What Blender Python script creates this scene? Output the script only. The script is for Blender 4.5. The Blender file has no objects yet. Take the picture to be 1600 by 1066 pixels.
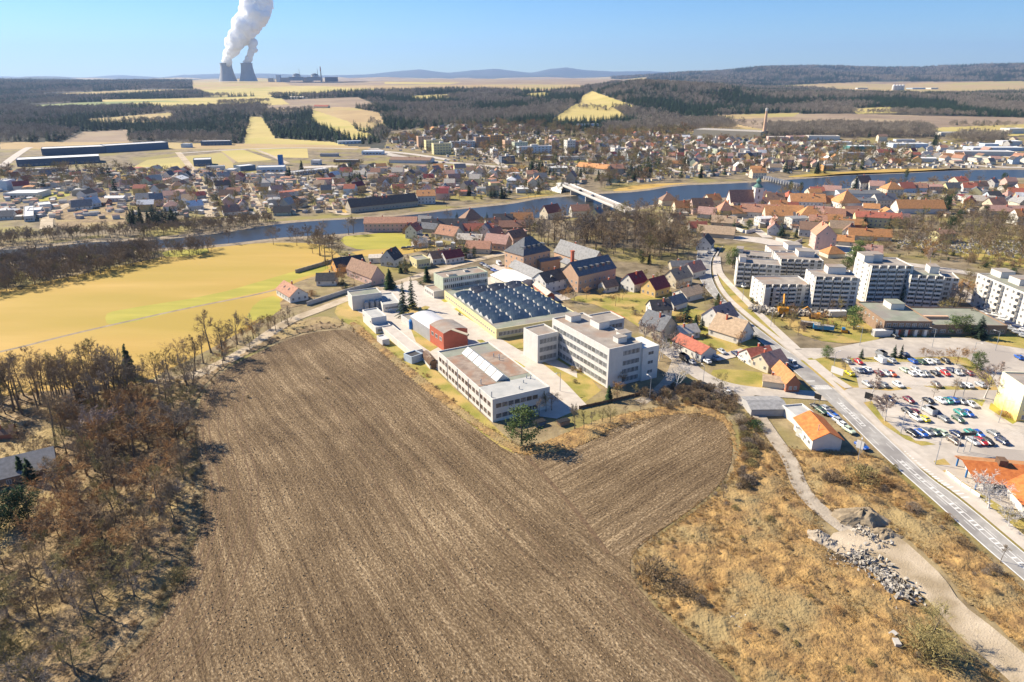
import bpy, bmesh, math, random
import numpy as np
from mathutils import Vector, noise
from mathutils.geometry import tessellate_polygon
random.seed(7); rng = np.random.default_rng(7)
sc = bpy.context.scene
R = math.radians
# ---------------- camera, light, exposure ----------------
FPX, PITCH, HC = 1067.0, R(21.16), 100.0
cd = bpy.data.cameras.new('camera'); cam = bpy.data.objects.new('camera', cd); sc.collection.objects.link(cam)
cam.location = (0, 0, HC); cam.rotation_euler = (R(90) - PITCH, 0, 0)
cd.sensor_width = 36; cd.lens = 24.0; cd.clip_start = 1; cd.clip_end = 80000
sc.camera = cam
SUN_EL, SUN_AZ = 37.0, 155.0           # azimuth of the sun measured from +X
w = bpy.data.worlds.new('World'); sc.world = w; w.use_nodes = True
nt = w.node_tree; bg = nt.nodes['Background']
sky = nt.nodes.new('ShaderNodeTexSky'); sky.sky_type = 'NISHITA'; sky.sun_disc = False
sky.sun_elevation = R(SUN_EL); sky.sun_rotation = R(90 - SUN_AZ); sky.altitude = 400
sky.air_density = 1.0; sky.dust_density = 0.0; sky.ozone_density = 4.0
hsv = nt.nodes.new('ShaderNodeHueSaturation'); hsv.inputs['Saturation'].default_value = 1.25; tint = nt.nodes.new('ShaderNodeMixRGB'); tint.blend_type = 'MULTIPLY'; tint.inputs[0].default_value = 1; tint.inputs[2].default_value = (.70, .90, 1.12, 1)
nt.links.new(sky.outputs[0], hsv.inputs['Color']); nt.links.new(hsv.outputs[0], tint.inputs[1]); nt.links.new(tint.outputs[0], bg.inputs[0]); bg.inputs[1].default_value = 0.063
ld = bpy.data.lights.new('sun', 'SUN'); ld.energy = 5.0; ld.angle = R(0.5); ld.color = (1.0, 0.89, 0.71)
sun = bpy.data.objects.new('sun', ld); sc.collection.objects.link(sun)
sd = Vector((math.cos(R(SUN_AZ)) * math.cos(R(SUN_EL)), math.sin(R(SUN_AZ)) * math.cos(R(SUN_EL)), math.sin(R(SUN_EL))))
sun.rotation_euler = sd.to_track_quat('Z', 'Y').to_euler()
sc.view_settings.view_transform = 'Standard'; sc.view_settings.look = 'None'
sc.view_settings.exposure = 1.08; sc.view_settings.gamma = 1.0
sc.render.engine = 'CYCLES'
cy = sc.cycles
cy.use_denoising = True; cy.max_bounces = 5; cy.diffuse_bounces = 2; cy.glossy_bounces = 2; cy.transparent_max_bounces = 6
cy.volume_bounces = 0; cy.transmission_bounces = 2

# ---------------- projection helpers: a place seen in the picture -> a place in the world ----------------
sP, cP = math.sin(PITCH), math.cos(PITCH)
def ray(px, py):
    v = py - 533.0
    return (px - 800.0, FPX * cP - v * sP, -(FPX * sP + v * cP))
def G(px, py, z=0.0):
    x, y, d = ray(px, py); t = (z - HC) / d
    return (x * t, y * t)
def slope(py):
    v = py - 533.0
    return -(FPX * sP + v * cP) / (FPX * cP - v * sP)
def height_at(px, pb, pt):
    """height of something whose foot is at (px,pb) and whose top is at row pt"""
    x, y = G(px, pb); return HC + y * slope(pt)

# terrain beyond the town: profile of the hills along azimuths
TU = [-1.3, -0.70, -0.575, -0.44, -0.31, -0.177, -0.044, 0.09, 0.178, 0.267, 0.355, 0.53, 0.71, 1.3]
TY = [1050, 1300, 1600, 2000, 2500, 3200, 4200, 5500, 7000, 9000, 12000, 16000, 26000]
TP = [
 [232, 208, 190, 172, 163, 150, 134, 128, 130, 127, 125, 124, 123],
 [232, 208, 190, 172, 163, 150, 134, 128, 130, 127, 125, 124, 123],
 [232, 213, 191, 172, 161, 152, 137, 129, 130, 127, 125, 124, 123],
 [232, 214, 193, 170, 158, 149, 138, 129, 129, 127, 125, 124, 123],
 [232, 214, 194, 170, 156, 145, 135, 127.5, 127, 126, 125, 124, 123],
 [232, 210, 187, 166, 153, 141, 131, 127, 126, 125, 124, 123.5, 123],
 [232, 209, 185, 165, 152, 140, 131, 127, 126, 125, 124, 123.5, 123],
 [232, 211, 185, 163, 150, 139, 132, 128, 126, 125, 124, 123.5, 123],
 [232, 213, 186, 155, 131, 136, 131, 128, 125, 124, 123.5, 123, 123],
 [232, 212, 192, 168, 136, 140, 133, 129, 122, 119, 121, 122, 123],
 [232, 207, 189, 172, 149, 147, 139, 133, 115, 107, 113, 119, 123],
 [232, 204, 186, 171, 151, 148, 141, 135, 121, 108.5, 113, 118, 123],
 [232, 206, 190, 174, 156, 149, 141, 131, 111, 101, 108, 116, 123],
 [232, 206, 190, 174, 156, 149, 141, 131, 111, 101, 108, 116, 123]]
_TS = np.array([[HC + y * slope(p) for y, p in zip(TY, r)] for r in TP])
_TS[:, 0] = 0.0
_LY = np.log(np.array(TY)); _TU = np.array(TU)
def tz(X, Y):
    X = np.asarray(X, float); Y = np.asarray(Y, float)
    ly = np.log(np.clip(Y, 1050, 25999)); u = np.clip(X / np.maximum(Y, 1), -1.299, 1.299)
    j = np.clip(np.searchsorted(_LY, ly) - 1, 0, len(TY) - 2); i = np.clip(np.searchsorted(_TU, u) - 1, 0, len(TU) - 2)
    fy = (ly - _LY[j]) / (_LY[j + 1] - _LY[j]); fu = (u - _TU[i]) / (_TU[i + 1] - _TU[i])
    fy = fy * fy * (3 - 2 * fy) * 0.5 + fy * 0.5; fu = fu * fu * (3 - 2 * fu)
    z = (_TS[i, j] * (1 - fu) + _TS[i + 1, j] * fu) * (1 - fy) + (_TS[i, j + 1] * (1 - fu) + _TS[i + 1, j + 1] * fu) * fy
    wob = np.sin(X / 210.0 + np.sin(Y / 340.0)) * np.cos(Y / 260.0 + X / 500.0) * 3.0 * np.clip((Y - 1150) / 900, 0, 1)
    wob = wob + (np.sin(X / 620.0 + 1.3) * np.sin(Y / 900.0 + X / 1500.0) + 0.5 * np.sin(X / 270. + Y / 700.) + .3 * np.sin(X / 110. + Y / 300.) * np.sin(Y / 420.)) * 24.0 * np.clip((Y - 5600) / 3000, 0, 1)
    return np.where(Y <= 1050, 0.0, z + wob)
def T(px, py):
    """first hit of the view ray with the terrain (arrays ok)"""
    px = np.atleast_1d(np.asarray(px, float)); py = np.atleast_1d(np.asarray(py, float))
    s = -(FPX * sP + (py - 533) * cP) / (FPX * cP - (py - 533) * sP); u = (px - 800) / (FPX * cP - (py - 533) * sP)
    ys = np.exp(np.linspace(math.log(60), math.log(25000), 1400))
    out = np.full((len(px), 3), np.nan)
    zz = tz(u[:, None] * ys[None], np.broadcast_to(ys, (len(px), len(ys)))); rz = HC + s[:, None] * ys[None]
    hit = rz <= zz; k = hit.argmax(1); ok = hit.any(1)
    Y = ys[k]; out[:, 0] = u * Y; out[:, 1] = Y; out[:, 2] = tz(u * Y, Y); out[~ok] = np.nan
    return out
def proj(X, Y, Z):
    dz = HC - Z; a = Y * cP + dz * sP; b = dz * cP - Y * sP
    return 800 + FPX * X / a, 533 + FPX * b / a
def inpoly(px, py, poly):
    px = np.asarray(px, float); py = np.asarray(py, float); r = np.zeros(px.shape, bool); n = len(poly)
    for i in range(n):
        x1, y1 = poly[i]; x2, y2 = poly[(i + 1) % n]
        if y1 == y2: continue
        c = ((y1 > py) != (y2 > py)) & (px < (x2 - x1) * (py - y1) / (y2 - y1) + x1)
        r ^= c
    return r

# ---------------- materials ----------------
M = {}
HAZE = 4.2e-5
def mk(name, c1, c2=None, scale=0.3, rough=0.9, bump=0.0, bscale=4.0, bdist=0.3, detail=5.0, spec=0.3, metal=0.0, third=None, s3=0.05, coord='Object', lo=0.35, hi=0.65):
    m = bpy.data.materials.new(name); m.use_nodes = True; t = m.node_tree; N = t.nodes; L = t.links
    b = N['Principled BSDF']; b.inputs['Roughness'].default_value = rough; b.inputs['Metallic'].default_value = metal
    b.inputs['Specular IOR Level'].default_value = spec
    b.inputs['Base Color'].default_value = (*c1, 1)
    tc = N.new('ShaderNodeTexCoord')
    if c2 is not None:
        nz = N.new('ShaderNodeTexNoise'); nz.inputs['Scale'].default_value = scale; nz.inputs['Detail'].default_value = detail
        nz.inputs['Roughness'].default_value = 0.62
        L.new(tc.outputs[coord], nz.inputs['Vector'])
        rp = N.new('ShaderNodeValToRGB'); e = rp.color_ramp.elements
        e[0].position = lo; e[0].color = (*c1, 1); e[1].position = hi; e[1].color = (*c2, 1)
        L.new(nz.outputs['Fac'], rp.inputs[0]); out = rp.outputs[0]
        if third is not None:
            n3 = N.new('ShaderNodeTexNoise'); n3.inputs['Scale'].default_value = s3; n3.inputs['Detail'].default_value = 4
            L.new(tc.outputs[coord], n3.inputs['Vector'])
            r3 = N.new('ShaderNodeValToRGB'); r3.color_ramp.elements[0].position = 0.48; r3.color_ramp.elements[1].position = 0.62
            L.new(n3.outputs['Fac'], r3.inputs[0])
            mx = N.new('ShaderNodeMixRGB'); L.new(r3.outputs[0], mx.inputs[0]); L.new(out, mx.inputs[1]); mx.inputs[2].default_value = (*third, 1); out = mx.outputs[0]
        v = .55 if name in ('glass', 'plough_clod') else (.30 if name[:4] in ('twig', 'need') else (.16 if name[:2] == 'r_' else (.07 if name[:2] == 'w_' else 0)))
        if v:      # no two houses, panes or trees are quite the same shade
            oi = N.new('ShaderNodeObjectInfo'); mr = N.new('ShaderNodeMapRange'); mr.inputs['To Min'].default_value = 1 - v; mr.inputs['To Max'].default_value = 1 + v; L.new(oi.outputs['Random'], mr.inputs[0])
            vm = N.new('ShaderNodeVectorMath'); vm.operation = 'SCALE'; L.new(out, vm.inputs[0]); L.new(mr.outputs[0], vm.inputs['Scale']); out = vm.outputs[0]
        L.new(out, b.inputs['Base Color'])
    if bump:
        bn = N.new('ShaderNodeTexNoise'); bn.inputs['Scale'].default_value = bscale; bn.inputs['Detail'].default_value = 4
        L.new(tc.outputs[coord], bn.inputs['Vector'])
        bp = N.new('ShaderNodeBump'); bp.inputs['Strength'].default_value = bump; bp.inputs['Distance'].default_value = bdist
        L.new(bn.outputs['Fac'], bp.inputs['Height']); L.new(bp.outputs[0], b.inputs['Normal'])
    M[name] = m; return m
def emis(name, c, s):
    m = mk(name, c); m.node_tree.nodes['Principled BSDF'].inputs['Emission Color'].default_value = (*c, 1)
    m.node_tree.nodes['Principled BSDF'].inputs['Emission Strength'].default_value = s; return m

def furrow(name, ang, period=1.5):
    m = bpy.data.materials.new(name); m.use_nodes = True; t = m.node_tree; N = t.nodes; L = t.links
    b = N['Principled BSDF']; b.inputs['Roughness'].default_value = 0.95; b.inputs['Specular IOR Level'].default_value = 0.15
    tc = N.new('ShaderNodeTexCoord'); mp = N.new('ShaderNodeMapping'); mp.inputs['Rotation'].default_value = (0, 0, -ang)
    L.new(tc.outputs['Object'], mp.inputs['Vector'])           # x now runs along the furrow
    # slow bending of the furrows
    dn = N.new('ShaderNodeTexNoise'); dn.inputs['Scale'].default_value = 0.012; dn.inputs['Detail'].default_value = 2
    L.new(mp.outputs[0], dn.inputs['Vector'])
    sb = N.new('ShaderNodeVectorMath'); sb.operation = 'MULTIPLY_ADD'; sb.inputs[1].default_value = (0, 11, 0)
    L.new(dn.outputs['Color'], sb.inputs[0]); L.new(mp.outputs[0], sb.inputs[2])
    def strip(sx, sy, det, rough=0.6):
        mm = N.new('ShaderNodeVectorMath'); mm.operation = 'MULTIPLY'; mm.inputs[1].default_value = (sx, sy, 1)
        L.new(sb.outputs[0], mm.inputs[0]); nn = N.new('ShaderNodeTexNoise'); nn.inputs['Scale'].default_value = 1
        nn.inputs['Detail'].default_value = det; nn.inputs['Roughness'].default_value = rough
        L.new(mm.outputs[0], nn.inputs['Vector']); return nn.outputs['Fac']
    bands = strip(0.010, 0.42, 3)           # wide passes of the plough
    fine = strip(0.06, 1.5, 3, 0.7)         # single furrows
    clod = strip(1.3, 2.3, 5, 0.7)           # clods
    big = strip(0.035, 0.05, 3)
    def math_(op, a, b_, c=None):
        n = N.new('ShaderNodeMath'); n.operation = op
        for i, v in enumerate((a, b_, c)):
            if v is None: continue
            if isinstance(v, (int, float)): n.inputs[i].default_value = v
            else: L.new(v, n.inputs[i])
        return n.outputs[0]
    s = math_('MULTIPLY_ADD', bands, 0.55, math_('MULTIPLY', fine, 0.5))
    s = math_('MULTIPLY_ADD', clod, 1.5, s); s = math_('MULTIPLY_ADD', big, 0.6, s)   # mean 1.45
    rp = N.new('ShaderNodeValToRGB'); e = rp.color_ramp.elements
    e[0].position = 0.0; e[0].color = (.07, .044, .023, 1); e[1].position = 1.0; e[1].color = (.60, .45, .27, 1)
    x = rp.color_ramp.elements.new(0.45); x.color = (.205, .142, .078, 1)
    mr = N.new('ShaderNodeMapRange'); mr.inputs['From Min'].default_value = 1.28; mr.inputs['From Max'].default_value = 2.05
    L.new(s, mr.inputs[0]); L.new(mr.outputs[0], rp.inputs[0]); L.new(rp.outputs[0], b.inputs['Base Color'])
    h = math_('MULTIPLY_ADD', clod, 0.55, math_('MULTIPLY', fine, 0.45))
    bp = N.new('ShaderNodeBump'); bp.inputs['Strength'].default_value = 1.0; bp.inputs['Distance'].default_value = 0.75
    L.new(h, bp.inputs['Height']); L.new(bp.outputs[0], b.inputs['Normal'])
    M[name] = m; return m
# ---------------- materials used ----------------
mk('earth', (.17, .125, .068), (.33, .255, .135), .16, bump=.6, bscale=1.2, third=(.22, .185, .06), s3=.03)
mk('town_ground', (.11, .085, .05), (.28, .22, .135), .09, bump=.3, bscale=.6, third=(.24, .20, .055), s3=.022)
mk('meadow', (.42, .265, .06), (.50, .33, .095), .05, bump=.35, bscale=.9, third=(.36, .255, .045), s3=.012)
mk('green_meadow', (.26, .25, .03), (.40, .34, .055), .08, bump=.3, bscale=1.5)
mk('lawn', (.21, .20, .035), (.38, .29, .085), .12, bump=.5, bscale=2.2, third=(.42, .29, .10), s3=.06)
mk('heath', (.17, .10, .042), (.44, .275, .10), .33, bump=1.0, bscale=1.6, bdist=.5, third=(.30, .22, .10), s3=.07, detail=8)
mk('litter', (.14, .092, .045), (.36, .26, .14), .22, bump=1.0, bscale=1.5, bdist=.5, third=(.36, .265, .115), s3=.045, detail=8)
mk('asphalt', (.29, .275, .25), (.38, .36, .33), .35, rough=.85, bump=.05, bscale=8, third=(.24, .225, .21), s3=.09)
mk('asphalt_pale', (.38, .335, .28), (.50, .445, .375), .22, rough=.9, third=(.34, .30, .26), s3=.04)
mk('pavement', (.44, .39, .33), (.54, .48, .41), .25, rough=.9)
mk('gravel', (.40, .32, .22), (.56, .46, .33), .22, bump=.5, bscale=3, third=(.31, .24, .15), s3=.11)
mk('track_dirt', (.30, .25, .19), (.44, .375, .29), .25, bump=.6, bscale=2)
mk('paint', (.72, .71, .67), (.60, .58, .54), .8, rough=.7)
mk('bank', (.20, .155, .10), (.34, .27, .18), .25, bump=.8, bscale=1.2)
mk('forest_floor', (.035, .040, .028), (.07, .062, .04), .02, third=(.14, .11, .08), s3=.006)
mk('far_forest', (.02, .03, .02), (.07, .068, .045), .012, third=(.035, .050, .036), s3=.002, bump=1.0, bscale=.03, bdist=14)
mk('field_tan', (.34, .235, .11), (.43, .31, .145), .01, third=(.36, .30, .10), s3=.004)
mk('field_brown', (.22, .16, .105), (.30, .22, .145), .01, third=(.33, .25, .15), s3=.004)
mk('field_green', (.16, .19, .055), (.22, .24, .075), .01)
mk('field_yellow', (.42, .33, .11), (.50, .40, .14), .012, third=(.36, .31, .08), s3=.006)
mk('mountain', (.05, .065, .06), (.08, .085, .07), .0006)
mk('bark', (.12, .092, .064), (.20, .16, .115), 1.5)
mk('bark_dark', (.05, .038, .028), (.10, .075, .055), 1.5)
mk('bark_pale', (.50, .46, .42), (.66, .62, .57), 1.5)
mk('twig', (.19, .133, .074), (.30, .215, .125), .6)
mk('twig_grey', (.21, .165, .115), (.27, .22, .18), .6)
mk('twig_rust', (.30, .165, .065), (.40, .24, .10), .6)
mk('twig_pink', (.34, .25, .20), (.44, .34, .28), .6)
mk('twig_olive', (.20, .165, .065), (.30, .245, .10), .6)
mk('needle', (.025, .055, .018), (.06, .105, .032), .9)
mk('needle_blue', (.02, .042, .024), (.045, .075, .04), .9)
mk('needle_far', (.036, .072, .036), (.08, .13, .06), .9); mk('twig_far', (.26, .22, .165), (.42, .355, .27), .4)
mk('needle_pine', (.075, .12, .03), (.15, .20, .055), .9)
mk('grass_blade', (.24, .145, .055), (.50, .32, .115), .12, detail=6)
mk('grass_pale', (.22, .165, .09), (.42, .31, .17), .2)
mk('glass', (.06, .07, .08), (.20, .20, .19), 1.3, rough=.15, spec=.6)
mk('frame_white', (.62, .60, .57)); mk('frame_brown', (.20, .10, .06))
mk('plinth', (.30, .28, .25)); mk('concrete', (.40, .375, .34), (.50, .47, .43), .35)
mk('bitumen', (.24, .21, .18), (.35, .31, .265), .22, third=(.29, .215, .165), s3=.09)
mk('bitumen_green', (.20, .215, .165), (.29, .295, .235), .15, third=(.24, .22, .19), s3=.1)
mk('bitumen_grey', (.36, .36, .34), (.45, .44, .41), .3)
mk('rust_roof', (.21, .155, .12), (.35, .28, .22), .35, third=(.29, .175, .115), s3=.14)
mk('metal_roof', (.52, .51, .50), (.62, .61, .60), .3, rough=.5)
mk('sky_glass', (.11, .155, .175), (.19, .235, .25), .4, rough=.25, spec=.5)
mk('steel', (.32, .33, .34), rough=.5); mk('black', (.02, .02, .02), rough=.6)
mk('tyre', (.025, .025, .025)); mk('steam', (.95, .95, .95)); mk('rubble_m', (.24, .21, .17), (.48, .44, .38), .7)
mk('r_tile', (.46, .13, .035), (.66, .22, .06), .9, rough=.8)
mk('wood_dark', (.12, .07, .04), (.18, .11, .07), 1.0)
WALL = dict(white=(.66, .63, .58), cream=(.66, .58, .43), yellow=(.68, .60, .32), pale=(.66, .62, .55), grey=(.40, .39, .38), pink=(.60, .42, .36),
            ochre=(.62, .43, .18), green=(.46, .50, .38), blue=(.40, .50, .62), brick=(.36, .15, .09), orange=(.62, .32, .10), brown=(.28, .19, .13),
            salmon=(.62, .40, .26), redbrick=(.48, .13, .075), stone=(.46, .40, .30), navy=(.10, .15, .22), darkblue=(.10, .125, .17), teal=(.10, .28, .28), paleblue=(.52, .60, .66))
for k, c in WALL.items(): mk('w_' + k, tuple(v * .88 for v in c), c, .5, rough=.9)
ROOF = dict(red=(.38, .125, .08), orange=(.52, .25, .10), brown=(.25, .155, .105), terracotta=(.42, .22, .14), dark=(.075, .07, .07), grey=(.26, .255, .25),
            maroon=(.24, .05, .05), white=(.68, .67, .65), rose=(.42, .25, .20), pale=(.48, .43, .36), slate=(.14, .145, .155), tan=(.40, .29, .19))
for k, c in ROOF.items(): mk('r_' + k, tuple(v * .74 for v in c), tuple(v * 1.1 for v in c), .9, rough=.85, detail=6)
def water():
    m = bpy.data.materials.new('water'); m.use_nodes = True; t = m.node_tree; N = t.nodes; L = t.links; b = N['Principled BSDF']
    b.inputs['Base Color'].default_value = (.035, .036, .034, 1); b.inputs['Roughness'].default_value = .3; b.inputs['Specular IOR Level'].default_value = .22
    tc = N.new('ShaderNodeTexCoord'); n = N.new('ShaderNodeTexNoise'); n.inputs['Scale'].default_value = .25; n.inputs['Detail'].default_value = 3
    L.new(tc.outputs['Object'], n.inputs[0]); bp = N.new('ShaderNodeBump'); bp.inputs['Strength'].default_value = .35; bp.inputs['Distance'].default_value = .12
    L.new(n.outputs['Fac'], bp.inputs['Height']); L.new(bp.outputs[0], b.inputs['Normal']); M['water'] = m
water()
for n_ in ('meadow', 'green_meadow'):      # mowing lines: the grass noise is drawn out along the meadow
    t = M[n_].node_tree; tc = [q for q in t.nodes if q.type == 'TEX_COORD'][0]; mp = t.nodes.new('ShaderNodeMapping'); mp.inputs['Rotation'].default_value = (0, 0, R(-28)); mp.inputs['Scale'].default_value = (.2, 1.0, 1)
    for l in list(t.links):
        if l.from_node == tc: t.links.new(mp.outputs[0], l.to_socket)
    t.links.new(tc.outputs['Object'], mp.inputs[0])
b = M['steam'].node_tree.nodes['Principled BSDF']; b.inputs['Subsurface Weight'].default_value = 1.0; b.inputs['Subsurface Radius'].default_value = (1, 1, 1); b.inputs['Subsurface Scale'].default_value = 110.0; b.inputs['Base Color'].default_value = (1, 1, 1, 1)
mk('plough_clod', (.12, .078, .04), (.42, .30, .17), .4, rough=1)
mk('plough_track', (.085, .05, .026), (.20, .13, .07), 1.2, bump=.8, bscale=3)
furrow('plough_main', R(-57)); furrow('plough_lobe', R(44))

# ---------------- building blocks ----------------
col = sc.collection
class MB:
    def __init__(s): s.v = []; s.f = []; s.m = []
    def quad(s, a, b, c, d, m=0):
        n = len(s.v); s.v += [a, b, c, d]; s.f.append((n, n + 1, n + 2, n + 3)); s.m.append(m)
    def tri(s, a, b, c, m=0):
        n = len(s.v); s.v += [a, b, c]; s.f.append((n, n + 1, n + 2)); s.m.append(m)
    def box(s, x0, x1, y0, y1, z0, z1, m=0, bottom=True):
        n = len(s.v)
        s.v += [(x0, y0, z0), (x1, y0, z0), (x1, y1, z0), (x0, y1, z0), (x0, y0, z1), (x1, y0, z1), (x1, y1, z1), (x0, y1, z1)]
        fs = [(0, 1, 5, 4), (1, 2, 6, 5), (2, 3, 7, 6), (3, 0, 4, 7), (4, 5, 6, 7)] + ([(3, 2, 1, 0)] if bottom else [])
        for f in fs: s.f.append(tuple(n + i for i in f)); s.m.append(m)
    def prism(s, pts, z0, z1, m=0):
        n = len(s.v); k = len(pts); s.v += [(x, y, z0) for x, y in pts] + [(x, y, z1) for x, y in pts]
        for i in range(k): s.f.append((n + i, n + (i + 1) % k, n + k + (i + 1) % k, n + k + i)); s.m.append(m)
        s.f.append(tuple(n + k + i for i in range(k))); s.m.append(m); s.f.append(tuple(n + k - 1 - i for i in range(k))); s.m.append(m)
    def tube(s, p, q, r0, r1, n=5, m=0, cap=False):
        p = Vector(p); q = Vector(q); d = (q - p)
        if d.length < 1e-6: return
        d.normalize(); a = d.cross(Vector((0, 0, 1)) if abs(d.z) < .9 else Vector((1, 0, 0))).normalized(); b = d.cross(a); k = len(s.v)
        for c, r in ((p, r0), (q, r1)):
            for i in range(n):
                t = 2 * math.pi * i / n; s.v.append(tuple(c + a * (math.cos(t) * r) + b * (math.sin(t) * r)))
        for i in range(n): s.f.append((k + i, k + (i + 1) % n, k + n + (i + 1) % n, k + n + i)); s.m.append(m)
        if cap: s.f.append(tuple(k + n + i for i in range(n))); s.m.append(m)
    def lathe(s, prof, n=24, m=0, cx=0, cy=0):
        k = len(s.v)
        for r, z in prof:
            for i in range(n):
                t = 2 * math.pi * i / n; s.v.append((cx + r * math.cos(t), cy + r * math.sin(t), z))
        for j in range(len(prof) - 1):
            for i in range(n):
                a = k + j * n; s.f.append((a + i, a + (i + 1) % n, a + n + (i + 1) % n, a + n + i)); s.m.append(m)
        s.f.append(tuple(k + (len(prof) - 1) * n + i for i in range(n))); s.m.append(m)
    def mesh(s, name, mats):
        me = bpy.data.meshes.new(name); me.from_pydata([tuple(v) for v in s.v], [], s.f)
        for m in (mats if isinstance(mats, (list, tuple)) else [mats]): me.materials.append(M[m] if isinstance(m, str) else m)
        if any(s.m): me.polygons.foreach_set('material_index', s.m)
        me.update(); return me
    def build(s, name, mats, parent=None, loc=None, rz=None):
        return put(name, s.mesh(name, mats), parent, loc, rz)
def put(name, me, parent=None, loc=None, rz=None, scale=None):
    o = bpy.data.objects.new(name, me); col.objects.link(o)
    if parent is not None: o.parent = parent
    if loc is not None: o.location = loc
    if rz is not None: o.rotation_euler = (0, 0, rz)
    if scale is not None: o.scale = scale
    return o
def tag(o, label, cat, group=None, kind=None):
    o['label'] = label
    if cat: o['category'] = cat
    if group: o['group'] = group
    if kind: o['kind'] = kind
    return o
def thing(name, label, cat, loc=(0, 0, 0), rz=0, group=None):
    o = put(name, None, None, loc, rz); return tag(o, label, cat, group)
def struct(o, label=None):
    o['kind'] = 'structure'
    if label: o['label'] = label
    return o
SHEETZ = [0.02]
def sheet_world(name, pts, mat, z=None, label=None, kind='structure'):
    if z is None: SHEETZ[0] += 0.003; z = SHEETZ[0]
    tr = tessellate_polygon([[Vector((x, y, 0)) for x, y in pts]])
    me = bpy.data.meshes.new(name); vs = [(x, y, z) for x, y in pts]
    fs = []
    for a, b, c in tr:
        A, B, C_ = vs[a], vs[b], vs[c]
        cr = (B[0] - A[0]) * (C_[1] - A[1]) - (B[1] - A[1]) * (C_[0] - A[0])
        fs.append((a, b, c) if cr > 0 else (a, c, b))
    me.from_pydata(vs, [], fs); me.materials.append(M[mat]); me.update()
    o = put(name, me); o['kind'] = kind
    if label: o['label'] = label
    return o
def smooth(pts, n=2, closed=True):
    for _ in range(n):
        q = []
        k = len(pts)
        for i in range(k if closed else k - 1):
            a = pts[i]; b = pts[(i + 1) % k]
            q += [(a[0] * .75 + b[0] * .25, a[1] * .75 + b[1] * .25), (a[0] * .25 + b[0] * .75, a[1] * .25 + b[1] * .75)]
        if not closed: q = [pts[0]] + q + [pts[-1]]
        pts = q
    return pts
def sheet(name, px, mat, sm=0, **k):
    p = [G(*q) for q in px]
    if sm: p = smooth(p, sm)
    return sheet_world(name, p, mat, **k)
def strip(name, left, right, mat, sm=1, **k):
    l = smooth([G(*q) for q in left], sm, False); r = smooth([G(*q) for q in right], sm, False)
    return sheet_world(name, l + r[::-1], mat, **k)
def offset_line(pts, w):
    out = []
    for i, p in enumerate(pts):
        a = pts[max(i - 1, 0)]; b = pts[min(i + 1, len(pts) - 1)]; d = Vector((b[0] - a[0], b[1] - a[1])).normalized()
        out.append((p[0] - d.y * w, p[1] + d.x * w))
    return out
def road(name, px, w, mat, sm=2, world=False, **k):
    c = smooth(px if world else [G(*q) for q in px], sm, False)
    return sheet_world(name, offset_line(c, w / 2) + offset_line(c, -w / 2)[::-1], mat, **k)
# ---------------- ground, hills, fields, river, roads ----------------
mb = MB()
xs = [-3000, -1400, 1400, 3000]
me = bpy.data.meshes.new('ground')
# near ground: trapezoids out to Y=1050 that share their far edge with the hills
U = np.linspace(-1.3, 1.3, 1401)
far = [(u * 1050, 1050, 0) for u in U[::8]]
vs = [(-1400, -400, 0), (1400, -400, 0)] + far
fs = []
mid = len(far) // 2
for i in range(len(far) - 1): fs.append((0 if i < mid else 1, 2 + i + 1, 2 + i))
fs.append((0, 1, 2 + mid))
fs = [f if ((vs[f[1]][0] - vs[f[0]][0]) * (vs[f[2]][1] - vs[f[0]][1]) - (vs[f[1]][1] - vs[f[0]][1]) * (vs[f[2]][0] - vs[f[0]][0])) > 0 else f[::-1] for f in fs]
me.from_pydata(vs, [], fs); me.materials.append(M['earth']); me.update(); struct(put('ground', me))

HF = ['forest_floor', 'field_tan', 'field_brown', 'field_green', 'field_yellow', 'far_forest', 'town_ground', 'mountain', 'gravel']
Ys = np.exp(np.linspace(math.log(1050), math.log(25500), 330)); Ys[0] = 1050
UU, YY = np.meshgrid(U, Ys); XX = UU * YY; ZZ = tz(XX, YY)
V = np.stack([XX, YY, ZZ], -1).reshape(-1, 3); nu = len(U)
i0 = (np.arange(len(Ys) - 1)[:, None] * nu + np.arange(nu - 1)[None]).ravel()
F = np.stack([i0, i0 + 1, i0 + nu + 1, i0 + nu], 1)
cen = V[F].mean(1); cpx, cpy = proj(cen[:, 0], cen[:, 1], cen[:, 2]); cY = cen[:, 1]
mi = np.zeros(len(F), int)
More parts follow.
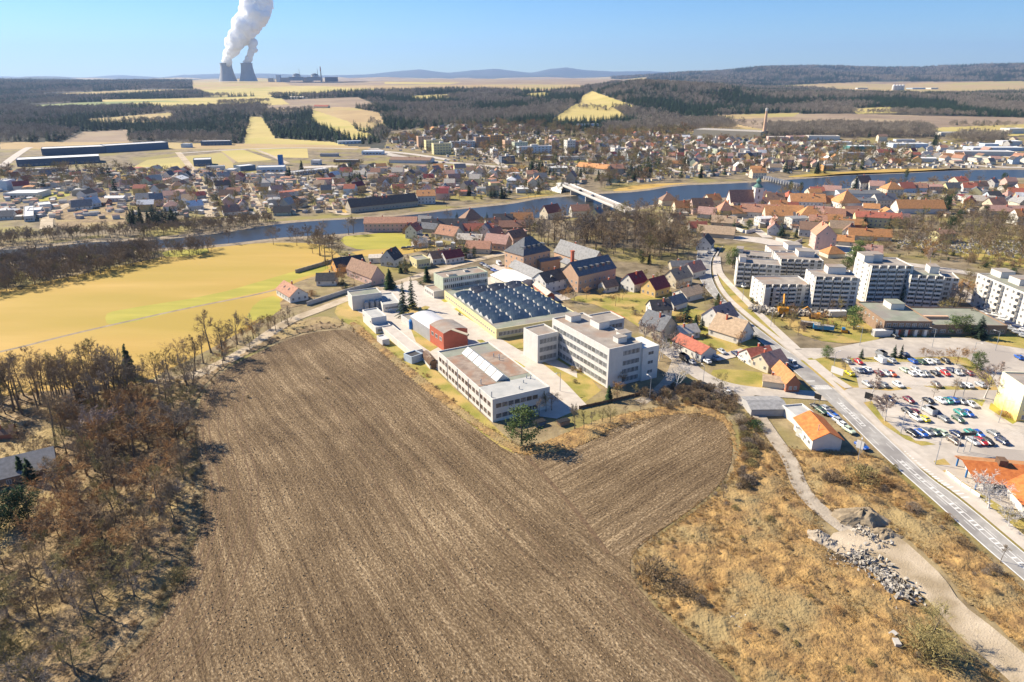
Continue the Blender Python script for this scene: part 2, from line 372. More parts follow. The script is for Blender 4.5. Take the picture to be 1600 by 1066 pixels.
# land use: (material, polygon as seen, distance range)
LAND = [
 (1, [(300, 118), (1900, 118), (1900, 145), (300, 145)], (4200, 9000)),
 (2, [(420, 118), (880, 118), (1000, 126), (900, 140), (470, 140)], (3200, 14000)),
 (4, [(600, 128), (720, 129), (700, 132), (600, 131)], (3000, 14000)),
 (1, [(300, 134), (430, 130), (480, 136), (470, 146), (330, 140)], (2600, 7000)),
 (3, [(415, 138), (560, 134), (480, 148), (418, 149)], (1500, 7000)),
 (4, [(150, 156), (270, 154), (420, 150), (440, 157), (330, 162), (180, 164)], (1500, 5000)),
 (3, [(40, 165), (130, 160), (260, 157), (330, 160), (200, 168), (60, 172)], (1500, 5000)),
 (2, [(400, 162), (540, 155), (560, 168), (430, 172)], (1200, 5000)),
 (1, [(135, 186), (262, 176), (275, 178), (262, 190), (170, 193), (140, 192)], (1200, 4000)),
 (2, [(90, 226), (130, 206), (200, 203), (202, 224)], (1000, 3000)),
 (4, [(390, 183), (408, 182), (430, 216), (520, 222), (560, 232), (380, 238), (384, 205)], (1000, 3000)),
 (4, [(490, 170), (520, 172), (545, 190), (560, 205), (588, 212), (545, 218), (510, 200), (485, 190)], (1000, 3000)),
 (4, [(545, 178), (580, 176), (585, 184), (550, 186)], (1000, 3000)), (4, [(567, 190), (600, 194), (598, 202), (570, 201)], (1000, 3000)),
 (4, [(545, 206), (580, 208), (575, 216), (548, 220)], (1000, 3000)),
 (4, [(858, 190), (900, 162), (955, 166), (982, 184), (935, 190)], (1100, 3400)),
 (4, [(910, 150), (925, 142), (975, 160), (1000, 168), (955, 167), (905, 162)], (1100, 3400)),
 (4, [(815, 147), (850, 144), (866, 150), (830, 154)], (1100, 3400)),
 (2, [(1120, 185), (1180, 178), (1330, 178), (1700, 186), (1700, 197), (1500, 200), (1400, 210), (1200, 205)], (1000, 3000)),
 (4, [(1450, 200), (1700, 190), (1700, 210), (1480, 214)], (1000, 3000)), (4, [(1325, 170), (1390, 167), (1408, 176), (1340, 178)], (1000, 3000)),
 (1, [(1110, 180), (1250, 176), (1240, 182), (1130, 187)], (1000, 3000)), (1, [(940, 200), (1130, 190), (1200, 204), (960, 212)], (1000, 2500)),
 (1, [(1185, 128), (1420, 130), (1600, 131), (1700, 140), (1440, 150), (1350, 146), (1200, 136)], (2600, 7500)),
 (2, [(1440, 122), (1520, 120), (1530, 128), (1400, 130)], (4000, 9000)),
 (2, [(1310, 130), (1400, 127), (1420, 131)], (3500, 9000)),
 (5, [(1010, 90), (1800, 90), (1800, 126), (1350, 128), (1200, 134), (1010, 124)], (5200, 12500)),
 (1, [(480, 134), (905, 132), (915, 139), (860, 143), (700, 141), (480, 147)], (2300, 6000)), (2, [(410, 157), (560, 152), (595, 167), (430, 174)], (1200, 4000)), (4, [(190, 161), (440, 154), (452, 163), (270, 171)], (1500, 5000)), (1, [(0, 150), (200, 141), (330, 138), (330, 142), (120, 152)], (2500, 6000)), (4, [(640, 150), (700, 147), (720, 152), (650, 157)], (1500, 4000)),
 (4, [(300, 141), (480, 134), (600, 139), (480, 150), (330, 151)], (2200, 6500)), (1, [(400, 170), (545, 167), (592, 176), (604, 200), (565, 206), (545, 190), (490, 172), (425, 175)], (1100, 3500)),
 (6, [(600, 232), (610, 205), (700, 196), (830, 196), (940, 212), (1080, 206), (1150, 214), (1700, 214), (1700, 245), (600, 245)], (1000, 1500)),
 (1, [(0, 245), (0, 222), (200, 222), (500, 226), (580, 230), (560, 245)], (1000, 1250)),
]
def land(px, py, Y):
    mi = np.zeros(len(px), int)
    for m_, poly, (d0, d1) in LAND: mi[inpoly(px, py, poly) & (Y > d0) & (Y < d1)] = m_
    return mi
mi = land(cpx, cpy, cY)
mi[(cY > 12500)] = 1; mi[(cY > 6000) & (mi == 0)] = 5
hm = bpy.data.meshes.new('hills')
hm.vertices.add(len(V)); hm.vertices.foreach_set('co', V.ravel()); hm.loops.add(len(F) * 4); hm.loops.foreach_set('vertex_index', F.ravel())
hm.polygons.add(len(F)); hm.polygons.foreach_set('loop_start', np.arange(len(F)) * 4); hm.polygons.foreach_set('loop_total', np.full(len(F), 4))
for n in HF: hm.materials.append(M[n])
hm.polygons.foreach_set('material_index', mi); hm.update(calc_edges=True)
hm.polygons.foreach_set('use_smooth', np.ones(len(F), bool))
struct(put('hills', hm))
# blue mountains on the horizon: real ridges 20 to 23 km away
def ridge(prof, y0, y1, seed):
    nn = 420; px = np.linspace(-500, 2100, nn); cr = np.interp(px, [p[0] for p in prof], [p[1] for p in prof])
    rr = np.random.default_rng(seed); cr = cr - np.abs(np.convolve(rr.normal(0, .8, nn), np.ones(7) / 7, 'same'))
    rows = []
    for t, f in ((0, 0), (.25, .45), (.55, .82), (1, 1), (1.5, .3)):
        Y = y0 + (y1 - y0) * t; rows.append([((p - 800) / (FPX * cP + 413 * sP) * Y, Y, -40 + f * (HC + y1 * slope(c) + 40)) for p, c in zip(px, cr)])
    vs = [v for r in rows for v in r]; fs = [(j * nn + i, j * nn + i + 1, (j + 1) * nn + i + 1, (j + 1) * nn + i) for j in range(4) for i in range(nn - 1)]
    me = bpy.data.meshes.new('mountains'); me.from_pydata(vs, [], fs); me.materials.append(M['mountain']); me.update(); struct(put('mountains', me))
ridge([(-500, 122), (0, 119.5), (50, 121), (95, 125), (130, 121), (190, 117.5), (250, 121), (290, 117.5), (345, 115), (420, 115), (500, 118), (570, 117), (620, 112), (655, 108.5), (700, 114), (740, 110), (775, 107.5), (830, 114), (860, 108), (885, 105.5), (915, 110), (960, 112), (1010, 111), (1060, 114), (1110, 113), (1250, 117), (2100, 118)], 19000, 22500, 3)
ridge([(-500, 124), (0, 121), (80, 119), (150, 123), (300, 121), (400, 119.5), (520, 122), (640, 119), (800, 117), (930, 118.5), (1100, 118), (2100, 121)], 15500, 18500, 4)

# fields and grassland on the near plain
FIELD = [(120, 1180), (160, 1066), (245, 980), (290, 890), (312, 820), (320, 760), (306, 700), (303, 660), (318, 610), (350, 578), (400, 552), (445, 532), (485, 520), (540, 514), (570, 524), (605, 556), (640, 590), (680, 622), (740, 665), (798, 706), (822, 713), (885, 704), (925, 690), (965, 666), (1010, 652), (1050, 646), (1100, 645), (1132, 660), (1146, 690), (1140, 738), (1112, 772), (1075, 800), (1020, 838), (985, 866), (985, 905), (1040, 968), (1110, 1025), (1155, 1066), (1230, 1180)]
sheet('dry_grass_ground', [(300, 620), (420, 470), (530, 480), (640, 480), (1000, 600), (1300, 640), (1700, 800), (1700, 1300), (-100, 1300), (-400, 900), (60, 640)], 'earth', z=.006)
town = sheet('town_ground', [(-900, 236), (2500, 236), (2600, 330), (1640, 540), (1200, 560), (1000, 540), (880, 470), (640, 440), (540, 400), (430, 372), (-300, 372)], 'town_ground', z=.012)
sheet('ploughed_field', FIELD, 'plough_main', sm=1, z=.10)
sheet('ploughed_field', [(822, 713), (885, 704), (925, 690), (965, 666), (1010, 652), (1050, 646), (1100, 645), (1132, 660), (1146, 690), (1140, 738), (1112, 772), (1075, 800), (1020, 838), (975, 870), (950, 868), (900, 800), (862, 755)], 'plough_lobe', sm=1, z=.11)
EDGE_ = [G(*q) for q in [(1155, 1066), (1110, 1025), (1040, 968), (985, 905)]]; EDGL = [G(*q) for q in [(160, 1066), (245, 980), (290, 890), (312, 820), (320, 760), (306, 700), (303, 660), (318, 610), (350, 578), (400, 552), (445, 532), (485, 520)]]
for i_, (o_, w_) in enumerate(((-2.2, .5), (-4.0, .5), (-6.6, .35), (-8.6, .35), (-11.5, .4), (-13.3, .4))): road('wheel_track', offset_line(smooth(EDGL, 2, False), o_), w_, 'plough_track', sm=0, world=True, z=.13)
for o_, w_ in ((2.0, .5), (3.8, .5), (7.5, .4)): road('wheel_track', offset_line(smooth(EDGE_[::-1], 1, False), -o_), w_, 'plough_track', sm=0, world=True, z=.13)
road('wheel_track', [(822, 713), (870, 765), (905, 805), (950, 866)], 1.2, 'plough_track', z=.135)
for i_ in range(5): road('wheel_track', [(470 + i_ * 26, 560), (560 + i_ * 38, 700), (660 + i_ * 62, 900 + (i_ % 3) * 30)], .35, 'plough_track', z=.13)
sheet('meadow', [(-500, 560), (-400, 500), (0, 455), (110, 432), (240, 404), (330, 386), (420, 379), (500, 380), (524, 392), (540, 410), (520, 424), (470, 438), (442, 452), (448, 480), (400, 505), (330, 545), (200, 610), (0, 640), (-500, 720)], 'meadow', sm=1)
sheet('green_meadow', [(163, 492), (180, 485), (330, 462), (420, 436), (500, 412), (520, 420), (450, 440), (430, 452), (330, 472), (225, 500), (168, 510)], 'green_meadow', sm=1)
sheet('green_meadow', [(400, 470), (436, 460), (440, 490), (380, 505)], 'green_meadow', sm=1)
road('ditch', [(-200, 590), (0, 551), (100, 525), (170, 509), (290, 482), (400, 461), (450, 448)], 2.0, 'bank')
sheet('meadow', [(528, 372), (565, 364), (635, 365), (650, 374), (692, 380), (640, 388), (590, 392), (545, 388)], 'green_meadow', sm=1)
sheet('meadow', [(545, 392), (650, 386), (700, 380), (655, 394), (600, 402), (560, 400)], 'meadow', sm=1)
sheet('riverside_grass', [(250, 392), (320, 386), (330, 396), (260, 404)], 'green_meadow', sm=1)
# river
NB = [(-500, 398), (-200, 402), (0, 391), (80, 386), (140, 378), (225, 377), (310, 369), (370, 361), (420, 352), (480, 346), (540, 343), (600, 340), (660, 334), (700, 329), (760, 323), (800, 319), (840, 311), (900, 306), (940, 303), (1000, 300), (1060, 290), (1120, 288), (1200, 284), (1230, 281), (1280, 278), (1320, 274), (1400, 272), (1450, 269), (1500, 266), (1600, 265), (1800, 266), (2200, 270)]
SB = [(-500, 430), (-200, 422), (0, 411), (60, 405), (130, 398), (240, 388), (300, 386), (375, 379), (430, 372), (480, 369), (530, 366), (580, 362), (650, 354), (700, 350), (760, 346), (830, 342), (900, 336), (960, 330), (1010, 322), (1060, 313), (1130, 309), (1200, 306), (1260, 303), (1320, 294), (1370, 291), (1400, 288), (1450, 283), (1500, 284), (1560, 281), (1600, 277), (1800, 280), (2200, 285)]
def off(pts, d): return [(x, y + d) for x, y in pts]
strip('riverbank', [(x, y - (5 if x < 460 else 3)) for x, y in NB], NB, 'bank', z=.05)
strip('riverbank', SB, [(x, y + 4) for x, y in SB], 'bank', z=.05)
strip('river', NB, SB, 'water', z=.06)
for p in ([(660, 331), (700, 326), (760, 319), (830, 306), (880, 302), (800, 312), (740, 321), (690, 328)], [(955, 296), (1000, 288), (1060, 286), (1110, 286), (1060, 291), (1000, 298), (965, 301)],
          [(1222, 277), (1260, 272), (1330, 268), (1400, 263), (1450, 264), (1540, 264), (1440, 269), (1320, 274), (1270, 277)], [(1018, 262), (1035, 258), (1055, 272), (1022, 272)], [(875, 253), (897, 254), (892, 264), (872, 262)], [(800, 262), (822, 258), (848, 270), (820, 268)], [(1460, 222), (1500, 228), (1490, 236), (1455, 230)], [(520, 322), (535, 320), (545, 334), (526, 333)], [(30, 316), (70, 302), (110, 300), (108, 308), (40, 318)]):
    sheet('riverside_grass', p, 'green_meadow' if p[0][0] in (1018, 875, 30) else 'meadow', sm=1)
for p, m in (([(230, 250), (360, 237), (365, 262), (240, 290), (170, 280)], 'field_tan'), ([(340, 232), (385, 234), (365, 256)], 'field_brown'), ([(385, 233), (480, 232), (482, 247), (430, 246)], 'field_yellow'), ([(345, 236), (380, 234), (425, 250), (372, 254)], 'field_yellow'),
             ([(165, 263), (280, 254), (286, 272), (190, 280)], 'field_yellow'), ([(80, 322), (120, 312), (195, 312), (205, 350), (90, 358)], 'litter'), ([(1160, 245), (1600, 232), (1600, 236), (1170, 250)], 'field_brown')):
    sheet('field', p, m)
# garden and yard grass near the works and houses
for p, m in (([(985, 455), (1040, 440), (1075, 500), (1000, 478), (955, 470)], 'lawn'), ([(870, 465), (1000, 455), (1110, 505), (1170, 560), (1050, 545), (950, 480)], 'lawn'),
             ([(1000, 470), (1190, 500), (1180, 560), (1060, 540)], 'lawn'), ([(1140, 576), (1230, 588), (1262, 606), (1262, 618), (1190, 612), (1130, 600), (1105, 580)], 'lawn'),
             ([(820, 575), (855, 562), (950, 605), (905, 635), (875, 600)], 'lawn'), ([(700, 485), (720, 480), (778, 520), (757, 523)], 'green_meadow'), ([(683, 466), (700, 462), (708, 470), (690, 474)], 'green_meadow'),
             ([(530, 470), (545, 470), (600, 505), (660, 560), (770, 664), (810, 700), (800, 712), (735, 664), (640, 588), (570, 520), (520, 495)], 'lawn'),
             ([(1112, 402), (1122, 402), (1130, 440), (1170, 480), (1240, 540), (1225, 546), (1165, 492), (1125, 445)], 'lawn'),
             ([(1140, 420), (1200, 480), (1260, 535), (1380, 525), (1480, 530), (1340, 480), (1200, 430)], 'lawn'), ([(1240, 520), (1270, 505), (1380, 520), (1370, 534), (1300, 538)], 'lawn'),
             ([(630, 480), (690, 500), (700, 550), (660, 540)], 'lawn'), ([(740, 530), (800, 524), (860, 520), (850, 545), (780, 545)], 'lawn'), ([(640, 430), (675, 424), (668, 448), (645, 446)], 'lawn'),
             ([(1400, 380), (1640, 400), (1640, 425), (1500, 402)], 'lawn'), ([(0, 660), (70, 668), (60, 695), (0, 715), (-80, 730), (-80, 650)], 'green_meadow'), ([(-60, 820), (25, 830), (30, 860), (-60, 890)], 'green_meadow'), ([(560, 400), (640, 395), (700, 430), (640, 470), (600, 430)], 'town_ground'),
             ([(436, 470), (470, 455), (500, 470), (440, 485)], 'litter'), ([(900, 640), (945, 600), (1110, 600), (1130, 640), (1000, 646), (940, 668), (800, 708), (830, 680)], 'earth')):
    sheet('grass', p, m, sm=1)
# yards and streets of the works
for p in ([(540, 462), (640, 440), (690, 480), (780, 545), (900, 560), (905, 640), (870, 655), (760, 640), (660, 560), (600, 505), (560, 488)], [(640, 470), (700, 455), (775, 430), (840, 450), (800, 525), (720, 490)]):
    sheet('works_yard', p, 'pavement')
for p, m in (([(624, 488), (645, 474), (672, 480), (655, 498), (630, 498)], 'lawn'), ([(640, 510), (655, 510), (690, 540), (672, 550), (650, 535)], 'lawn'), ([(697, 487), (716, 481), (770, 518), (752, 522)], 'green_meadow'),
             ([(828, 578), (850, 566), (940, 610), (908, 634), (880, 612)], 'lawn'), ([(862, 558), (895, 558), (935, 585), (945, 606)], 'lawn'), ([(745, 532), (815, 527), (820, 545), (760, 545)], 'lawn'), ([(800, 560), (822, 552), (835, 570), (815, 576)], 'green_meadow'),
             ([(680, 463), (694, 460), (708, 470), (690, 474)], 'green_meadow')):
    sheet('lawn', p, m)
STREETS = [([(280, 600), (340, 572), (390, 545), (420, 522), (455, 500), (500, 484), (545, 466), (610, 446), (690, 420), (780, 398), (830, 388)], 6, 'gravel'),
           ([(170, 618), (230, 598), (290, 590), (340, 572)], 4, 'gravel'), ([(0, 712), (40, 697), (80, 684), (120, 664)], 5, 'pavement'),
           ([(650, 480), (700, 462), (740, 452)], 5, 'pavement'), ([(640, 440), (665, 462), (720, 500), (790, 545), (850, 580), (905, 640)], 7, 'pavement'), ([(763, 416), (800, 424), (850, 455), (880, 470)], 9, 'asphalt_pale'),
           ([(1040, 545), (1068, 566), (1090, 585), (1125, 603), (1180, 613), (1240, 616), (1290, 620)], 7, 'asphalt_pale'), ([(1060, 560), (1045, 600), (1000, 630)], 4, 'track_dirt'), ([(1130, 606), (1180, 632), (1195, 650)], 9, 'asphalt_pale'),
           ([(1110, 562), (1140, 556), (1165, 548)], 5, 'pavement'),
           ([(1130, 372), (1190, 372), (1260, 392), (1340, 404), (1440, 416), (1520, 428), (1620, 448)], 9, 'asphalt_pale'), ([(1150, 372), (1200, 378), (1260, 392)], 14, 'pavement'), ([(1270, 388), (1330, 388), (1350, 402)], 18, 'pavement'),
           ([(1475, 440), (1520, 470), (1560, 500), (1640, 540)], 8, 'asphalt_pale'),
           # far bank
           ([(278, 238), (295, 258), (305, 272), (318, 300), (330, 340)], 8, 'gravel'), ([(382, 286), (396, 310), (412, 340)], 7, 'gravel'), ([(462, 272), (480, 292), (505, 315), (520, 332), (545, 336)], 7, 'gravel'),
           ([(565, 288), (590, 308)], 5, 'gravel'), ([(582, 232), (600, 240), (650, 250), (720, 256), (790, 262)], 16, 'asphalt_pale'), ([(586, 236), (640, 240), (700, 250)], 12, 'pavement'), ([(735, 232), (765, 244), (790, 262)], 9, 'pavement'),
           ([(0, 262), (40, 232), (60, 226)], 10, 'pavement'), ([(200, 356), (330, 344), (420, 337)], 5, 'gravel'), ([(72, 358), (74, 338), (95, 325), (120, 314), (180, 303)], 8, 'gravel'), ([(280, 240), (380, 233), (480, 231), (560, 233)], 8, 'pavement'),
           ([(400, 234), (430, 246), (450, 256)], 6, 'gravel'), ([(470, 262), (520, 260), (600, 262), (640, 268)], 18, 'pavement'), ([(1040, 262), (1060, 270), (1110, 268), (1180, 262)], 9, 'pavement'), ([(870, 300), (900, 290), (915, 278), (890, 260)], 7, 'asphalt_pale'),
           ([(1330, 236), (1480, 222), (1600, 222)], 9, 'pavement'), ([(1490, 256), (1560, 262), (1640, 262)], 12, 'pavement'), ([(1400, 302), (1500, 300), (1600, 306)], 12, 'pavement'), ([(1100, 330), (1160, 345), (1200, 372)], 7, 'pavement'), ([(1210, 322), (1260, 328), (1300, 340), (1380, 352)], 12, 'pavement')]
for c, w_, m_ in STREETS: road('street', c, w_, m_)
# paved ground right of the main road, car parks
RL = [(1090, 392), (1088, 405), (1089, 425), (1094, 440), (1107, 458), (1150, 502), (1200, 546), (1270, 608), (1307, 641), (1375, 711), (1450, 777), (1530, 851), (1600, 911), (1760, 1050)]
RR = [(1122, 390), (1112, 405), (1110, 420), (1113, 440), (1128, 467), (1163, 498), (1204, 530), (1250, 564), (1300, 607), (1350, 653), (1400, 699), (1450, 747), (1498, 780), (1600, 866), (1760, 1000)]
sheet('paved_square', [(1212, 532), (1245, 545), (1300, 545), (1385, 529), (1460, 528), (1640, 532), (1700, 760), (1600, 800), (1500, 778), (1400, 705), (1300, 612)], 'asphalt_pale')
for p, m in (([(1245, 566), (1268, 560), (1330, 606), (1318, 612), (1300, 606)], 'lawn'), ([(1268, 563), (1290, 559), (1320, 563), (1338, 590), (1342, 607), (1325, 607)], 'lawn'), ([(1300, 562), (1370, 559), (1420, 560), (1480, 558), (1510, 560), (1550, 590), (1560, 612), (1535, 596), (1500, 570), (1420, 567), (1330, 567)], 'lawn'),
             ([(1342, 608), (1420, 606), (1425, 609), (1390, 612)], 'lawn'), ([(1440, 604), (1555, 606), (1558, 611), (1470, 610)], 'lawn'),
             ([(1349, 630), (1362, 628), (1380, 655), (1410, 680), (1462, 696), (1440, 698), (1415, 688), (1380, 665)], 'lawn'), ([(1512, 625), (1540, 626), (1532, 640), (1565, 662), (1555, 664), (1525, 645)], 'green_meadow'), ([(1548, 630), (1590, 660), (1582, 664), (1545, 640)], 'green_meadow'),
             ([(1465, 738), (1480, 736), (1500, 752), (1560, 790), (1600, 818), (1640, 850), (1600, 850), (1540, 800)], 'lawn'), ([(1459, 722), (1475, 718), (1485, 728), (1462, 728)], 'lawn'), ([(1500, 525), (1560, 520), (1640, 540), (1640, 552), (1560, 540)], 'lawn')):
    sheet('verge', p, m)
sheet('car_park', [(1338, 570), (1490, 569), (1532, 596), (1540, 604), (1400, 604), (1350, 604)], 'pavement'); sheet('car_park', [(1372, 625), (1520, 627), (1600, 682), (1600, 706), (1480, 694), (1430, 690), (1385, 652)], 'pavement')
strip('main_road', RL, RR, 'asphalt', sm=2, z=.42)
strip('pavement', [(x + 3, y - 1) for x, y in RR], [(x + (8 if y < 700 else 18), y - (5 if y < 700 else 12)) for x, y in RR], 'pavement', sm=2, z=.46)
road('footpath', [(1121, 402), (1122, 420), (1127, 432), (1162, 468), (1200, 505), (1245, 547)], 3.5, 'pavement', z=.43)
road('footpath', [(1268, 564), (1296, 588), (1326, 608)], 3.0, 'pavement', z=.43)
# markings
def lerp2(a, b, t): return (a[0] + (b[0] - a[0]) * t, a[1] + (b[1] - a[1]) * t)
rl = smooth([G(*q) for q in RL], 2, False); rr = smooth([G(*q) for q in RR], 2, False)
rla = np.array(rl); rra = np.array(rr)
def resample(a, n=1200):
    d = np.r_[0, np.cumsum(np.hypot(*np.diff(a, axis=0).T))]; t = np.linspace(0, d[-1], n); return np.stack([np.interp(t, d, a[:, 0]), np.interp(t, d, a[:, 1])], 1)
rla = resample(rla); 
rr2 = resample(rra, 3000)
rra = np.array([rr2[np.argmin(((rr2 - p) ** 2).sum(1))] for p in rla])
seg = np.r_[0, np.cumsum(np.hypot(*np.diff(rla, axis=0).T))]
def rp(dist, f):
    p = np.array([np.interp(dist, seg, rla[:, k]) for k in (0, 1)]); q = np.array([np.interp(dist, seg, rra[:, k]) for k in (0, 1)]); v = p + (q - p) * f
    return (float(v[0]), float(v[1]))
def rwid(dist): a = rp(dist, 0); b = rp(dist, 1); return math.hypot(a[0] - b[0], a[1] - b[1])
def pos_of(px, py):
    g = np.array(G(px, py)); return float(seg[np.argmin(((((rla + rra) / 2) - g) ** 2).sum(1))])
mb = MB(); ZM = .43
def bar(d0, d1, f0, f1, n=1):
    for i in range(n):
        a, b = d0 + (d1 - d0) * i / n, d0 + (d1 - d0) * (i + 1) / n
        p = [rp(a, f0), rp(b, f0), rp(b, f1), rp(a, f1)]; mb.quad(*[(x, y, ZM) for x, y in p[::-1]])
def line(d0, d1, f, w=.2): 
    n = max(1, int((d1 - d0) / 3))
    for i in range(n):
        a, b = d0 + (d1 - d0) * i / n, d0 + (d1 - d0) * (i + 1) / n; e = w / rwid(a) / 2; bar(a, b, f - e, f + e)
Lr = seg[-1]; xj = pos_of(1285, 606)
line(6, xj - 8, .035); line(6, xj - 30, .965); line(pos_of(1330, 650) , Lr - 1, .035, .3); line(pos_of(1345, 650), Lr - 1, .965, .25)
d = 10
while d < xj - 12: line(d, d + 4, .5, .12); d += 9
for i in range(9): bar(xj - 1.2, xj + 2.2, .06 + i * .1, .11 + i * .1)
bar(xj - 5, xj - 4.4, .05, .5)
h0 = pos_of(1325, 628)
d = xj + 6
while d < Lr: line(d, d + 4, .30, .12); d += 10
d = xj + 9
while d < Lr: line(d, d + 4, .70, .12); d += 10
for a_, b_ in ((pos_of(1314, 630), pos_of(1350, 668)), (pos_of(1415, 720), Lr - 2)):
    line(a_, b_, .42); line(a_, b_, .60)
    d = a_ + 1; k = 0
    while d < b_:
        if (k % 4) < 3: bar(d, d + .5, .44, .58)
        d += 1.7; k += 1
struct(mb.build('road_markings', 'paint'))
# zebra wedge on the pavement side
mb = MB()
for i in range(20):
    dd = pos_of(1410, 707) + i * 1.25
    p0 = rp(dd, 1.10); p1 = rp(dd + .5, 1.10); wv = .06 + .28 * i / 20; p2 = rp(dd + .5, 1.10 + wv); p3 = rp(dd, 1.10 + wv)
    mb.quad(*[(x, y, .47) for x, y in (p0, p1, p2, p3)][::-1])
struct(mb.build('hatched_markings', 'paint'))
# parking bay lines
mb = MB()
def bays(x0, x1, py, n, ln=5):
    a = np.array(G(x0, py)); b = np.array(G(x1, py)); u = (b - a) / np.hypot(*(b - a)); v = np.array([.5, -.87])
    for i in range(n + 1):
        p = a + (b - a) * i / n; q = [p, p + u * .12, p + u * .12 + v * ln, p + v * ln]; mb.quad(*[(x, y, .41) for x, y in q[::-1]])

for x0, x1, py, n in ((1320, 1490, 565, 30), (1330, 1520, 580, 34), (1345, 1540, 598, 32), (1362, 1530, 624, 28), (1410, 1520, 645, 16), (1415, 1590, 672, 26)): bays(x0, x1, py, n)
struct(mb.build('parking_bay_lines', 'paint'))
# dirt track and yard with rubble
road('dirt_track', [(1185, 650), (1212, 690), (1236, 722), (1246, 755), (1262, 780), (1290, 806), (1330, 836), (1370, 860)], 4.2, 'track_dirt', z=.40)
sheet('gravel_yard', [(1292, 838), (1330, 828), (1375, 826), (1410, 845), (1440, 872), (1475, 905), (1500, 945), (1560, 990), (1640, 1060), (1700, 1130), (1640, 1130), (1560, 1050), (1500, 1000), (1460, 950), (1410, 905), (1350, 878), (1300, 868)], 'gravel', sm=1, z=.41)
# ---------------- vegetation library ----------------
def joined(*mbs):
    o = MB()
    for k, b in enumerate(mbs):
        n = len(o.v); o.v += b.v; o.f += [tuple(n + i for i in f) for f in b.f]; o.m += [k] * len(b.f)
    return o
def rdir(d, spread, r):
    a = Vector((r.gauss(0, 1), r.gauss(0, 1), r.gauss(0, 1))).normalized(); return (d + a * spread).normalized()
def bare(seed, H=14, trunk_f=.35, limbs=9, spread=.62, sub=(5, 5, 5), tw=.045, stems=1, lean=.05, tr=.02, twl=1.0):
    r = random.Random(seed); t = MB(); c = MB()
    for s in range(stems):
        base = Vector((0, 0, 0)) if stems == 1 else Vector((r.gauss(0, .25), r.gauss(0, .25), 0))
        d0 = Vector((r.gauss(0, lean), r.gauss(0, lean), 1)).normalized()
        if stems > 1: d0 = Vector((r.gauss(0, .45), r.gauss(0, .45), 1)).normalized()
        h = H * (1 if stems == 1 else r.uniform(.7, 1)); r0 = H * tr / (1 if stems == 1 else 1.7)
        pts = [base]; d = d0; n = 7
        for i in range(n): d = rdir(d, .10, r); pts.append(pts[-1] + d * (h * .93 / n))
        rad = [r0 * (1 - i / n) ** .8 + .02 for i in range(n + 1)]; rad[0] *= 1.35
        for i in range(n): t.tube(pts[i], pts[i + 1], rad[i], rad[i + 1], 6 if i < 3 else 4)
        def at(f):
            k = min(int(f * n), n - 1); return pts[k].lerp(pts[k + 1], f * n - k), (pts[k + 1] - pts[k]).normalized()
        for i in range(limbs):
            f = trunk_f + (.97 - trunk_f) * (i + r.random() * .8) / limbs; p, td = at(f); az = r.random() * 6.283 
            out = Vector((math.cos(az), math.sin(az), 0)); up = .55 + .8 * f
            ln = H * (.40 * (1 - f) + .13) * r.uniform(.8, 1.2) * (spread / .62); dd = (out * spread + Vector((0, 0, 1)) * up * .62).normalized()
            lim = [p]
            for k in range(4): dd = rdir(dd, .16, r); dd = (dd + Vector((0, 0, .07))).normalized(); lim.append(lim[-1] + dd * ln / 4)
            rr = r0 * .42 * (1 - f * .5)
            for k in range(4): c.tube(lim[k], lim[k + 1], rr * (1 - k / 4.4), rr * (1 - (k + 1) / 4.4), 3)
            for j in range(sub[0]):
                g = .25 + .75 * (j + r.random()) / sub[0]; k = min(int(g * 4), 3); q = lim[k].lerp(lim[k + 1], g * 4 - k)
                e = rdir((lim[k + 1] - lim[k]).normalized(), .75, r); l2 = ln * .42 * r.uniform(.7, 1.2) * twl; q2 = q + e * l2; c.tube(q, q2, rr * .32, rr * .12, 3)
                for m in range(sub[1]):
                    q3 = q.lerp(q2, .2 + .8 * r.random()); e2 = rdir(e, .8, r); l3 = l2 * .55 * r.uniform(.6, 1.2); q4 = q3 + e2 * l3
                    sd_ = e2.cross(Vector((r.gauss(0, 1), r.gauss(0, 1), r.gauss(0, 1)))).normalized() * tw
                    c.tri(tuple(q3 - sd_), tuple(q3 + sd_), tuple(q4))
                    for mm in range(sub[2]):
                        q5 = q3.lerp(q4, .1 + .9 * r.random()); e3 = rdir(e2, .9, r); q6 = q5 + e3 * l3 * .75 * r.uniform(.5, 1.2)
                        s3 = e3.cross(Vector((r.gauss(0, 1), r.gauss(0, 1), 1))).normalized() * tw * .62
                        c.tri(tuple(q5 - s3), tuple(q5 + s3), tuple(q6))
    return t, c
def spruce(seed, H=14, wd=.22, low=.08, lv=22, br=9, size=1.0):
    r = random.Random(seed); t = MB(); c = MB(); t.tube((0, 0, 0), (0, 0, H * .97), H * .014, .03, 6)
    for i in range(lv):
        f = low + (1 - low) * (i / (lv - 1)) ** .95; z = H * f; L_ = H * wd * (1 - f) ** .8 * r.uniform(.8, 1.1) + .12
        for j in range(br if f < .8 else br // 2 + 1):
            az = r.random() * 6.283; ll = L_ * r.uniform(.6, 1.15); o = Vector((math.cos(az), math.sin(az), 0)); side = Vector((-o.y, o.x, 0))
            for k in range(5):
                g = (k + 1) / 5; p = Vector((0, 0, z)) + o * ll * g + Vector((0, 0, -ll * .38 * g * g + .05 * r.gauss(0, 1))); w_ = (.10 + ll * .16 * (1.1 - g * .5)) * size
                for s in (-1, 1):
                    a = p - o * w_ * .9; b = p + side * s * w_ * 1.3 * r.uniform(.6, 1.2) + o * w_ * .7 + Vector((0, 0, -w_ * .5 + r.gauss(0, .08))); d = p + o * w_ * 1.1 + Vector((0, 0, r.gauss(0, .06)))
                    c.tri(tuple(a), tuple(b), tuple(d))
    return t, c
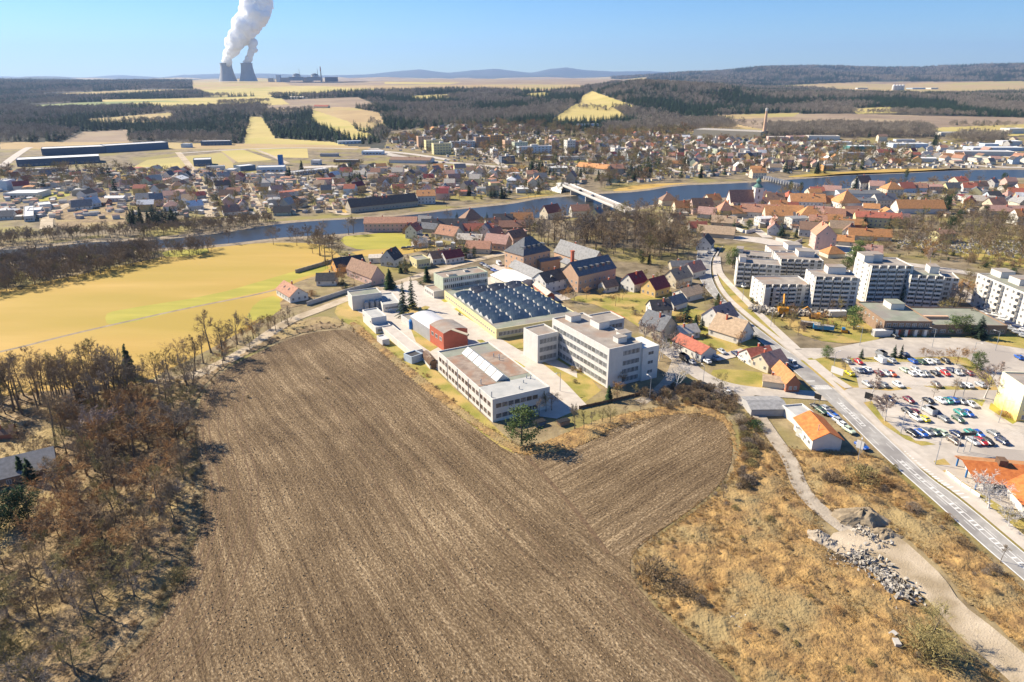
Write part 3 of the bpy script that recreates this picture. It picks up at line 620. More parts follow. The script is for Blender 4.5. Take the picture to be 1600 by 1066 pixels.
def leafy(seed, H=10, W=4, base=.25, cl=55, per=34, ls=.34, flat=.75):
    r = random.Random(seed); t = MB(); c = MB(); t.tube((0, 0, 0), (r.gauss(0, .2), r.gauss(0, .2), H * .72), H * .02, H * .008, 6)
    for i in range(cl):
        az = r.random() * 6.283; h = r.random(); rr = W * .5 * (math.sin(math.pi * (.12 + h * .8)) ** .7) * (r.random() ** .4)
        p = Vector((math.cos(az) * rr, math.sin(az) * rr, H * (base + (1 - base) * h * .96))); cs = W * r.uniform(.09, .19)
        t.tube((0, 0, max(H * base * .6, p.z - rr * .8)), p, .07, .02, 3)
        for j in range(per):
            q = p + Vector((r.gauss(0, 1), r.gauss(0, 1), r.gauss(0, flat))) * cs * .8; a = Vector((r.gauss(0, 1), r.gauss(0, 1), r.gauss(0, 1))).normalized() * ls; b = Vector((r.gauss(0, 1), r.gauss(0, 1), r.gauss(0, 1))).normalized() * ls
            c.tri(tuple(q - a * .5), tuple(q + a * .5), tuple(q + b))
    return t, c
def bushy(seed, H=2.5, W=3, n=900, tw=.03):
    r = random.Random(seed); c = MB()
    for i in range(26):
        az = r.random() * 6.283; d = Vector((math.cos(az) * r.random() * .9, math.sin(az) * r.random() * .9, 1)).normalized(); c.tube((r.gauss(0, .15), r.gauss(0, .15), 0), d * H * .8, .03, .012, 3)
    for i in range(n):
        az = r.random() * 6.283; e = r.random() ** .6; z = r.random(); rr = W / 2 * e * math.sin(math.pi * (.2 + z * .72)); p = Vector((math.cos(az) * rr, math.sin(az) * rr, z * H * (1 - .15 * e)))
        d = rdir(Vector((p.x * .4, p.y * .4, .7)).normalized(), .8, r) * r.uniform(.3, .8) * H * .3; s = d.cross(Vector((r.gauss(0, 1), r.gauss(0, 1), 1))).normalized() * tw
        c.tri(tuple(p - s), tuple(p + s), tuple(p + d))
    return c
def tuft(seed, H=.6, n=40, w=.035, sp=.5):
    r = random.Random(seed); c = MB()
    for i in range(n):
        x, y = r.gauss(0, sp * .5), r.gauss(0, sp * .5); d = Vector((r.gauss(0, .45), r.gauss(0, .45), 1)).normalized() * H * r.uniform(.5, 1.2); s = Vector((r.gauss(0, 1), r.gauss(0, 1), 0)).normalized() * w
        c.tri((x - s.x, y - s.y, 0), (x + s.x, y + s.y, 0), (x + d.x, y + d.y, d.z))
    return c
_s = (7, 6, 6)
def clod(seed):
    r = random.Random(seed); m = MB(); P_ = [Vector((r.gauss(0, 1), r.gauss(0, 1), r.gauss(0, .6))).normalized() * r.uniform(.35, .6) for _ in range(9)]; b = bmesh.new(); [b.verts.new(p) for p in P_]; h_ = bmesh.ops.convex_hull(b, input=b.verts); b.verts.index_update()
    m.v = [tuple(v.co) for v in b.verts]; m.f = [tuple(v.index for v in f.verts) for f in b.faces]; m.m = [0] * len(m.f); b.free(); return m
BT = [bare(11, 14, .35, 12, .65, _s), bare(12, 15, .30, 12, .6, _s), bare(13, 13, .22, 13, .8, _s), bare(14, 16, .42, 11, .5, _s), bare(15, 11, .2, 12, .95, _s, lean=.12), bare(16, 17, .48, 11, .5, _s, tr=.017)]
TREEM = {}
def reg(kind, pairs, mats):
    TREEM[kind] = [(a.mesh('trunk', mats[0]), b.mesh('crown', mats[1])) for a, b in pairs]
reg('bare', BT, ('bark', 'twig')); reg('grey', BT[:4], ('bark', 'twig_grey')); reg('tall', [bare(17, 16, .5, 9, .5, (6, 5, 5), tr=.016), bare(18, 17, .45, 10, .42, (6, 5, 5), tr=.015), bare(19, 15, .4, 10, .6, (6, 5, 5), tr=.017)], ('bark', 'twig')); reg('rust', [bare(21, 10, .15, 13, 1.0, (7, 7, 7), tw=.05, tr=.013), bare(22, 9, .12, 13, 1.05, (7, 7, 7), tw=.05, tr=.013)], ('bark', 'twig_rust'))
reg('olive', BT[2:5], ('bark', 'twig_olive'))
reg('birch', [bare(31, 13, .25, 12, .42, (7, 6, 5), tw=.075, tr=.013), bare(32, 10, .3, 11, .75, (7, 6, 5), tw=.075, tr=.02)], ('bark_pale', 'twig_pink'))
reg('white', [bare(33, 11, .22, 12, .85, (7, 5, 4), tw=.07, tr=.026)], ('bark_pale', 'bark_pale'))
reg('spruce', [spruce(41), spruce(42, 14, .17), spruce(43, 14, .26, .12, 20)], ('bark', 'needle_blue'))
reg('thuja', [spruce(44, 9, .17, .02, 24, 11, 1.2)], ('bark', 'needle'))
reg('pine', [leafy(51, 11, 6.5, .16, 48, 46, .40), leafy(52, 10, 7, .2, 48, 46, .40)], ('bark', 'needle_pine'))
reg('evergreen', [leafy(53, 9, 6, .06, 60, 40)], ('bark', 'needle'))
BUSH = {k: [bushy(s, *a).mesh('shrub', m) for s, a in ((61, ()), (62, (2.2, 3.6)), (63, (3.2, 2.8)))] for k, m in (('twig', 'twig'), ('rust', 'twig_rust'), ('olive', 'twig_olive'), ('grey', 'twig_grey'), ('green', 'needle'), ('tan', 'grass_pale'))}
# coarse versions for the woods seen a long way off
lib = bpy.data.collections.new('wood_library')
def libset(name, objs):
    c = bpy.data.collections.new(name)
    for i, (mb_, mats) in enumerate(objs):
        o = bpy.data.objects.new('%s_%02d' % (name, i), mb_.mesh(name, mats)); c.objects.link(o)
    return c
def coarse_spruce(s, wd=.24): return joined(*spruce(s, 14, wd, .04, 12, 8, 2.3))
def coarse_bare(s): return joined(*bare(s, 12, .2, 11, .85, (6, 5, 4), tw=.16, tr=.010))
def mid_bare(s): return joined(*bare(s, 13, .25, 12, .75, (6, 6, 5), tw=.075, tr=.013))
LIB = dict(
 mixed=libset('mixed', [(coarse_spruce(1), ('bark', 'needle_far')), (coarse_spruce(2, .27), ('bark', 'needle_far')), (coarse_spruce(3, .22), ('bark', 'needle_far')), (coarse_bare(4), ('twig_far', 'twig_far')), (coarse_bare(5), ('twig_far', 'twig_far'))]),
 decid=libset('decid', [(coarse_bare(6), ('twig_far', 'twig_far')), (coarse_bare(7), ('twig_far', 'twig_far')), (coarse_bare(8), ('twig_far', 'twig_far')), (coarse_spruce(9), ('bark', 'needle_far'))]),
 mid=libset('mid', [(mid_bare(71), ('bark', 'twig')), (mid_bare(72), ('bark', 'twig_grey')), (mid_bare(73), ('bark', 'twig')), (mid_bare(74), ('bark', 'twig_olive'))]),
 scrub=libset('scrub', [(bushy(81, 2.4, 3, 420, .05), 'twig'), (bushy(82, 2, 3.4, 420, .05), 'twig_rust'), (bushy(83, 2.4, 3, 420, .05), 'twig_olive'), (bushy(84, 2.6, 3, 420, .05), 'twig_grey')]),
 tuft=libset('tuft', [(tuft(91), 'grass_blade'), (tuft(92, .45, 44, .04, .8), 'grass_blade'), (tuft(93, .8, 30, .03, .4), 'grass_pale'), (tuft(94, .5, 36, .05, .7), 'grass_pale')]),
 clods=libset('clods', [(clod(1), 'plough_clod'), (clod(2), 'plough_clod'), (clod(3), 'plough_clod')]),
 garden=libset('garden', [(mid_bare(75), ('bark', 'twig_olive')), (mid_bare(76), ('bark', 'twig')), (bushy(85, 3, 4, 420, .06), 'twig'), (joined(*leafy(86, 5, 4, .05, 26, 24, .4)), ('bark', 'needle')), (mid_bare(77), ('bark', 'twig_rust')), (coarse_spruce(10, .2), ('bark', 'needle'))]),
)
def scatter(name, pts, scl, vid, libname, label, cat):
    n = len(pts); me = bpy.data.meshes.new(name); me.vertices.add(n); me.vertices.foreach_set('co', np.asarray(pts, float).ravel())
    for an, ty, dt in (('scl', 'FLOAT', scl), ('rot', 'FLOAT', rng.uniform(0, 6.283, n)), ('vid', 'INT', vid)):
        a = me.attributes.new(an, ty, 'POINT'); a.data.foreach_set('value', np.asarray(dt, np.int32 if ty == 'INT' else float))
    o = put(name, me); g = bpy.data.node_groups.new(name, 'GeometryNodeTree')
    g.interface.new_socket('Geometry', in_out='INPUT', socket_type='NodeSocketGeometry'); g.interface.new_socket('Geometry', in_out='OUTPUT', socket_type='NodeSocketGeometry')
    N = g.nodes; L = g.links; gi = N.new('NodeGroupInput'); go = N.new('NodeGroupOutput'); iop = N.new('GeometryNodeInstanceOnPoints'); ci = N.new('GeometryNodeCollectionInfo')
    ci.inputs['Collection'].default_value = LIB[libname]; ci.inputs['Separate Children'].default_value = True; ci.inputs['Reset Children'].default_value = True
    def na(nm, ty): x = N.new('GeometryNodeInputNamedAttribute'); x.data_type = ty; x.inputs['Name'].default_value = nm; return x.outputs['Attribute']
    cx = N.new('ShaderNodeCombineXYZ'); L.new(na('rot', 'FLOAT'), cx.inputs[2]); L.new(cx.outputs[0], iop.inputs['Rotation'])
    L.new(na('scl', 'FLOAT'), iop.inputs['Scale']); L.new(na('vid', 'INT'), iop.inputs['Instance Index']); iop.inputs['Pick Instance'].default_value = True
    L.new(gi.outputs[0], iop.inputs['Points']); L.new(ci.outputs[0], iop.inputs['Instance']); L.new(iop.outputs[0], go.inputs[0])
    md = o.modifiers.new('instances', 'NODES'); md.node_group = g
    tag(o, label, cat, kind='stuff'); return o
def fill(poly, d0, d1, spacing, jitter=.5, terrain=True):
    """points filling a place: seen outline -> world, spaced in metres"""
    xs_ = [p[0] for p in poly]; ys_ = [p[1] for p in poly]
    cand = []
    bx = np.linspace(min(xs_), max(xs_), 40); by = np.linspace(min(ys_), max(ys_), 40)
    gx, gy = np.meshgrid(bx, by); tt = T(gx.ravel(), gy.ravel()); ok = ~np.isnan(tt[:, 0]) & inpoly(gx.ravel(), gy.ravel(), poly) & (tt[:, 1] >= d0 - 100) & (tt[:, 1] <= d1 + 100)
    if ok.sum() < 2: return np.zeros((0, 3))
    t = tt[ok]; x0, x1 = t[:, 0].min() - 60, t[:, 0].max() + 60; y0, y1 = max(d0, t[:, 1].min() - 60), min(d1, t[:, 1].max() + 60)
    X, Y = np.meshgrid(np.arange(x0, x1, spacing), np.arange(y0, y1, spacing)); X = X.ravel() + rng.uniform(-jitter, jitter, X.size) * spacing; Y = Y.ravel() + rng.uniform(-jitter, jitter, Y.size) * spacing
    Z = tz(X, Y); px, py = proj(X, Y, Z); k = inpoly(px, py, poly); return np.stack([X, Y, Z], 1)[k]
# ---------------- building parts ----------------
_W = {}
def window_mesh(w, h, kind='white', bars=1):
    k = (round(w, 2), round(h, 2), kind, bars)
    if k in _W: return _W[k]
    m = MB(); f = .09
    m.quad((f, -.02, f), (w - f, -.02, f), (w - f, -.02, h - f), (f, -.02, h - f), 1)
    for x0, x1, z0, z1 in [(0, w, 0, f), (0, w, h - f, h), (0, f, f, h - f), (w - f, w, f, h - f)] + [(w * i / (bars + 1) - .04, w * i / (bars + 1) + .04, f, h - f) for i in range(1, bars + 1)]: m.box(x0, x1, -.07, 0.02, z0, z1, 0)
    _W[k] = m.mesh('window', ['frame_' + kind, 'glass']); return _W[k]
def loggia_mesh(w, h, rail='w_white', d=1.1):
    k = ('log', round(w, 2), round(h, 2), rail)
    if k in _W: return _W[k]
    m = MB(); m.quad((0, -.03, 0), (w, -.03, 0), (w, -.03, h), (0, -.03, h), 3)
    m.box(.25, .25 + w * .3, -.09, -.04, .2, h - .25, 2); m.box(w * .5, w * .9, -.09, -.04, .9, h - .25, 2)
    m.box(0, w, -d, -.04, -.12, 0, 0); m.box(0, w, -d, -d + .1, 0, h * .40, 0); m.box(0, .1, -d, -.04, 0, h, 0); m.box(w - .1, w, -d, -.04, 0, h, 0)
    _W[k] = m.mesh('balcony', [rail, 'w_brown', 'glass', 'w_grey']); return _W[k]
def frame3(N, L_, R_, h, swap=False):
    """roof corners seen at height h: near, left, right -> origin, angle, lengths (a to the right, b to the left)"""
    n = Vector(G(*N, h)); r = Vector(G(*R_, h)); l = Vector(G(*L_, h)); a = r - n; b = l - n
    if a.length >= b.length: u = a.normalized(); v = Vector((-u.y, u.x)); la = a.length; lb = b.dot(v)
    else: v = b.normalized(); u = Vector((v.y, -v.x)); lb = b.length; la = a.dot(u)
    return n, math.atan2(u.y, u.x), max(la, 2), max(lb, 2)
def flat_body(root, la, lb, h, wall, roof, x0=0, y0=0, z0=0, name='wall', par=.45):
    m = MB(); e = .3; x1, y1 = x0 + la, y0 + lb
    o = [(x0, y0), (x1, y0), (x1, y1), (x0, y1)]; i_ = [(x0 + e, y0 + e), (x1 - e, y0 + e), (x1 - e, y1 - e), (x0 + e, y1 - e)]
    for k in range(4):
        a, b = o[k], o[(k + 1) % 4]; c, d = i_[k], i_[(k + 1) % 4]
        m.quad((*a, z0), (*b, z0), (*b, h), (*a, h)); m.quad((*a, h), (*b, h), (*d, h), (*c, h)); m.quad((*c, h), (*d, h), (*d, h - par), (*c, h - par))
    w_ = m.build(name, wall, root); m = MB(); m.box(x0 + e * .97, x1 - e * .97, y0 + e * .97, y1 - e * .97, h - par - .3, h - par, 0); r_ = m.build('roof', roof, root)
    return w_, r_
def face(la, lb, side, t, z, x0=0, y0=0):
    if side == 'f': return (x0 + t, y0, z), 0
    if side == 'l': return (x0, y0 + lb - t, z), -math.pi / 2
    if side == 'r': return (x0 + la, y0 + t, z), math.pi / 2
    return (x0 + la - t, y0 + lb, z), math.pi
def windows(root, la, lb, side, n, z, w, h, m0=1.0, m1=None, kind='white', bars=1, x0=0, y0=0, mesh=None, name='window', skip=()):
    L_ = la if side in 'fb' else lb; m1 = m0 if m1 is None else m1
    me = mesh or window_mesh(w, h, kind, bars); zs = z if isinstance(z, (list, tuple)) else [z]
    for zz in zs:
        for i in range(n):
            if i in skip: continue
            t = m0 + (L_ - m0 - m1 - w) * (i / max(n - 1, 1)) if n > 1 else (m0 + (L_ - m0 - m1 - w) / 2)
            p, rz = face(la, lb, side, t, zz, x0, y0); put(name, me, root, p, rz)
def roofbox(root, x0, x1, y0, y1, z0, h, mat='w_white', name='roof_housing', top='bitumen'):
    m = MB(); m.box(x0, x1, y0, y1, z0, z0 + h, 0); m.box(x0 - .15, x1 + .15, y0 - .15, y1 + .15, z0 + h, z0 + h + .15, 1); return m.build(name, [mat, top], root)
def pitched(root, L_, W, h, r, wall, roof, x0=0, y0=0, hip=0.0, over=.35, axis='x', chim=1, z0=0, thick=.16, seed=0):
    """gabled or hipped body: ridge along x, rectangle x0..x0+L, y0..y0+W"""
    def P(x, y, z): return (x0 + x, y0 + y, z) if axis == 'x' else (x0 + y, y0 + x, z)
    rev = axis != 'x'
    def Q(m, *p, k=0):
        p = list(p)[::-1] if rev else list(p)
        (m.quad if len(p) == 4 else m.tri)(*p, k)
    m = MB(); z1 = h
    Q(m, P(0, 0, z0), P(L_, 0, z0), P(L_, 0, z1), P(0, 0, z1)); Q(m, P(L_, W, z0), P(0, W, z0), P(0, W, z1), P(L_, W, z1))
    Q(m, P(L_, 0, z0), P(L_, W, z0), P(L_, W, z1), P(L_, 0, z1)); Q(m, P(0, W, z0), P(0, 0, z0), P(0, 0, z1), P(0, W, z1))
    hp = hip * W / 2
    if hip < .9:
        f = hip; zz = z1 + r * (1 - f)
        if f <= 0.01: Q(m, P(L_, 0, z1), P(L_, W, z1), P(L_, W / 2, z1 + r - .02)); Q(m, P(0, W, z1), P(0, 0, z1), P(0, W / 2, z1 + r - .02))
        else:
            for x, s in ((L_, 1), (0, -1)):
                a = [P(x, 0, z1), P(x, W, z1), P(x, W * .5 + W * .5 * f, zz), P(x, W * .5 - W * .5 * f, zz)]; Q(m, *(a if s > 0 else a[::-1]))
    wo = m.build('wall', wall, root)
    m = MB(); o = over; k = r / (W / 2); ze = z1 - o * k
    def slab(pts):
        up = [Vector(p) for p in pts]; dn = [p - Vector((0, 0, thick)) for p in up]
        Q(m, *[tuple(p + Vector((0, 0, .02))) for p in up])
        for i in range(len(up)):
            j = (i + 1) % len(up); Q(m, tuple(dn[i]), tuple(dn[j]), tuple(up[j] + Vector((0, 0, .02))), tuple(up[i] + Vector((0, 0, .02))))
    zr = z1 + r + .05
    if hip < .9: ha, hb = 0, 0
    if hip >= .9:
        a = W / 2
        slab([P(-o, -o, ze), P(L_ + o, -o, ze), P(L_ - a, W / 2, zr), P(a, W / 2, zr)]); slab([P(L_ + o, W + o, ze), P(-o, W + o, ze), P(a, W / 2, zr), P(L_ - a, W / 2, zr)])
        slab([P(L_ + o, -o, ze), P(L_ + o, W + o, ze), P(L_ - a, W / 2, zr)]); slab([P(-o, W + o, ze), P(-o, -o, ze), P(a, W / 2, zr)])
    else:
        slab([P(-o, -o, ze), P(L_ + o, -o, ze), P(L_ + o, W / 2, zr), P(-o, W / 2, zr)]); slab([P(L_ + o, W + o, ze), P(-o, W + o, ze), P(-o, W / 2, zr), P(L_ + o, W / 2, zr)])
    ro = m.build('roof', roof, root)
    rr = random.Random(seed)
    for i in range(chim):
        m = MB(); cx_ = L_ * rr.uniform(.3, .7); cy_ = W * rr.choice([.38, .62]); p = P(cx_, cy_, 0)
        m.box(p[0] - .3, p[0] + .3, p[1] - .3, p[1] + .3, z1 + r * .5, z1 + r + .9, 0); m.box(p[0] - .38, p[0] + .38, p[1] - .38, p[1] + .38, z1 + r + .9, z1 + r + 1.0, 1); m.build('chimney', ['w_redbrick', 'concrete'], ro)
    return wo, ro
GRP = {}
def house(cx, cy, L_, W, h, r, ang, wall, roof, label, cat='house', group=None, hip=0, win=2, chim=1, z=0, name='house', seed=0, kind='white', over=.35):
    """centre in world metres; ridge direction ang"""
    u = Vector((math.cos(ang), math.sin(ang))); v = Vector((-u.y, u.x)); o = Vector((cx, cy)) - u * L_ / 2 - v * W / 2
    t = thing(name, label, cat, (o.x, o.y, z), ang, group)
    pitched(t, L_, W, h, r, 'w_' + wall, 'r_' + roof, hip=hip, chim=chim, seed=seed, over=over)
    if win > 1 and not hip and r > 2 and seed % 3:
        sm_ = window_mesh(.9, 1.3, 'brown', 0); k = math.atan2(r, W / 2); f_ = v.y > 0
        for q in (.3, .62): o2 = put('skylight', sm_, t, (L_ * q + (0 if f_ else .9), W * (.2 if f_ else .8), h + r * .4 + .14)); o2.rotation_euler = (k - math.pi / 2, 0, 0 if f_ else math.pi)
    if win:
        fl = max(1, int((h - .4) / 2.5)); zs = [1.0 + i * 2.7 for i in range(fl)]; wm = window_mesh(1.1, 1.35, kind)
        sides = []
        if v.y > -.3: sides.append('f')
        if v.y < .3: sides.append('b')
        if u.y > -.35: sides.append('l')
        if u.y < .35: sides.append('r')
        for s in sides:
            n = max(2, int((L_ if s in 'fb' else W) / 2.9)) if win > 1 else 2
            windows(t, L_, W, s, n, zs, 1.1, 1.35, 1.0, mesh=wm)
            if s in 'lr' and r > 2.2 and hip < .5: windows(t, L_, W, s, 1, h + .3, .9, 1.1, W / 2 - .45, mesh=window_mesh(.9, 1.1, kind))
    return t
def house_px(px, py, L_, W, h, r, deg, wall, roof, label, **k):
    """px,py: middle of the foot nearest the camera"""
    x, y = G(px, py); ang = R(deg); u = Vector((math.cos(ang), math.sin(ang))); v = Vector((-u.y, u.x)); d = Vector((x, y)).normalized()
    half = abs(d.dot(u)) * L_ / 2 + abs(d.dot(v)) * W / 2
    return house(x + d.x * half * .9, y + d.y * half * .9, L_, W, h, r, ang, wall, roof, label, **k)

# ---------------- the works: near white two-storey hall ----------------
h = 7.9
n, a, la, lb = frame3((769.5, 624.5), (683.5, 548.5), (862, 606), h)
t = thing('factory_building', 'long white two-storey factory with rust-stained roof and peaked skylights beside the ploughed field', 'factory', (*n, 0), a)
flat_body(t, la, lb, h, 'w_white', 'bitumen_green')
windows(t, la, lb, 'l', 15, [1.2, 4.7], 2.0, 1.5, 1.5, kind='brown', bars=3)
windows(t, la, lb, 'f', 7, [1.2, 4.7], 1.8, 1.4, 1.2, la * .22, kind='brown', bars=1)
windows(t, la, lb, 'b', 8, [1.2, 4.7], 2.0, 1.5, 1.5); windows(t, la, lb, 'r', 10, [1.2, 4.7], 2.0, 1.5, 1.5)
for i in range(4):
    m = MB(); yy = lb * (.2 + .2 * i); m.box(-.16, 0, yy, yy + .14, 0, h - .2); m.build('downpipe', 'steel', t)
for q, (x0_, x1_, y0_, y1_) in enumerate(((.3, la * .34, lb * .25, lb * .86), (la * .62, la - .3, lb * .30, lb * .80))):
    m = MB(); m.box(x0_, x1_, y0_, y1_, h - .44, h - .40); m.build('roof_patch', 'rust_roof', t)
m = MB(); m.box(.3, la - .3, .3, lb * .24, h - .44, h - .41); m.build('roof_patch', 'bitumen_grey', t)
for i in range(6):
    y0_ = lb * (.27 + .105 * i); m = MB(); x0_, x1_ = la * .36, la * .60; yl = lb * .095
    b_ = h - .42; hh = 2.0
    m.quad((x0_, y0_, b_), (x0_, y0_ + yl, b_), ((x0_ + x1_) / 2, y0_ + yl, b_ + hh), ((x0_ + x1_) / 2, y0_, b_ + hh), 1); m.f[-1] = m.f[-1][::-1]
    m.quad((x1_, y0_, b_), (x1_, y0_ + yl, b_), ((x0_ + x1_) / 2, y0_ + yl, b_ + hh), ((x0_ + x1_) / 2, y0_, b_ + hh), 1)
    m.tri((x0_, y0_, b_), (x1_, y0_, b_), ((x0_ + x1_) / 2, y0_, b_ + hh), 0); m.tri((x1_, y0_ + yl, b_), (x0_, y0_ + yl, b_), ((x0_ + x1_) / 2, y0_ + yl, b_ + hh), 0)
    m.build('skylight', ['concrete', 'metal_roof' if i % 2 else 'r_white'], t)
for (fx, fy, ch) in ((.10, .28, 1.6), (.04, .05, 1.8), (.55, .08, .8), (.72, .16, .8), (.85, .22, 1.0), (.90, .2, 1.1), (.8, .62, 1.2), (.84, .66, 1.2), (.78, .70, 1.2)):
    m = MB(); m.tube((la * fx, lb * fy, h - .4), (la * fx, lb * fy, h - .4 + ch), .16, .16, 8, 0, True); m.tube((la * fx, lb * fy, h - .4 + ch), (la * fx, lb * fy, h - .2 + ch), .26, .1, 8, 0, True); m.build('vent_pipe', 'steel', t)
# ---------------- school: tall white block with wings ----------------
h = 14.6
n, a, la, lb = frame3((952.3, 545.8), (863, 497), (1004, 534.5), h)
t = thing('school_building', 'tall white five-storey flat-roofed building with window bands and roof huts, right of the factory', 'school', (*n, 0), a)
flat_body(t, la, lb, h, 'w_white', 'bitumen')
wm = window_mesh(2.1, 1.9, 'white', 2)
zs = [1.0, 3.9, 6.8, 9.7, 12.2]
zs = [1.0, 4.1, 7.2, 10.3]
windows(t, la, lb, 'l', 15, zs, 2.1, 1.9, 1.0, mesh=wm)
windows(t, la, lb, 'f', 4, [1.0, 4.1, 7.2, 10.9], 1.9, 1.9, la * .42, 1.0, bars=2, kind='white')
windows(t, la, lb, 'r', 10, zs, 2.1, 1.9, 1.0, mesh=wm)
m = MB(); m.box(la, la + 7.0, -.8, 9, 0, h - 2.2); m.build('stair_wing', 'w_white', t); 
for zz in (2.5, 6.0, 9.5): put('window', window_mesh(2.4, 1.3), t, (la + 2.3, -.8, zz), 0)
ph = [(.30, .62, .82, .93, 2.2), (.62, .95, .50, .66, 2.6), (.45, .72, .10, .18, 2.0), (.70, .98, .16, .26, 2.2)]
for fx0, fx1, fy0, fy1, hh in ph: roofbox(t, la * fx0, la * fx1, lb * fy0, lb * fy1, h - .45, hh)
x_, y_ = -11.5, lb * .66
n2, a2, la2, lb2 = frame3((840.5, 524.8), (818, 512), (874, 518.5), 11.2)
w1 = thing('school_wing', 'lower white three-storey wing with bare end wall joined left of the tall white block', 'school', (*n2, 0), a2)
flat_body(w1, la2, lb2, 11.2, 'w_white', 'bitumen'); windows(w1, la2, lb2, 'f', 5, [1.0, 4.3, 7.6], 2.0, 2.0, .8, bars=3)
windows(w1, la2, lb2, 'b', 5, [1.0, 4.3, 7.6], 2.0, 2.0, .8, bars=3)
n2, a2, la2, lb2 = frame3((930, 505), (912, 493), (975.6, 497), 11.0)
w2 = thing('school_wing', 'white back wing with red roof edge behind the tall white block', 'school', (*n2, 0), a2)
flat_body(w2, la2, lb2, 11.0, 'w_pale', 'bitumen'); windows(w2, la2, lb2, 'f', 7, [1.0, 4.2, 7.4], 2.0, 1.9, .8, bars=2); windows(w2, la2, lb2, 'r', 4, [1.0, 4.2, 7.4], 2.0, 1.9, .8, bars=2)
m = MB(); m.box(la2, la2 + .25, -.2, lb2 + .2, 10.7, 11.15); m.build('roof_edge', 'w_redbrick', w2)
# ---------------- saw-tooth hall ----------------
h = 4.4
n, a, la, lb = frame3((775.6, 514.7), (694, 454), (899, 488), h)
t = thing('sawtooth_hall', 'large low yellow production hall whose roof carries rows of dark glass saw-tooth skylights', 'factory hall', (*n, 0), a)
flat_body(t, la, lb, h, 'w_yellow', 'bitumen_green', par=.2)
windows(t, la, lb, 'l', 26, 1.6, 1.1, 1.1, 2.0, bars=1); windows(t, la, lb, 'f', 12, 1.2, 2.0, 1.8, 1.0, la * .45, bars=2)
NX, NY = 4, 10
y_lo, y_hi = lb * .12, lb * .96
for j in range(NY):
    for i in range(NX):
        if j == NY - 1 and i == 0: continue
        sx = (la - 3) / NX; x0_ = 1.6 + i * sx + (.5 if j % 2 else 0); x1_ = x0_ + sx * .93; sy = (y_hi - y_lo) / NY; y0_ = y_lo + j * sy; hh = 2.2; z_ = h - .2
        m = MB(); n1 = 8
        for q in range(n1):          # curved ridge: rises in the middle of the bay
            fa, fb = q / n1, (q + 1) / n1; xa, xb = x0_ + (x1_ - x0_) * fa, x0_ + (x1_ - x0_) * fb
            ha, hb = hh * (.72 + .28 * math.sin(math.pi * fa)), hh * (.72 + .28 * math.sin(math.pi * fb))
            m.quad((xa, y0_, z_), (xb, y0_, z_), (xb, y0_ + sy * .42, z_ + hb), (xa, y0_ + sy * .42, z_ + ha), 0)
            m.quad((xb, y0_ + sy * .9, z_), (xa, y0_ + sy * .9, z_), (xa, y0_ + sy * .42, z_ + ha), (xb, y0_ + sy * .42, z_ + hb), 1)
        ha = hh * .72
        m.tri((x0_, y0_ + sy * .9, z_), (x0_, y0_, z_), (x0_, y0_ + sy * .42, z_ + ha), 1); m.tri((x1_, y0_, z_), (x1_, y0_ + sy * .9, z_), (x1_, y0_ + sy * .42, z_ + ha), 1)
        s = m.build('skylight', ['sky_glass', 'metal_roof'], t)
        if j >= NY - 2 and i >= 1: s.data.materials[0] = M['r_slate']
        m = MB(); m.tube(((x0_ + x1_) / 2, y0_ + sy * .42, z_ + hh - .1), ((x0_ + x1_) / 2, y0_ + sy * .42, z_ + hh + .7), .2, .2, 7, 0, True); m.build('vent_cap', 'metal_roof', s)
# ---------------- office block ----------------
h = 9.6
n, a, la, lb = frame3((692, 434.6), (677.5, 426), (762, 424.3), h)
t = thing('office_building', 'three-storey pale green office block with white parapet bands behind the dark skylight hall', 'office building', (*n, 0), a)
flat_body(t, la, lb, h, 'w_green', 'bitumen'); windows(t, la, lb, 'f', 20, [1.0, 4.1, 7.2], 2.1, 1.7, .6, bars=1)
for z_ in (2.95, 6.05): m = MB(); m.box(.1, la - .1, -.12, 0, z_, z_ + .95); m.build('parapet_band', 'w_white', t)
roofbox(t, 4, 8, 2, 5, h - .4, 1.0, 'w_pale'); roofbox(t, la * .6, la * .6 + 2, 6, 8, h - .4, .8, 'w_pale')
n, a, la, lb = frame3((677.5, 455.7), (663, 446.5), (701, 452.5), 3.6)
t = thing('office_annex', 'single-storey pale annex with flat roof in front of the green office block', 'annex', (*n, 0), a)
flat_body(t, la, lb, 3.6, 'w_pale', 'bitumen'); windows(t, la, lb, 'l', 5, .9, 1.3, 1.5, 1.0)
n, a, la, lb = frame3((771, 441), (757, 434), (797, 437.5), 4.5)
house(n.x + 11, n.y + 12, 22, 17, 3.6, 1.8, a + math.pi / 2, 'pale', 'white', 'low white-roofed hall between the green office block and the parked cars', cat='hall', name='storage_hall', win=0, chim=0)
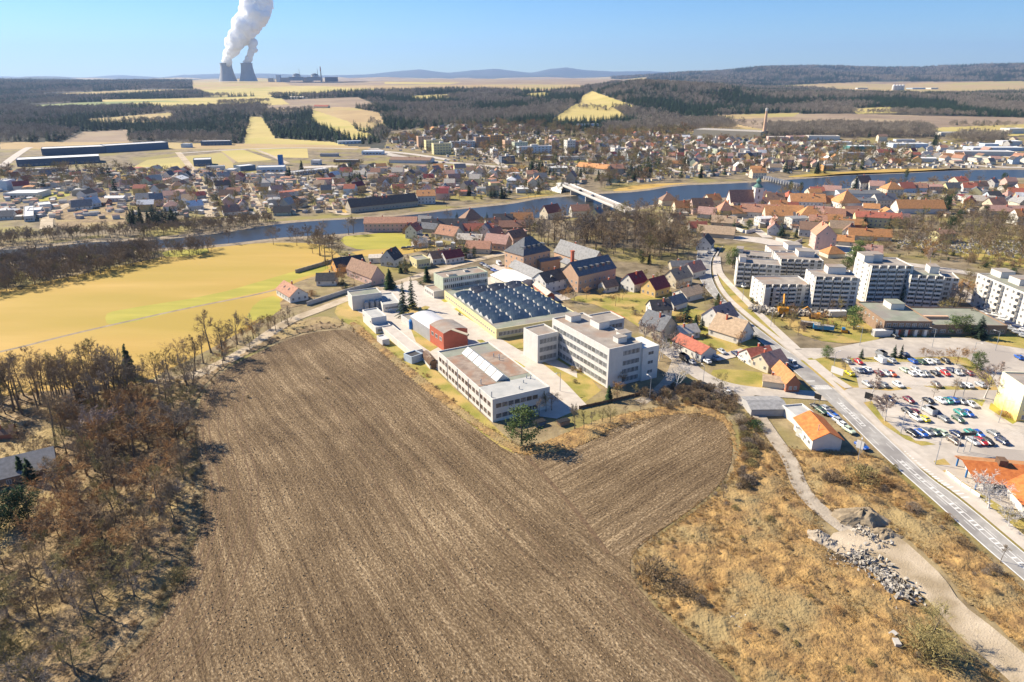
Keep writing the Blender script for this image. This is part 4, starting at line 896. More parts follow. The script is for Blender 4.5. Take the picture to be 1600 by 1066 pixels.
# ---------------- old brewery ----------------
def gable4(N, L_, R_, hN, r, wall, roof, label, ridge='a', hip=0, name='building', cat='building', rows=2, sp=3.2, chim=1, dorm=0, dormside='f'):
    n, a, la, lb = frame3(N, L_, R_, hN); t = thing(name, label, cat, (*n, 0), a)
    if ridge == 'a': pitched(t, la, lb, hN, r, 'w_' + wall, 'r_' + roof, hip=hip, chim=chim)
    else: pitched(t, lb, la, hN, r, 'w_' + wall, 'r_' + roof, hip=hip, chim=chim, axis='y')
    zs = [1.0 + i * 3.1 for i in range(rows) if 1.0 + i * 3.1 + 1.3 < hN]
    for s, ln in (('f', la), ('l', lb), ('r', lb)):
        windows(t, la, lb, s, max(2, int(ln / sp)), zs, 1.0, 1.3, 1.0)
    k = r / ((lb if ridge == 'a' else la) / 2)
    for i in range(dorm):
        L2 = la if dormside == 'f' else lb; t_ = L2 * (i + .8) / (dorm + .6); m = MB(); zz = hN + r * .30; dpt = (r * .30) / k
        m.box(-.7, .7, 0, 2.6, 0, 1.3, 0); m.box(-.9, .9, -.2, 2.9, 1.3, 1.42, 1)
        put('dormer', m.mesh('dormer', ['glass', 'r_slate']), t, (t_, dpt, zz) if dormside == 'f' else (dpt, t_, zz), 0 if dormside == 'f' else -math.pi / 2)
    return t, la, lb
gable4((818, 399), (787.6, 391), (860, 390), 10.5, 7.5, 'salmon', 'slate', 'big square orange brewery building with tall dark hipped roof', hip=1, name='brewery_building', rows=3, dorm=5, chim=0)
gable4((852, 441.3), (795, 415.5), (868, 436), 4.8, 3.0, 'ochre', 'grey', 'long low yellow-ochre brewery range with light grey roof', ridge='b', name='brewery_range', rows=1, chim=0)
gable4((853, 441.5), (838, 433), (894.6, 432), 5.6, 3.8, 'white', 'dark', 'white two-storey brewery range with dark roof facing the sawtooth hall', name='brewery_range', rows=2)
gable4((904, 431), (893, 419), (962.5, 418), 8.6, 5.5, 'salmon', 'slate', 'long orange brewery range with dark roof windows in a row', name='brewery_range', rows=2, dorm=6, chim=0)
gable4((925, 412), (866, 392), (945, 408), 8.6, 6, 'salmon', 'grey', 'rear orange brewery range with broad pale grey roof', ridge='b', name='brewery_range', rows=2, dorm=0)
n, a, la, lb = frame3((895, 416), (876, 408), (904, 415.5), 11)
t = thing('brewery_tower', 'plain grey brewery tower with a brick chimney at the courtyard corner', 'tower', (*n, 0), a); pitched(t, lb, la + 3, 11, 1.5, 'w_stone', 'r_grey', axis='y', chim=0)
m = MB(); m.box(0, 1.4, 1, 2.4, 11, 18, 0); m.box(-.2, 1.6, .8, 2.6, 18, 18.6, 0); m.build('chimney', 'w_redbrick', t); windows(t, la + 3, lb, 'f', 1, [3, 6.5], 1.2, 1.6, 1.0)
gable4((855, 461), (833, 444), (864, 458), 3.4, 1.2, 'redbrick', 'pale', 'low brick shed with grey roof at the right corner of the sawtooth hall', ridge='b', name='brick_shed', cat='shed', rows=1, chim=0)
gable4((845, 409), (842, 406), (888, 402), 6, .8, 'salmon', 'slate', 'low orange link building with dark flat roof in the brewery courtyard', name='brewery_link', rows=1, chim=0)
# ---------------- left part of the works ----------------
n, a, la, lb = frame3((549.6, 463), (545, 458), (596, 457), 7.0)
t = thing('boiler_house', 'windowless pale grey hall with metal tanks along its wall at the works gate', 'industrial hall', (*n, 0), a); flat_body(t, la, max(lb, 9), 7.0, 'w_white', 'bitumen_green')
for i in range(5): m = MB(); m.lathe([(1.1, 0), (1.1, 3.6), (.8, 4.1), (.1, 4.3)], 12, cx=6 + i * 2.6, cy=-1.6); m.build('tank', 'steel', t)
n, a, la, lb = frame3((598, 476), (590, 465), (622, 468.5), 3.8)
t = thing('workshop', 'low grey workshop with flat roof behind the white parked car', 'workshop', (*n, 0), a); flat_body(t, la, lb + 6, 3.8, 'w_pale', 'bitumen_grey'); windows(t, la, lb, 'f', 4, 1.4, 1.6, 1.0, 1.0)
n, a, la, lb = frame3((580, 497), (566, 484), (604, 493.5), 5.6)
t = thing('workshop', 'small white two-level workshop with flat grey roof at the field corner', 'workshop', (*n, 0), a); flat_body(t, la, lb, 5.6, 'w_white', 'bitumen_grey'); windows(t, la, lb, 'l', 2, 3.0, 1.2, 1.0, 1.0)
flat_body(t, la, 5, 3.0, 'w_white', 'bitumen_grey', 0, -5.05, name='front_wall'); windows(t, la, 5, 'f', 4, .9, 1.3, 1.3, .8, y0=-5.05)
n, a, la, lb = frame3((660, 549), (596, 511), (685, 540), 2.7)
n, a, la, lb = frame3((641, 549), (596, 511), (660, 545), 2.7)
t = thing('garage_row', 'long low row of garages with pale concrete roof beside the ploughed field', 'garages', (*n, 0), a); flat_body(t, la, lb, 2.7, 'w_pale', 'pavement', par=.1)
m = window_mesh(2.4, 2.1, 'brown', 0); windows(t, la, lb, 'r', 12, .05, 2.4, 2.1, .5, mesh=m, name='garage_door')
n, a, la, lb = frame3((643, 558), (641, 552), (661, 552), 3.0)
t = thing('shed', 'small white shed with blue doors at the end of the garages', 'shed', (*n, 0), a); flat_body(t, la, 5, 3.0, 'w_paleblue', 'r_dark')
n, a, la, lb = frame3((671, 569), (659, 555), (684, 566), 2.2)
t = thing('barrel_shed', 'brown corrugated shed with rounded roof left of the white factory building', 'shed', (*n, 0), a)
m = MB(); k = 10
for i in range(k):
    t0, t1 = math.pi * i / k, math.pi * (i + 1) / k; x0_, z0_ = la / 2 - la / 2 * math.cos(t0), 1.4 + 2.4 * math.sin(t0); x1_, z1_ = la / 2 - la / 2 * math.cos(t1), 1.4 + 2.4 * math.sin(t1)
    for j in range(16): y0_, y1_ = lb * j / 16, lb * (j + 1) / 16; e = .12 * (j % 2); m.quad((x0_, y0_, z0_ + e), (x0_, y1_, z0_ + e), (x1_, y1_, z1_ + e), (x1_, y0_, z1_ + e))
m.build('roof', 'wood_dark', t); m = MB(); m.box(.1, la - .1, .1, lb - .1, 0, 1.6); m.build('wall', 'w_pale', t); m = MB(); m.box(.6, la - .6, .06, .1, 0, 3.3); m.build('end_wall', 'wood_dark', t)
n, a, la, lb = frame3((692.5, 521), (671, 507), (733, 514.7), 7.6)
t = thing('red_hall', 'red brick hall with rounded grey roof in the middle of the works yard', 'factory hall', (*n, 0), a)
m = MB(); k = 10
for i in range(k):
    f0, f1 = i / k, (i + 1) / k; g = lambda f: 7.6 + 1.1 * math.sin(math.pi * f); m.quad((la * f0, -.3, g(f0)), (la * f0, lb, g(f0)), (la * f1, lb, g(f1)), (la * f1, -.3, g(f1))); m.f[-1] = m.f[-1][::-1]
    m.quad((la * f0, .0, 7.6), (la * f1, 0, 7.6), (la * f1, 0, g(f1)), (la * f0, 0, g(f0)), 1)
m.build('roof', ['bitumen', 'w_redbrick'], t); m = MB(); m.box(0, la, 0, lb, 0, 7.58); m.build('wall', 'w_redbrick', t); windows(t, la, lb, 'l', 3, [3.8], 2.0, 1.6, 1.5)
m = MB(); m.tube((la * .35, -.2, 8.6), (la * .62, -8, 8.2), .55, .55, 4); m.build('conveyor', 'w_stone', t)
flat = (lb, la)
t2 = thing('grey_hall', 'grey metal hall with weathered white rounded roof joined behind the red brick hall', 'factory hall', tuple(n + Vector((math.cos(a + math.pi / 2), math.sin(a + math.pi / 2))) * (lb + .1)) + (0,), a); lb_ = 19
m = MB()
for i in range(k):
    f0, f1 = i / k, (i + 1) / k; g = lambda f: 5.6 + 1.3 * math.sin(math.pi * f); m.quad((la * f1, 0, g(f1)), (la * f1, lb_, g(f1)), (la * f0, lb_, g(f0)), (la * f0, 0, g(f0)))
m.build('roof', ['metal_roof'], t2); m = MB(); m.box(0, la, 0, lb_, 0, 5.58); m.build('wall', 'w_grey', t2)
x, y = G(644, 514)
for q in (0, 3.2):
    t = thing('water_tank', 'blue plastic tank, %s of the pair beside the grey hall' % ('left' if q == 0 else 'right'), 'tank', (x + q, y + q * .3, 0)); m = MB(); m.lathe([(1.3, 0), (1.3, 3.6), (.9, 4.2), (.1, 4.4)], 14); m.build('body', 'w_blue', t); m = MB(); m.lathe([(.4, 4.3), (.4, 4.7), (.05, 4.75)], 10); m.build('cap', 'black', t)
    M['tankblue'] = M.get('tankblue') or mk('tankblue', (.02, .16, .42), rough=.4); t.children[0].data.materials[0] = M['tankblue']
roots = thing('white_shed', 'small white shed with flat roof beside the two blue tanks', 'shed', (*G(640, 512), 0), a); flat_body(roots, 6, 9, 3.2, 'w_white', 'bitumen_green')
t = thing('site_cabin', 'white site cabin on the field verge beside the long garages', 'cabin', (*G(598, 541), 0), a); 
for o in list(t.children): pass
flat_body(t, 3, 6, 2.6, 'w_white', 'r_white')
# ---------------- prefabricated apartment blocks right of the road ----------------
def block(N, L_, R_, storeys, label, wall='w_white', roof='bitumen', cols=None, hut=(), base=.6, logg=True, name='apartment_building', cat='apartment building', lw=3, dmin=None, rail='w_white', kind='white', sh=2.85, grp=None, tdir=True):
    h = storeys * sh + base
    n, a, la, lb = frame3(N, L_, R_, h)
    if dmin: 
        lb = max(lb, dmin)
    t = thing(name, label, cat, (*n, 0), a, grp); flat_body(t, la, lb, h, wall, roof)
    cw = 3.3; nc = cols or max(2, int(la / cw)); step = la / nc; cnt = 0
    lm = loggia_mesh(step * .9, 2.1, rail); wm = window_mesh(2.0, 1.5, kind, 1)
    zs = [base + i * sh + .35 for i in range(storeys)]
    for z_ in zs:
        for c in range(nc):
            if cnt >= 98: break
            x = (c + .05) * step; cnt += 1
            if logg and (c % 6) not in (4, 5): put('balcony', lm, t, (x, 0, z_), 0)
            else: put('window', wm, t, (x + step * .15, 0, z_ + .5), 0)
    if cnt >= 98:      # the rest of the openings beyond one hundred
        m = MB(); k = 0
        for z_ in zs:
            for c in range(nc):
                k += 1
                if k <= 98: continue
                x = (c + .15) * step; m.box(x, x + step * .7, -.06, -.02, z_ + .5, z_ + 2.0, 0)
        if m.v: o = m.build('window_bank', 'glass', t); o['kind'] = 'stuff'
    nl = max(1, int(lb / 4.2))
    for z_ in zs:
        for c in range(nl): put('window', window_mesh(1.1, 1.2, kind, 0), t, (0, lb * (c + .4) / nl, z_ + .8), -math.pi / 2)
    for fx0, fx1, fy0, fy1, hh in hut: roofbox(t, la * fx0, la * fx1, lb * fy0, lb * fy1, h - .45, hh)
    return t, la, lb, h
def block_px(N, base_y, L_, R_, storeys, label, **k):
    h = height_at(N[0], base_y, N[1]); k['sh'] = (h - .6) / storeys; return block(N, L_, R_, storeys, label, **k)
t, la, lb, h = block_px((1194.5, 446), 479.5, (1185, 431), (1270, 445.5), 5, 'half-demolished grey-white apartment block with torn open left end behind the orange excavator', hut=())
m = MB(); m.box(la * .02, la * .24, -1.3, -.1, .2, h - 1.5); m.build('torn_end', 'concrete', t)
for i in range(4): m = MB(); m.box(la * .13, la * .17, -1.45, -1.3, 1 + i * h * .21, 2.8 + i * h * .21); m.build('window', 'black', t)
block_px((1274, 433), 484, (1253, 420), (1344.5, 435), 7, 'tall grey-white apartment block with dark loggias right of the half-demolished one', hut=((.40, .80, .55, .95, 3.2),))
block_px((1220, 405.5), 436, (1214, 393), (1287.5, 408), 5, 'apartment block with dark top-floor loggias behind the two gutted blocks', hut=((.5, .88, .5, .95, 3),))
block_px((1153, 411), 448, (1153, 402), (1221.5, 415), 5, 'white apartment block nearest the bend of the main road', hut=((.05, .2, .3, .9, 2.6),), dmin=10)
block_px((1148, 397), 418, (1147, 389), (1206, 402), 3, 'low apartment block with flat roof furthest left behind the others', hut=((.02, .2, .3, .9, 2.6),), dmin=10)
block_px((1207, 392), 412, (1210, 383), (1262, 393), 3, 'small apartment block at the very back beside the wide street', hut=((.5, .9, .3, .9, 3),), dmin=10)
block_px((1361, 415.5), 474, (1338, 402), (1428.5, 416), 8, 'tallest white apartment block of eight storeys behind the flat brown shop', hut=((.0, .22, .45, .95, 3.4), (.24, .5, .6, .98, 3.4)))
block_px((1423, 430), 479, (1414, 419), (1476, 433), 7, 'lower continuation of the tallest white apartment block with terrace roof', hut=((.7, .98, .5, .95, 3.2),), roof='bitumen_green', dmin=14)
x = block_px((1477, 434), 480, (1468, 425), (1500, 436), 6, 'short white end section of the tallest apartment block beside bare pink trees', logg=False, dmin=12)
# long white block at the right edge: its lit long side faces left and down
h = 5 * 2.85 + .6
L0 = Vector(G(1528, 427, h)); N0 = Vector(G(1612, 462, h)); v = (L0 - N0).normalized(); u = Vector((v.y, -v.x)); lb = (L0 - N0).length
t = thing('apartment_building', 'long white apartment block with small balconies cut by the right edge of the view', 'apartment building', (*N0, 0), math.atan2(u.y, u.x)); la = 13
flat_body(t, la, lb, h, 'w_white', 'bitumen_green')
k = int(lb / 3.6)
for i in range(5):
    for c in range(k):
        z_ = .9 + i * 2.85; y_ = lb * (c + .8) / k
        if c % 5 in (1, 4): put('balcony', loggia_mesh(2.3, 2.0, 'w_pale'), t, (0, y_, z_), -math.pi / 2)
        else: put('window', window_mesh(1.3, 1.3), t, (0, y_, z_ + .5), -math.pi / 2)
    for c in range(3): put('window', window_mesh(1.3, 1.3), t, (la - 2 - c * 3.6, lb, .9 + i * 2.85 + .5), math.pi)
for f in (.1, .45, .8): roofbox(t, la * .45, la * .95, lb * f, lb * f + 7, h - .45, 2.8)
# flat brown shop
h = height_at(1378, 524, 501.6)
n, a, la, lb = frame3((1383, 501.6), (1339, 471), (1458, 502.5), h)
t = thing('shop_building', 'brown brick two-storey shop with green flat roof and red doors on the pale square', 'shop', (*n, 0), a)
flat_body(t, la, lb, h, 'w_brown', 'bitumen_green'); windows(t, la, lb, 'f', 7, h - 2.6, 1.7, 1.6, 1.0); windows(t, la, lb, 'l', 7, h - 2.6, 1.2, 1.2, 2.0)
M['shopwall'] = M['w_salmon']
for i in range(5):
    m = MB(); m.box(la * (.03 + .2 * i), la * (.03 + .2 * i) + 1.2, -1.4, -.02, 0, 3.1); m.build('pillar', 'w_white', t)
m = MB(); m.box(0, la, -1.6, -.02, 3.1, 3.4); m.build('canopy', 'r_dark', t)
for i in (1, 2): m = MB(); m.box(la * (.07 + .2 * i), la * (.17 + .2 * i), -.2, -.02, 0, 2.8); m.build('door', 'w_redbrick', t)
for i in (0, 3, 4): put('window', window_mesh(la * .12, 1.6, 'white', 3), t, (la * (.08 + .19 * i), 0, .9), 0)
roofbox(t, la * .52, la * .82, lb * .62, lb * .88, h - .45, 2.6, 'w_pale', top='bitumen_green')
t2 = thing('shop_extension', 'lower flat-roofed extension right of the brown shop, behind two pines', 'shop', tuple(n + Vector((math.cos(a), math.sin(a))) * (la + .1) + Vector((-math.sin(a), math.cos(a))) * 1.0) + (0,), a)
le = (Vector(G(1533, 481, h - 1.6)) - Vector(G(1458, 503, h - 1.6))).dot(Vector((math.cos(a), math.sin(a))))
flat_body(t2, max(le, 30), lb * .9, h - 1.8, 'w_brown', 'bitumen_green'); windows(t2, max(le, 30), lb, 'f', 9, 1.0, 2.2, 1.5, 1.0, bars=2)
m = MB(); m.box(.5, 12, lb * .32, lb * .38, h - 2.2, h - 1.0); m.build('red_screen', 'w_salmon', t2)
# yellow block at the right edge: wall colour turns mottled orange towards the bottom
h = height_at(1552, 633, 580.5)
L0 = Vector(G(1552, 633)); N0 = Vector(G(1587, 660)); v = (L0 - N0).normalized(); u = Vector((v.y, -v.x)); lb = (L0 - N0).length
t = thing('yellow_building', 'pale yellow block with orange lower wall at the right edge', 'apartment building', (*N0, 0), math.atan2(u.y, u.x)); la = 40
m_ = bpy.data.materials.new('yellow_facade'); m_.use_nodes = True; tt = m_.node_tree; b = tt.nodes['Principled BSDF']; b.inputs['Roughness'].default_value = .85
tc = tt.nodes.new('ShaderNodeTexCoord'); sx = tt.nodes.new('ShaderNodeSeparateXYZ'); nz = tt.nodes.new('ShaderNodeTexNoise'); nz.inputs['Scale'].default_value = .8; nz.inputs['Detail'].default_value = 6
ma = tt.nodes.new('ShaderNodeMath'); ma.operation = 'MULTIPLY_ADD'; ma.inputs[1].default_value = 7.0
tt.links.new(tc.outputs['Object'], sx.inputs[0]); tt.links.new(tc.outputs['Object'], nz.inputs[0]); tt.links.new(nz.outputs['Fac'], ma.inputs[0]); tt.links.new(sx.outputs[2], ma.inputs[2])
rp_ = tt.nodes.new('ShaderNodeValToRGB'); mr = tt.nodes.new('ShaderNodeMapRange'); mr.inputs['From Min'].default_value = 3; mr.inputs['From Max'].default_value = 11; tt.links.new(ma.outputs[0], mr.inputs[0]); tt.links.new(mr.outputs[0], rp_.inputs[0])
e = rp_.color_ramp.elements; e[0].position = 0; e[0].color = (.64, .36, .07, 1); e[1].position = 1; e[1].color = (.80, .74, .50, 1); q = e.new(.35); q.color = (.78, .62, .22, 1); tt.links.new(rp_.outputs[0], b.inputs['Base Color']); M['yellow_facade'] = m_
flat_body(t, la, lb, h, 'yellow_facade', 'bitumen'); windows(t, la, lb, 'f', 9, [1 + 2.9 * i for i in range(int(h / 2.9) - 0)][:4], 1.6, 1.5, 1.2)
# orange tiled supermarket, bottom right
def T3(px, py, z): x, y = G(px, py, z); return (x, y, z)
zr, ze = 5.6, 3.0
A = Vector(T3(1504, 718, zr)); B_ = Vector(T3(1573, 724, zr)); C1 = Vector(T3(1525.5, 754, ze)); D1 = Vector(T3(1476.5, 709, ze))
u = (B_ - A).normalized(); v = Vector((-u.y, u.x, 0)); half = (A - C1).dot(v); half2 = max(half, 5)
t = thing('supermarket', 'orange tiled supermarket with dark gabled entrance hall and white walls, bottom right corner', 'supermarket', (A.x, A.y, 0), math.atan2(u.y, u.x))
lx = (C1 - A).dot(u); Ls = 62.0; g0 = min(lx, 0)
m = MB(); W2 = half
m.quad((0, 0, zr), (lx, -W2, ze), (Ls, -W2, ze), (Ls, 0, zr), 1); m.quad((0, 0, zr), (Ls, 0, zr), (Ls, W2, ze), (lx, W2, ze), 0)
m.quad((0, 0, zr - .3), (Ls, 0, zr - .3), (Ls, -W2, ze - .3), (lx, -W2, ze - .3), 1); m.quad((lx, W2, ze - .3), (Ls, W2, ze - .3), (Ls, 0, zr - .3), (0, 0, zr - .3), 1)
m.quad((lx, -W2, ze), (lx, -W2, ze - .3), (Ls, -W2, ze - .3), (Ls, -W2, ze), 2)
m.build('roof', ['r_orange', 'r_tile', 'w_brown'], t)
m = MB(); m.tri((max(lx, 0) + 1.4, W2 * .92, ze - .2), (max(lx, 0) + 1.4, -W2 * .92, ze - .2), (max(lx, 0) + 1.4, 0, zr - .7)); m.build('gable_boarding', 'wood_dark', t)
m = MB(); m.box(max(lx, 0) + 2.6, Ls - .5, -W2 + 1.2, W2 - 1.2, 0, ze - .15); m.build('wall', 'w_white', t)
for i in range(6): m = MB(); m.box(5 + i * 8, 9.5 + i * 8, -W2 + 1.1, -W2 + 1.18, .9, 2.2); m.build('window', 'glass', t)
for yv in (W2 * .85, 0, -W2 * .85): m = MB(); m.box(lx + .6, lx + .95, yv - .17, yv + .17, 0, ze - .1); m.build('post', 'tankblue', t)
m = MB(); m.box(8.3, 10.3, -1.2, 1.2, zr - .8, zr + 1.2); o = m.build('roof_dormer', 'wood_dark', t)
# lower wing roof running towards the camera
m = MB(); X0, X1 = 7.5, 25
m.quad((X0, -W2 - 22, ze + .2), ((X0 + X1) / 2, -W2 - 22, zr - .5), ((X0 + X1) / 2, 0, zr - .5), (X0, 0, ze + .2)); m.quad(((X0 + X1) / 2, -W2 - 22, zr - .5), (X1, -W2 - 22, ze + .2), (X1, 0, ze + .2), ((X0 + X1) / 2, 0, zr - .5))
for f in list(m.f): pass
m.tri((X0 + 1, -W2 - 21, ze), (X1 - 1, -W2 - 21, ze), ((X0 + X1) / 2, -W2 - 21, zr - .8), 1); m.build('wing_roof', ['r_tile', 'w_white'], t)
m = MB(); m.box(X0 + 1, X1 - 1, -W2 - 21, -W2, 0, ze + .1); m.build('wing_wall', 'w_white', t)
# white fence of the shop
# ---------------- garage with orange roof left of the road ----------------
h = 4.0
n, a, la, lb = frame3((1271, 686), (1243, 652.5), (1316, 685.5), h)
t = thing('garage_workshop', 'car workshop with bright orange gabled roof and plain grey gable beside the dirt track', 'workshop', (*n, 0), a)
pitched(t, lb, la, h, 2.2, 'w_white', 'r_tile', axis='y', chim=0, over=.5); windows(t, la, lb, 'l', 4, 1.2, 1.5, 1.1, 1.5); windows(t, la, lb, 'r', 3, .2, 2.6, 2.8, 1.5, bars=0, name='garage_door')
m = MB(); m.tube((la * .28, lb * .2, h + .8), (la * .28, lb * .2, h + 3.2), .12, .12, 6, 0, True); m.build('flue', 'steel', t)
n2, a2, la2, lb2 = frame3((1245, 651), (1244.5, 640), (1277, 648), 3.2)
t = thing('flat_annex', 'white flat-roofed annex behind the orange-roofed workshop', 'annex', (*n2, 0), a2); flat_body(t, la2, 8, 3.2, 'w_white', 'bitumen_grey')
n2, a2, la2, lb2 = frame3((1175, 637.5), (1170, 627), (1231, 637), 3.0)
t = thing('grey_depot', 'long low grey shed with panelled lean-to roof by the side street', 'shed', (*n2, 0), a2); pitched(t, la2, 9, 2.6, .9, 'w_grey', 'r_grey', chim=0)
for i in range(1, 5): m = MB(); m.box(la2 * i / 5 - .08, la2 * i / 5 + .08, .2, 4.3, 2.95, 3.4); 
# container beside the workshop
for (px, py, c, lab) in ((1243, 681, 'pale', 'cream shipping container left of the orange-roofed workshop'), (1398, 487, 'white', 'white site container beside the apartment building site'), (1296, 496, 'white', 'white site container in front of the gutted apartment block'), (1366, 527, 'white', 'white site container on the pale square left of the brown shop')):
    x_, y_ = G(px, py)
    if lab.startswith('white site container beside'): continue
    t = thing('container', lab, 'container', (x_, y_, 0), R(-62) if c == 'pale' else R(2)); m = MB(); m.box(0, 7.5, 0, 2.5, .15, 2.7); m.build('body', 'w_' + c, t); m = MB(); m.box(-.05, 7.55, -.05, 2.55, 2.7, 2.78); m.build('roof', 'r_grey' if c == 'pale' else 'r_white', t)
    for i in range(2): m = MB(); m.box(-.06, 0, .1 + i * 1.2, 1.2 + i * 1.2, .25, 2.6); m.build('door', 'w_grey', t)
# site machines
M['machine'] = mk('machine', (.62, .27, .02), rough=.5); M['truckblue'] = mk('truckblue', (.03, .22, .45), rough=.5)
def excavator(px, py, ang, big, lab):
    t = thing('excavator', lab, 'excavator', (*G(px, py), 0), R(ang), 'orange machines on the demolition site'); s = big
    for yv in (-1.3, .7): m = MB(); m.box(-2 * s, 2 * s, yv * s, (yv + .6) * s, 0, .9 * s); m.build('track', 'black', t)
    m = MB(); m.box(-2.2 * s, 1.2 * s, -1.3 * s, 1.3 * s, .95 * s, 2.2 * s); m.box(-2.3 * s, -1 * s, -1.3 * s, 1.3 * s, 2.2 * s, 2.7 * s); m.build('body', 'machine', t)
    m = MB(); m.box(.2 * s, 1.6 * s, .3 * s, 1.3 * s, 2.2 * s, 3.3 * s); m.build('cab', 'glass', t)
    m = MB(); m.tube((1 * s, -.3 * s, 1.8 * s), (3.2 * s, -.3 * s, 5.2 * s), .32 * s, .25 * s, 4); m.tube((3.2 * s, -.3 * s, 5.2 * s), (5.4 * s, -.3 * s, 3.6 * s), .24 * s, .16 * s, 4); m.build('arm', 'machine', t)
    m = MB(); m.box(5.1 * s, 5.9 * s, -.8 * s, .3 * s, 2.9 * s, 3.6 * s); m.build('bucket', 'steel', t)
excavator(1222, 492, 75, 1.6, 'tall orange excavator reaching up to the torn apartment block'); excavator(1272, 498, 160, 1.0, 'small orange excavator on the grass in front of the gutted block')
for px, py, ang, c, lab in ((1250, 512, -20, 'w_brown', 'rusty brown tipper trailer on the grass by the demolition site'), (1270, 517, -20, 'truckblue', 'bright blue tipper trailer behind the rusty brown one')):
    t = thing('tipper_trailer', lab, 'trailer', (*G(px, py), 0), R(ang)); m = MB(); m.box(0, 8, 0, 2.5, 1.0, 2.6); m.box(.2, 7.8, .2, 2.3, 2.6, 2.62, 1); m.build('body', [c, 'rubble_m'], t)
    for xx in (1, 2.4, 6): 
        for yy in (0, 2.2): w_ = MB(); w_.tube((xx, yy, .5), (xx, yy + .3, .5), .5, .5, 12, 0, True); w_.build('wheel', 'tyre', t)
t = thing('tractor', 'small yellow and blue roller parked on the grass left of the white container', 'roller', (*G(1314, 521), 0), R(-20)); m = MB(); m.box(0, 2.6, 0, 1.4, .5, 1.5); m.build('body', 'machine', t); m = MB(); m.box(.2, 1.4, 0, 1.4, 1.5, 2.4); m.build('cab', 'truckblue', t); m = MB(); m.tube((2.8, -.1, .6), (2.8, 1.5, .6), .6, .6, 12, 0, True); m.build('drum', 'steel', t)
# demolition rubble and the rubble of the yard
def rubble(name, pts, n, s0, s1, lab, hh=.8):
    r = random.Random(len(name) + n); m = MB(); w_ = [G(*p) for p in pts]
    for i in range(n):
        k = r.randrange(len(w_) - 1); f = r.random(); x_ = w_[k][0] * (1 - f) + w_[k + 1][0] * f + r.gauss(0, 1.6); y_ = w_[k][1] * (1 - f) + w_[k + 1][1] * f + r.gauss(0, 1.6); s = r.uniform(s0, s1)
        c_ = Vector((x_, y_, r.random() * hh)); ax = [Vector((r.gauss(0, 1), r.gauss(0, 1), r.gauss(0, 1))).normalized() * s * q for q in (1, .8, .5)]; b0 = len(m.v)
        for sx in (-1, 1):
            for sy in (-1, 1):
                for sz in (-1, 1): m.v.append(tuple(c_ + ax[0] * sx * .5 + ax[1] * sy * .5 + ax[2] * sz * .5))
        for f_ in ((0, 1, 3, 2), (4, 6, 7, 5), (0, 4, 5, 1), (2, 3, 7, 6), (0, 2, 6, 4), (1, 5, 7, 3)): m.f.append(tuple(b0 + q for q in f_)); m.m.append(0)
    o = m.build(name, 'rubble_m', None); tag(o, lab, 'rubble', kind='stuff')
rubble('demolition_rubble', [(1180, 486), (1200, 490), (1225, 492), (1250, 492), (1290, 494)], 900, .4, 1.6, 'pale heap of broken concrete along the foot of the gutted blocks', 2.2)
rubble('concrete_rubble', [(1338, 868), (1352, 880), (1372, 895), (1392, 912), (1412, 930), (1395, 925)], 900, .25, .85, 'heap of broken pale concrete along the gravel yard', 1.1)
rubble('concrete_rubble', [(1288, 868), (1310, 878), (1340, 878)], 200, .15, .6, 'thin trail of small rubble left of the big heap', .4)
rubble('concrete_rubble', [(1335, 832), (1350, 830), (1362, 842), (1378, 852)], 240, .2, .8, 'dark rubble line across the top of the gravel yard', .7)
rubble('concrete_rubble', [(1150, 960), (1160, 975), (1168, 995)], 120, .2, .6, 'small white rubble scattered in the dry grass left of the thorn bush', .4)
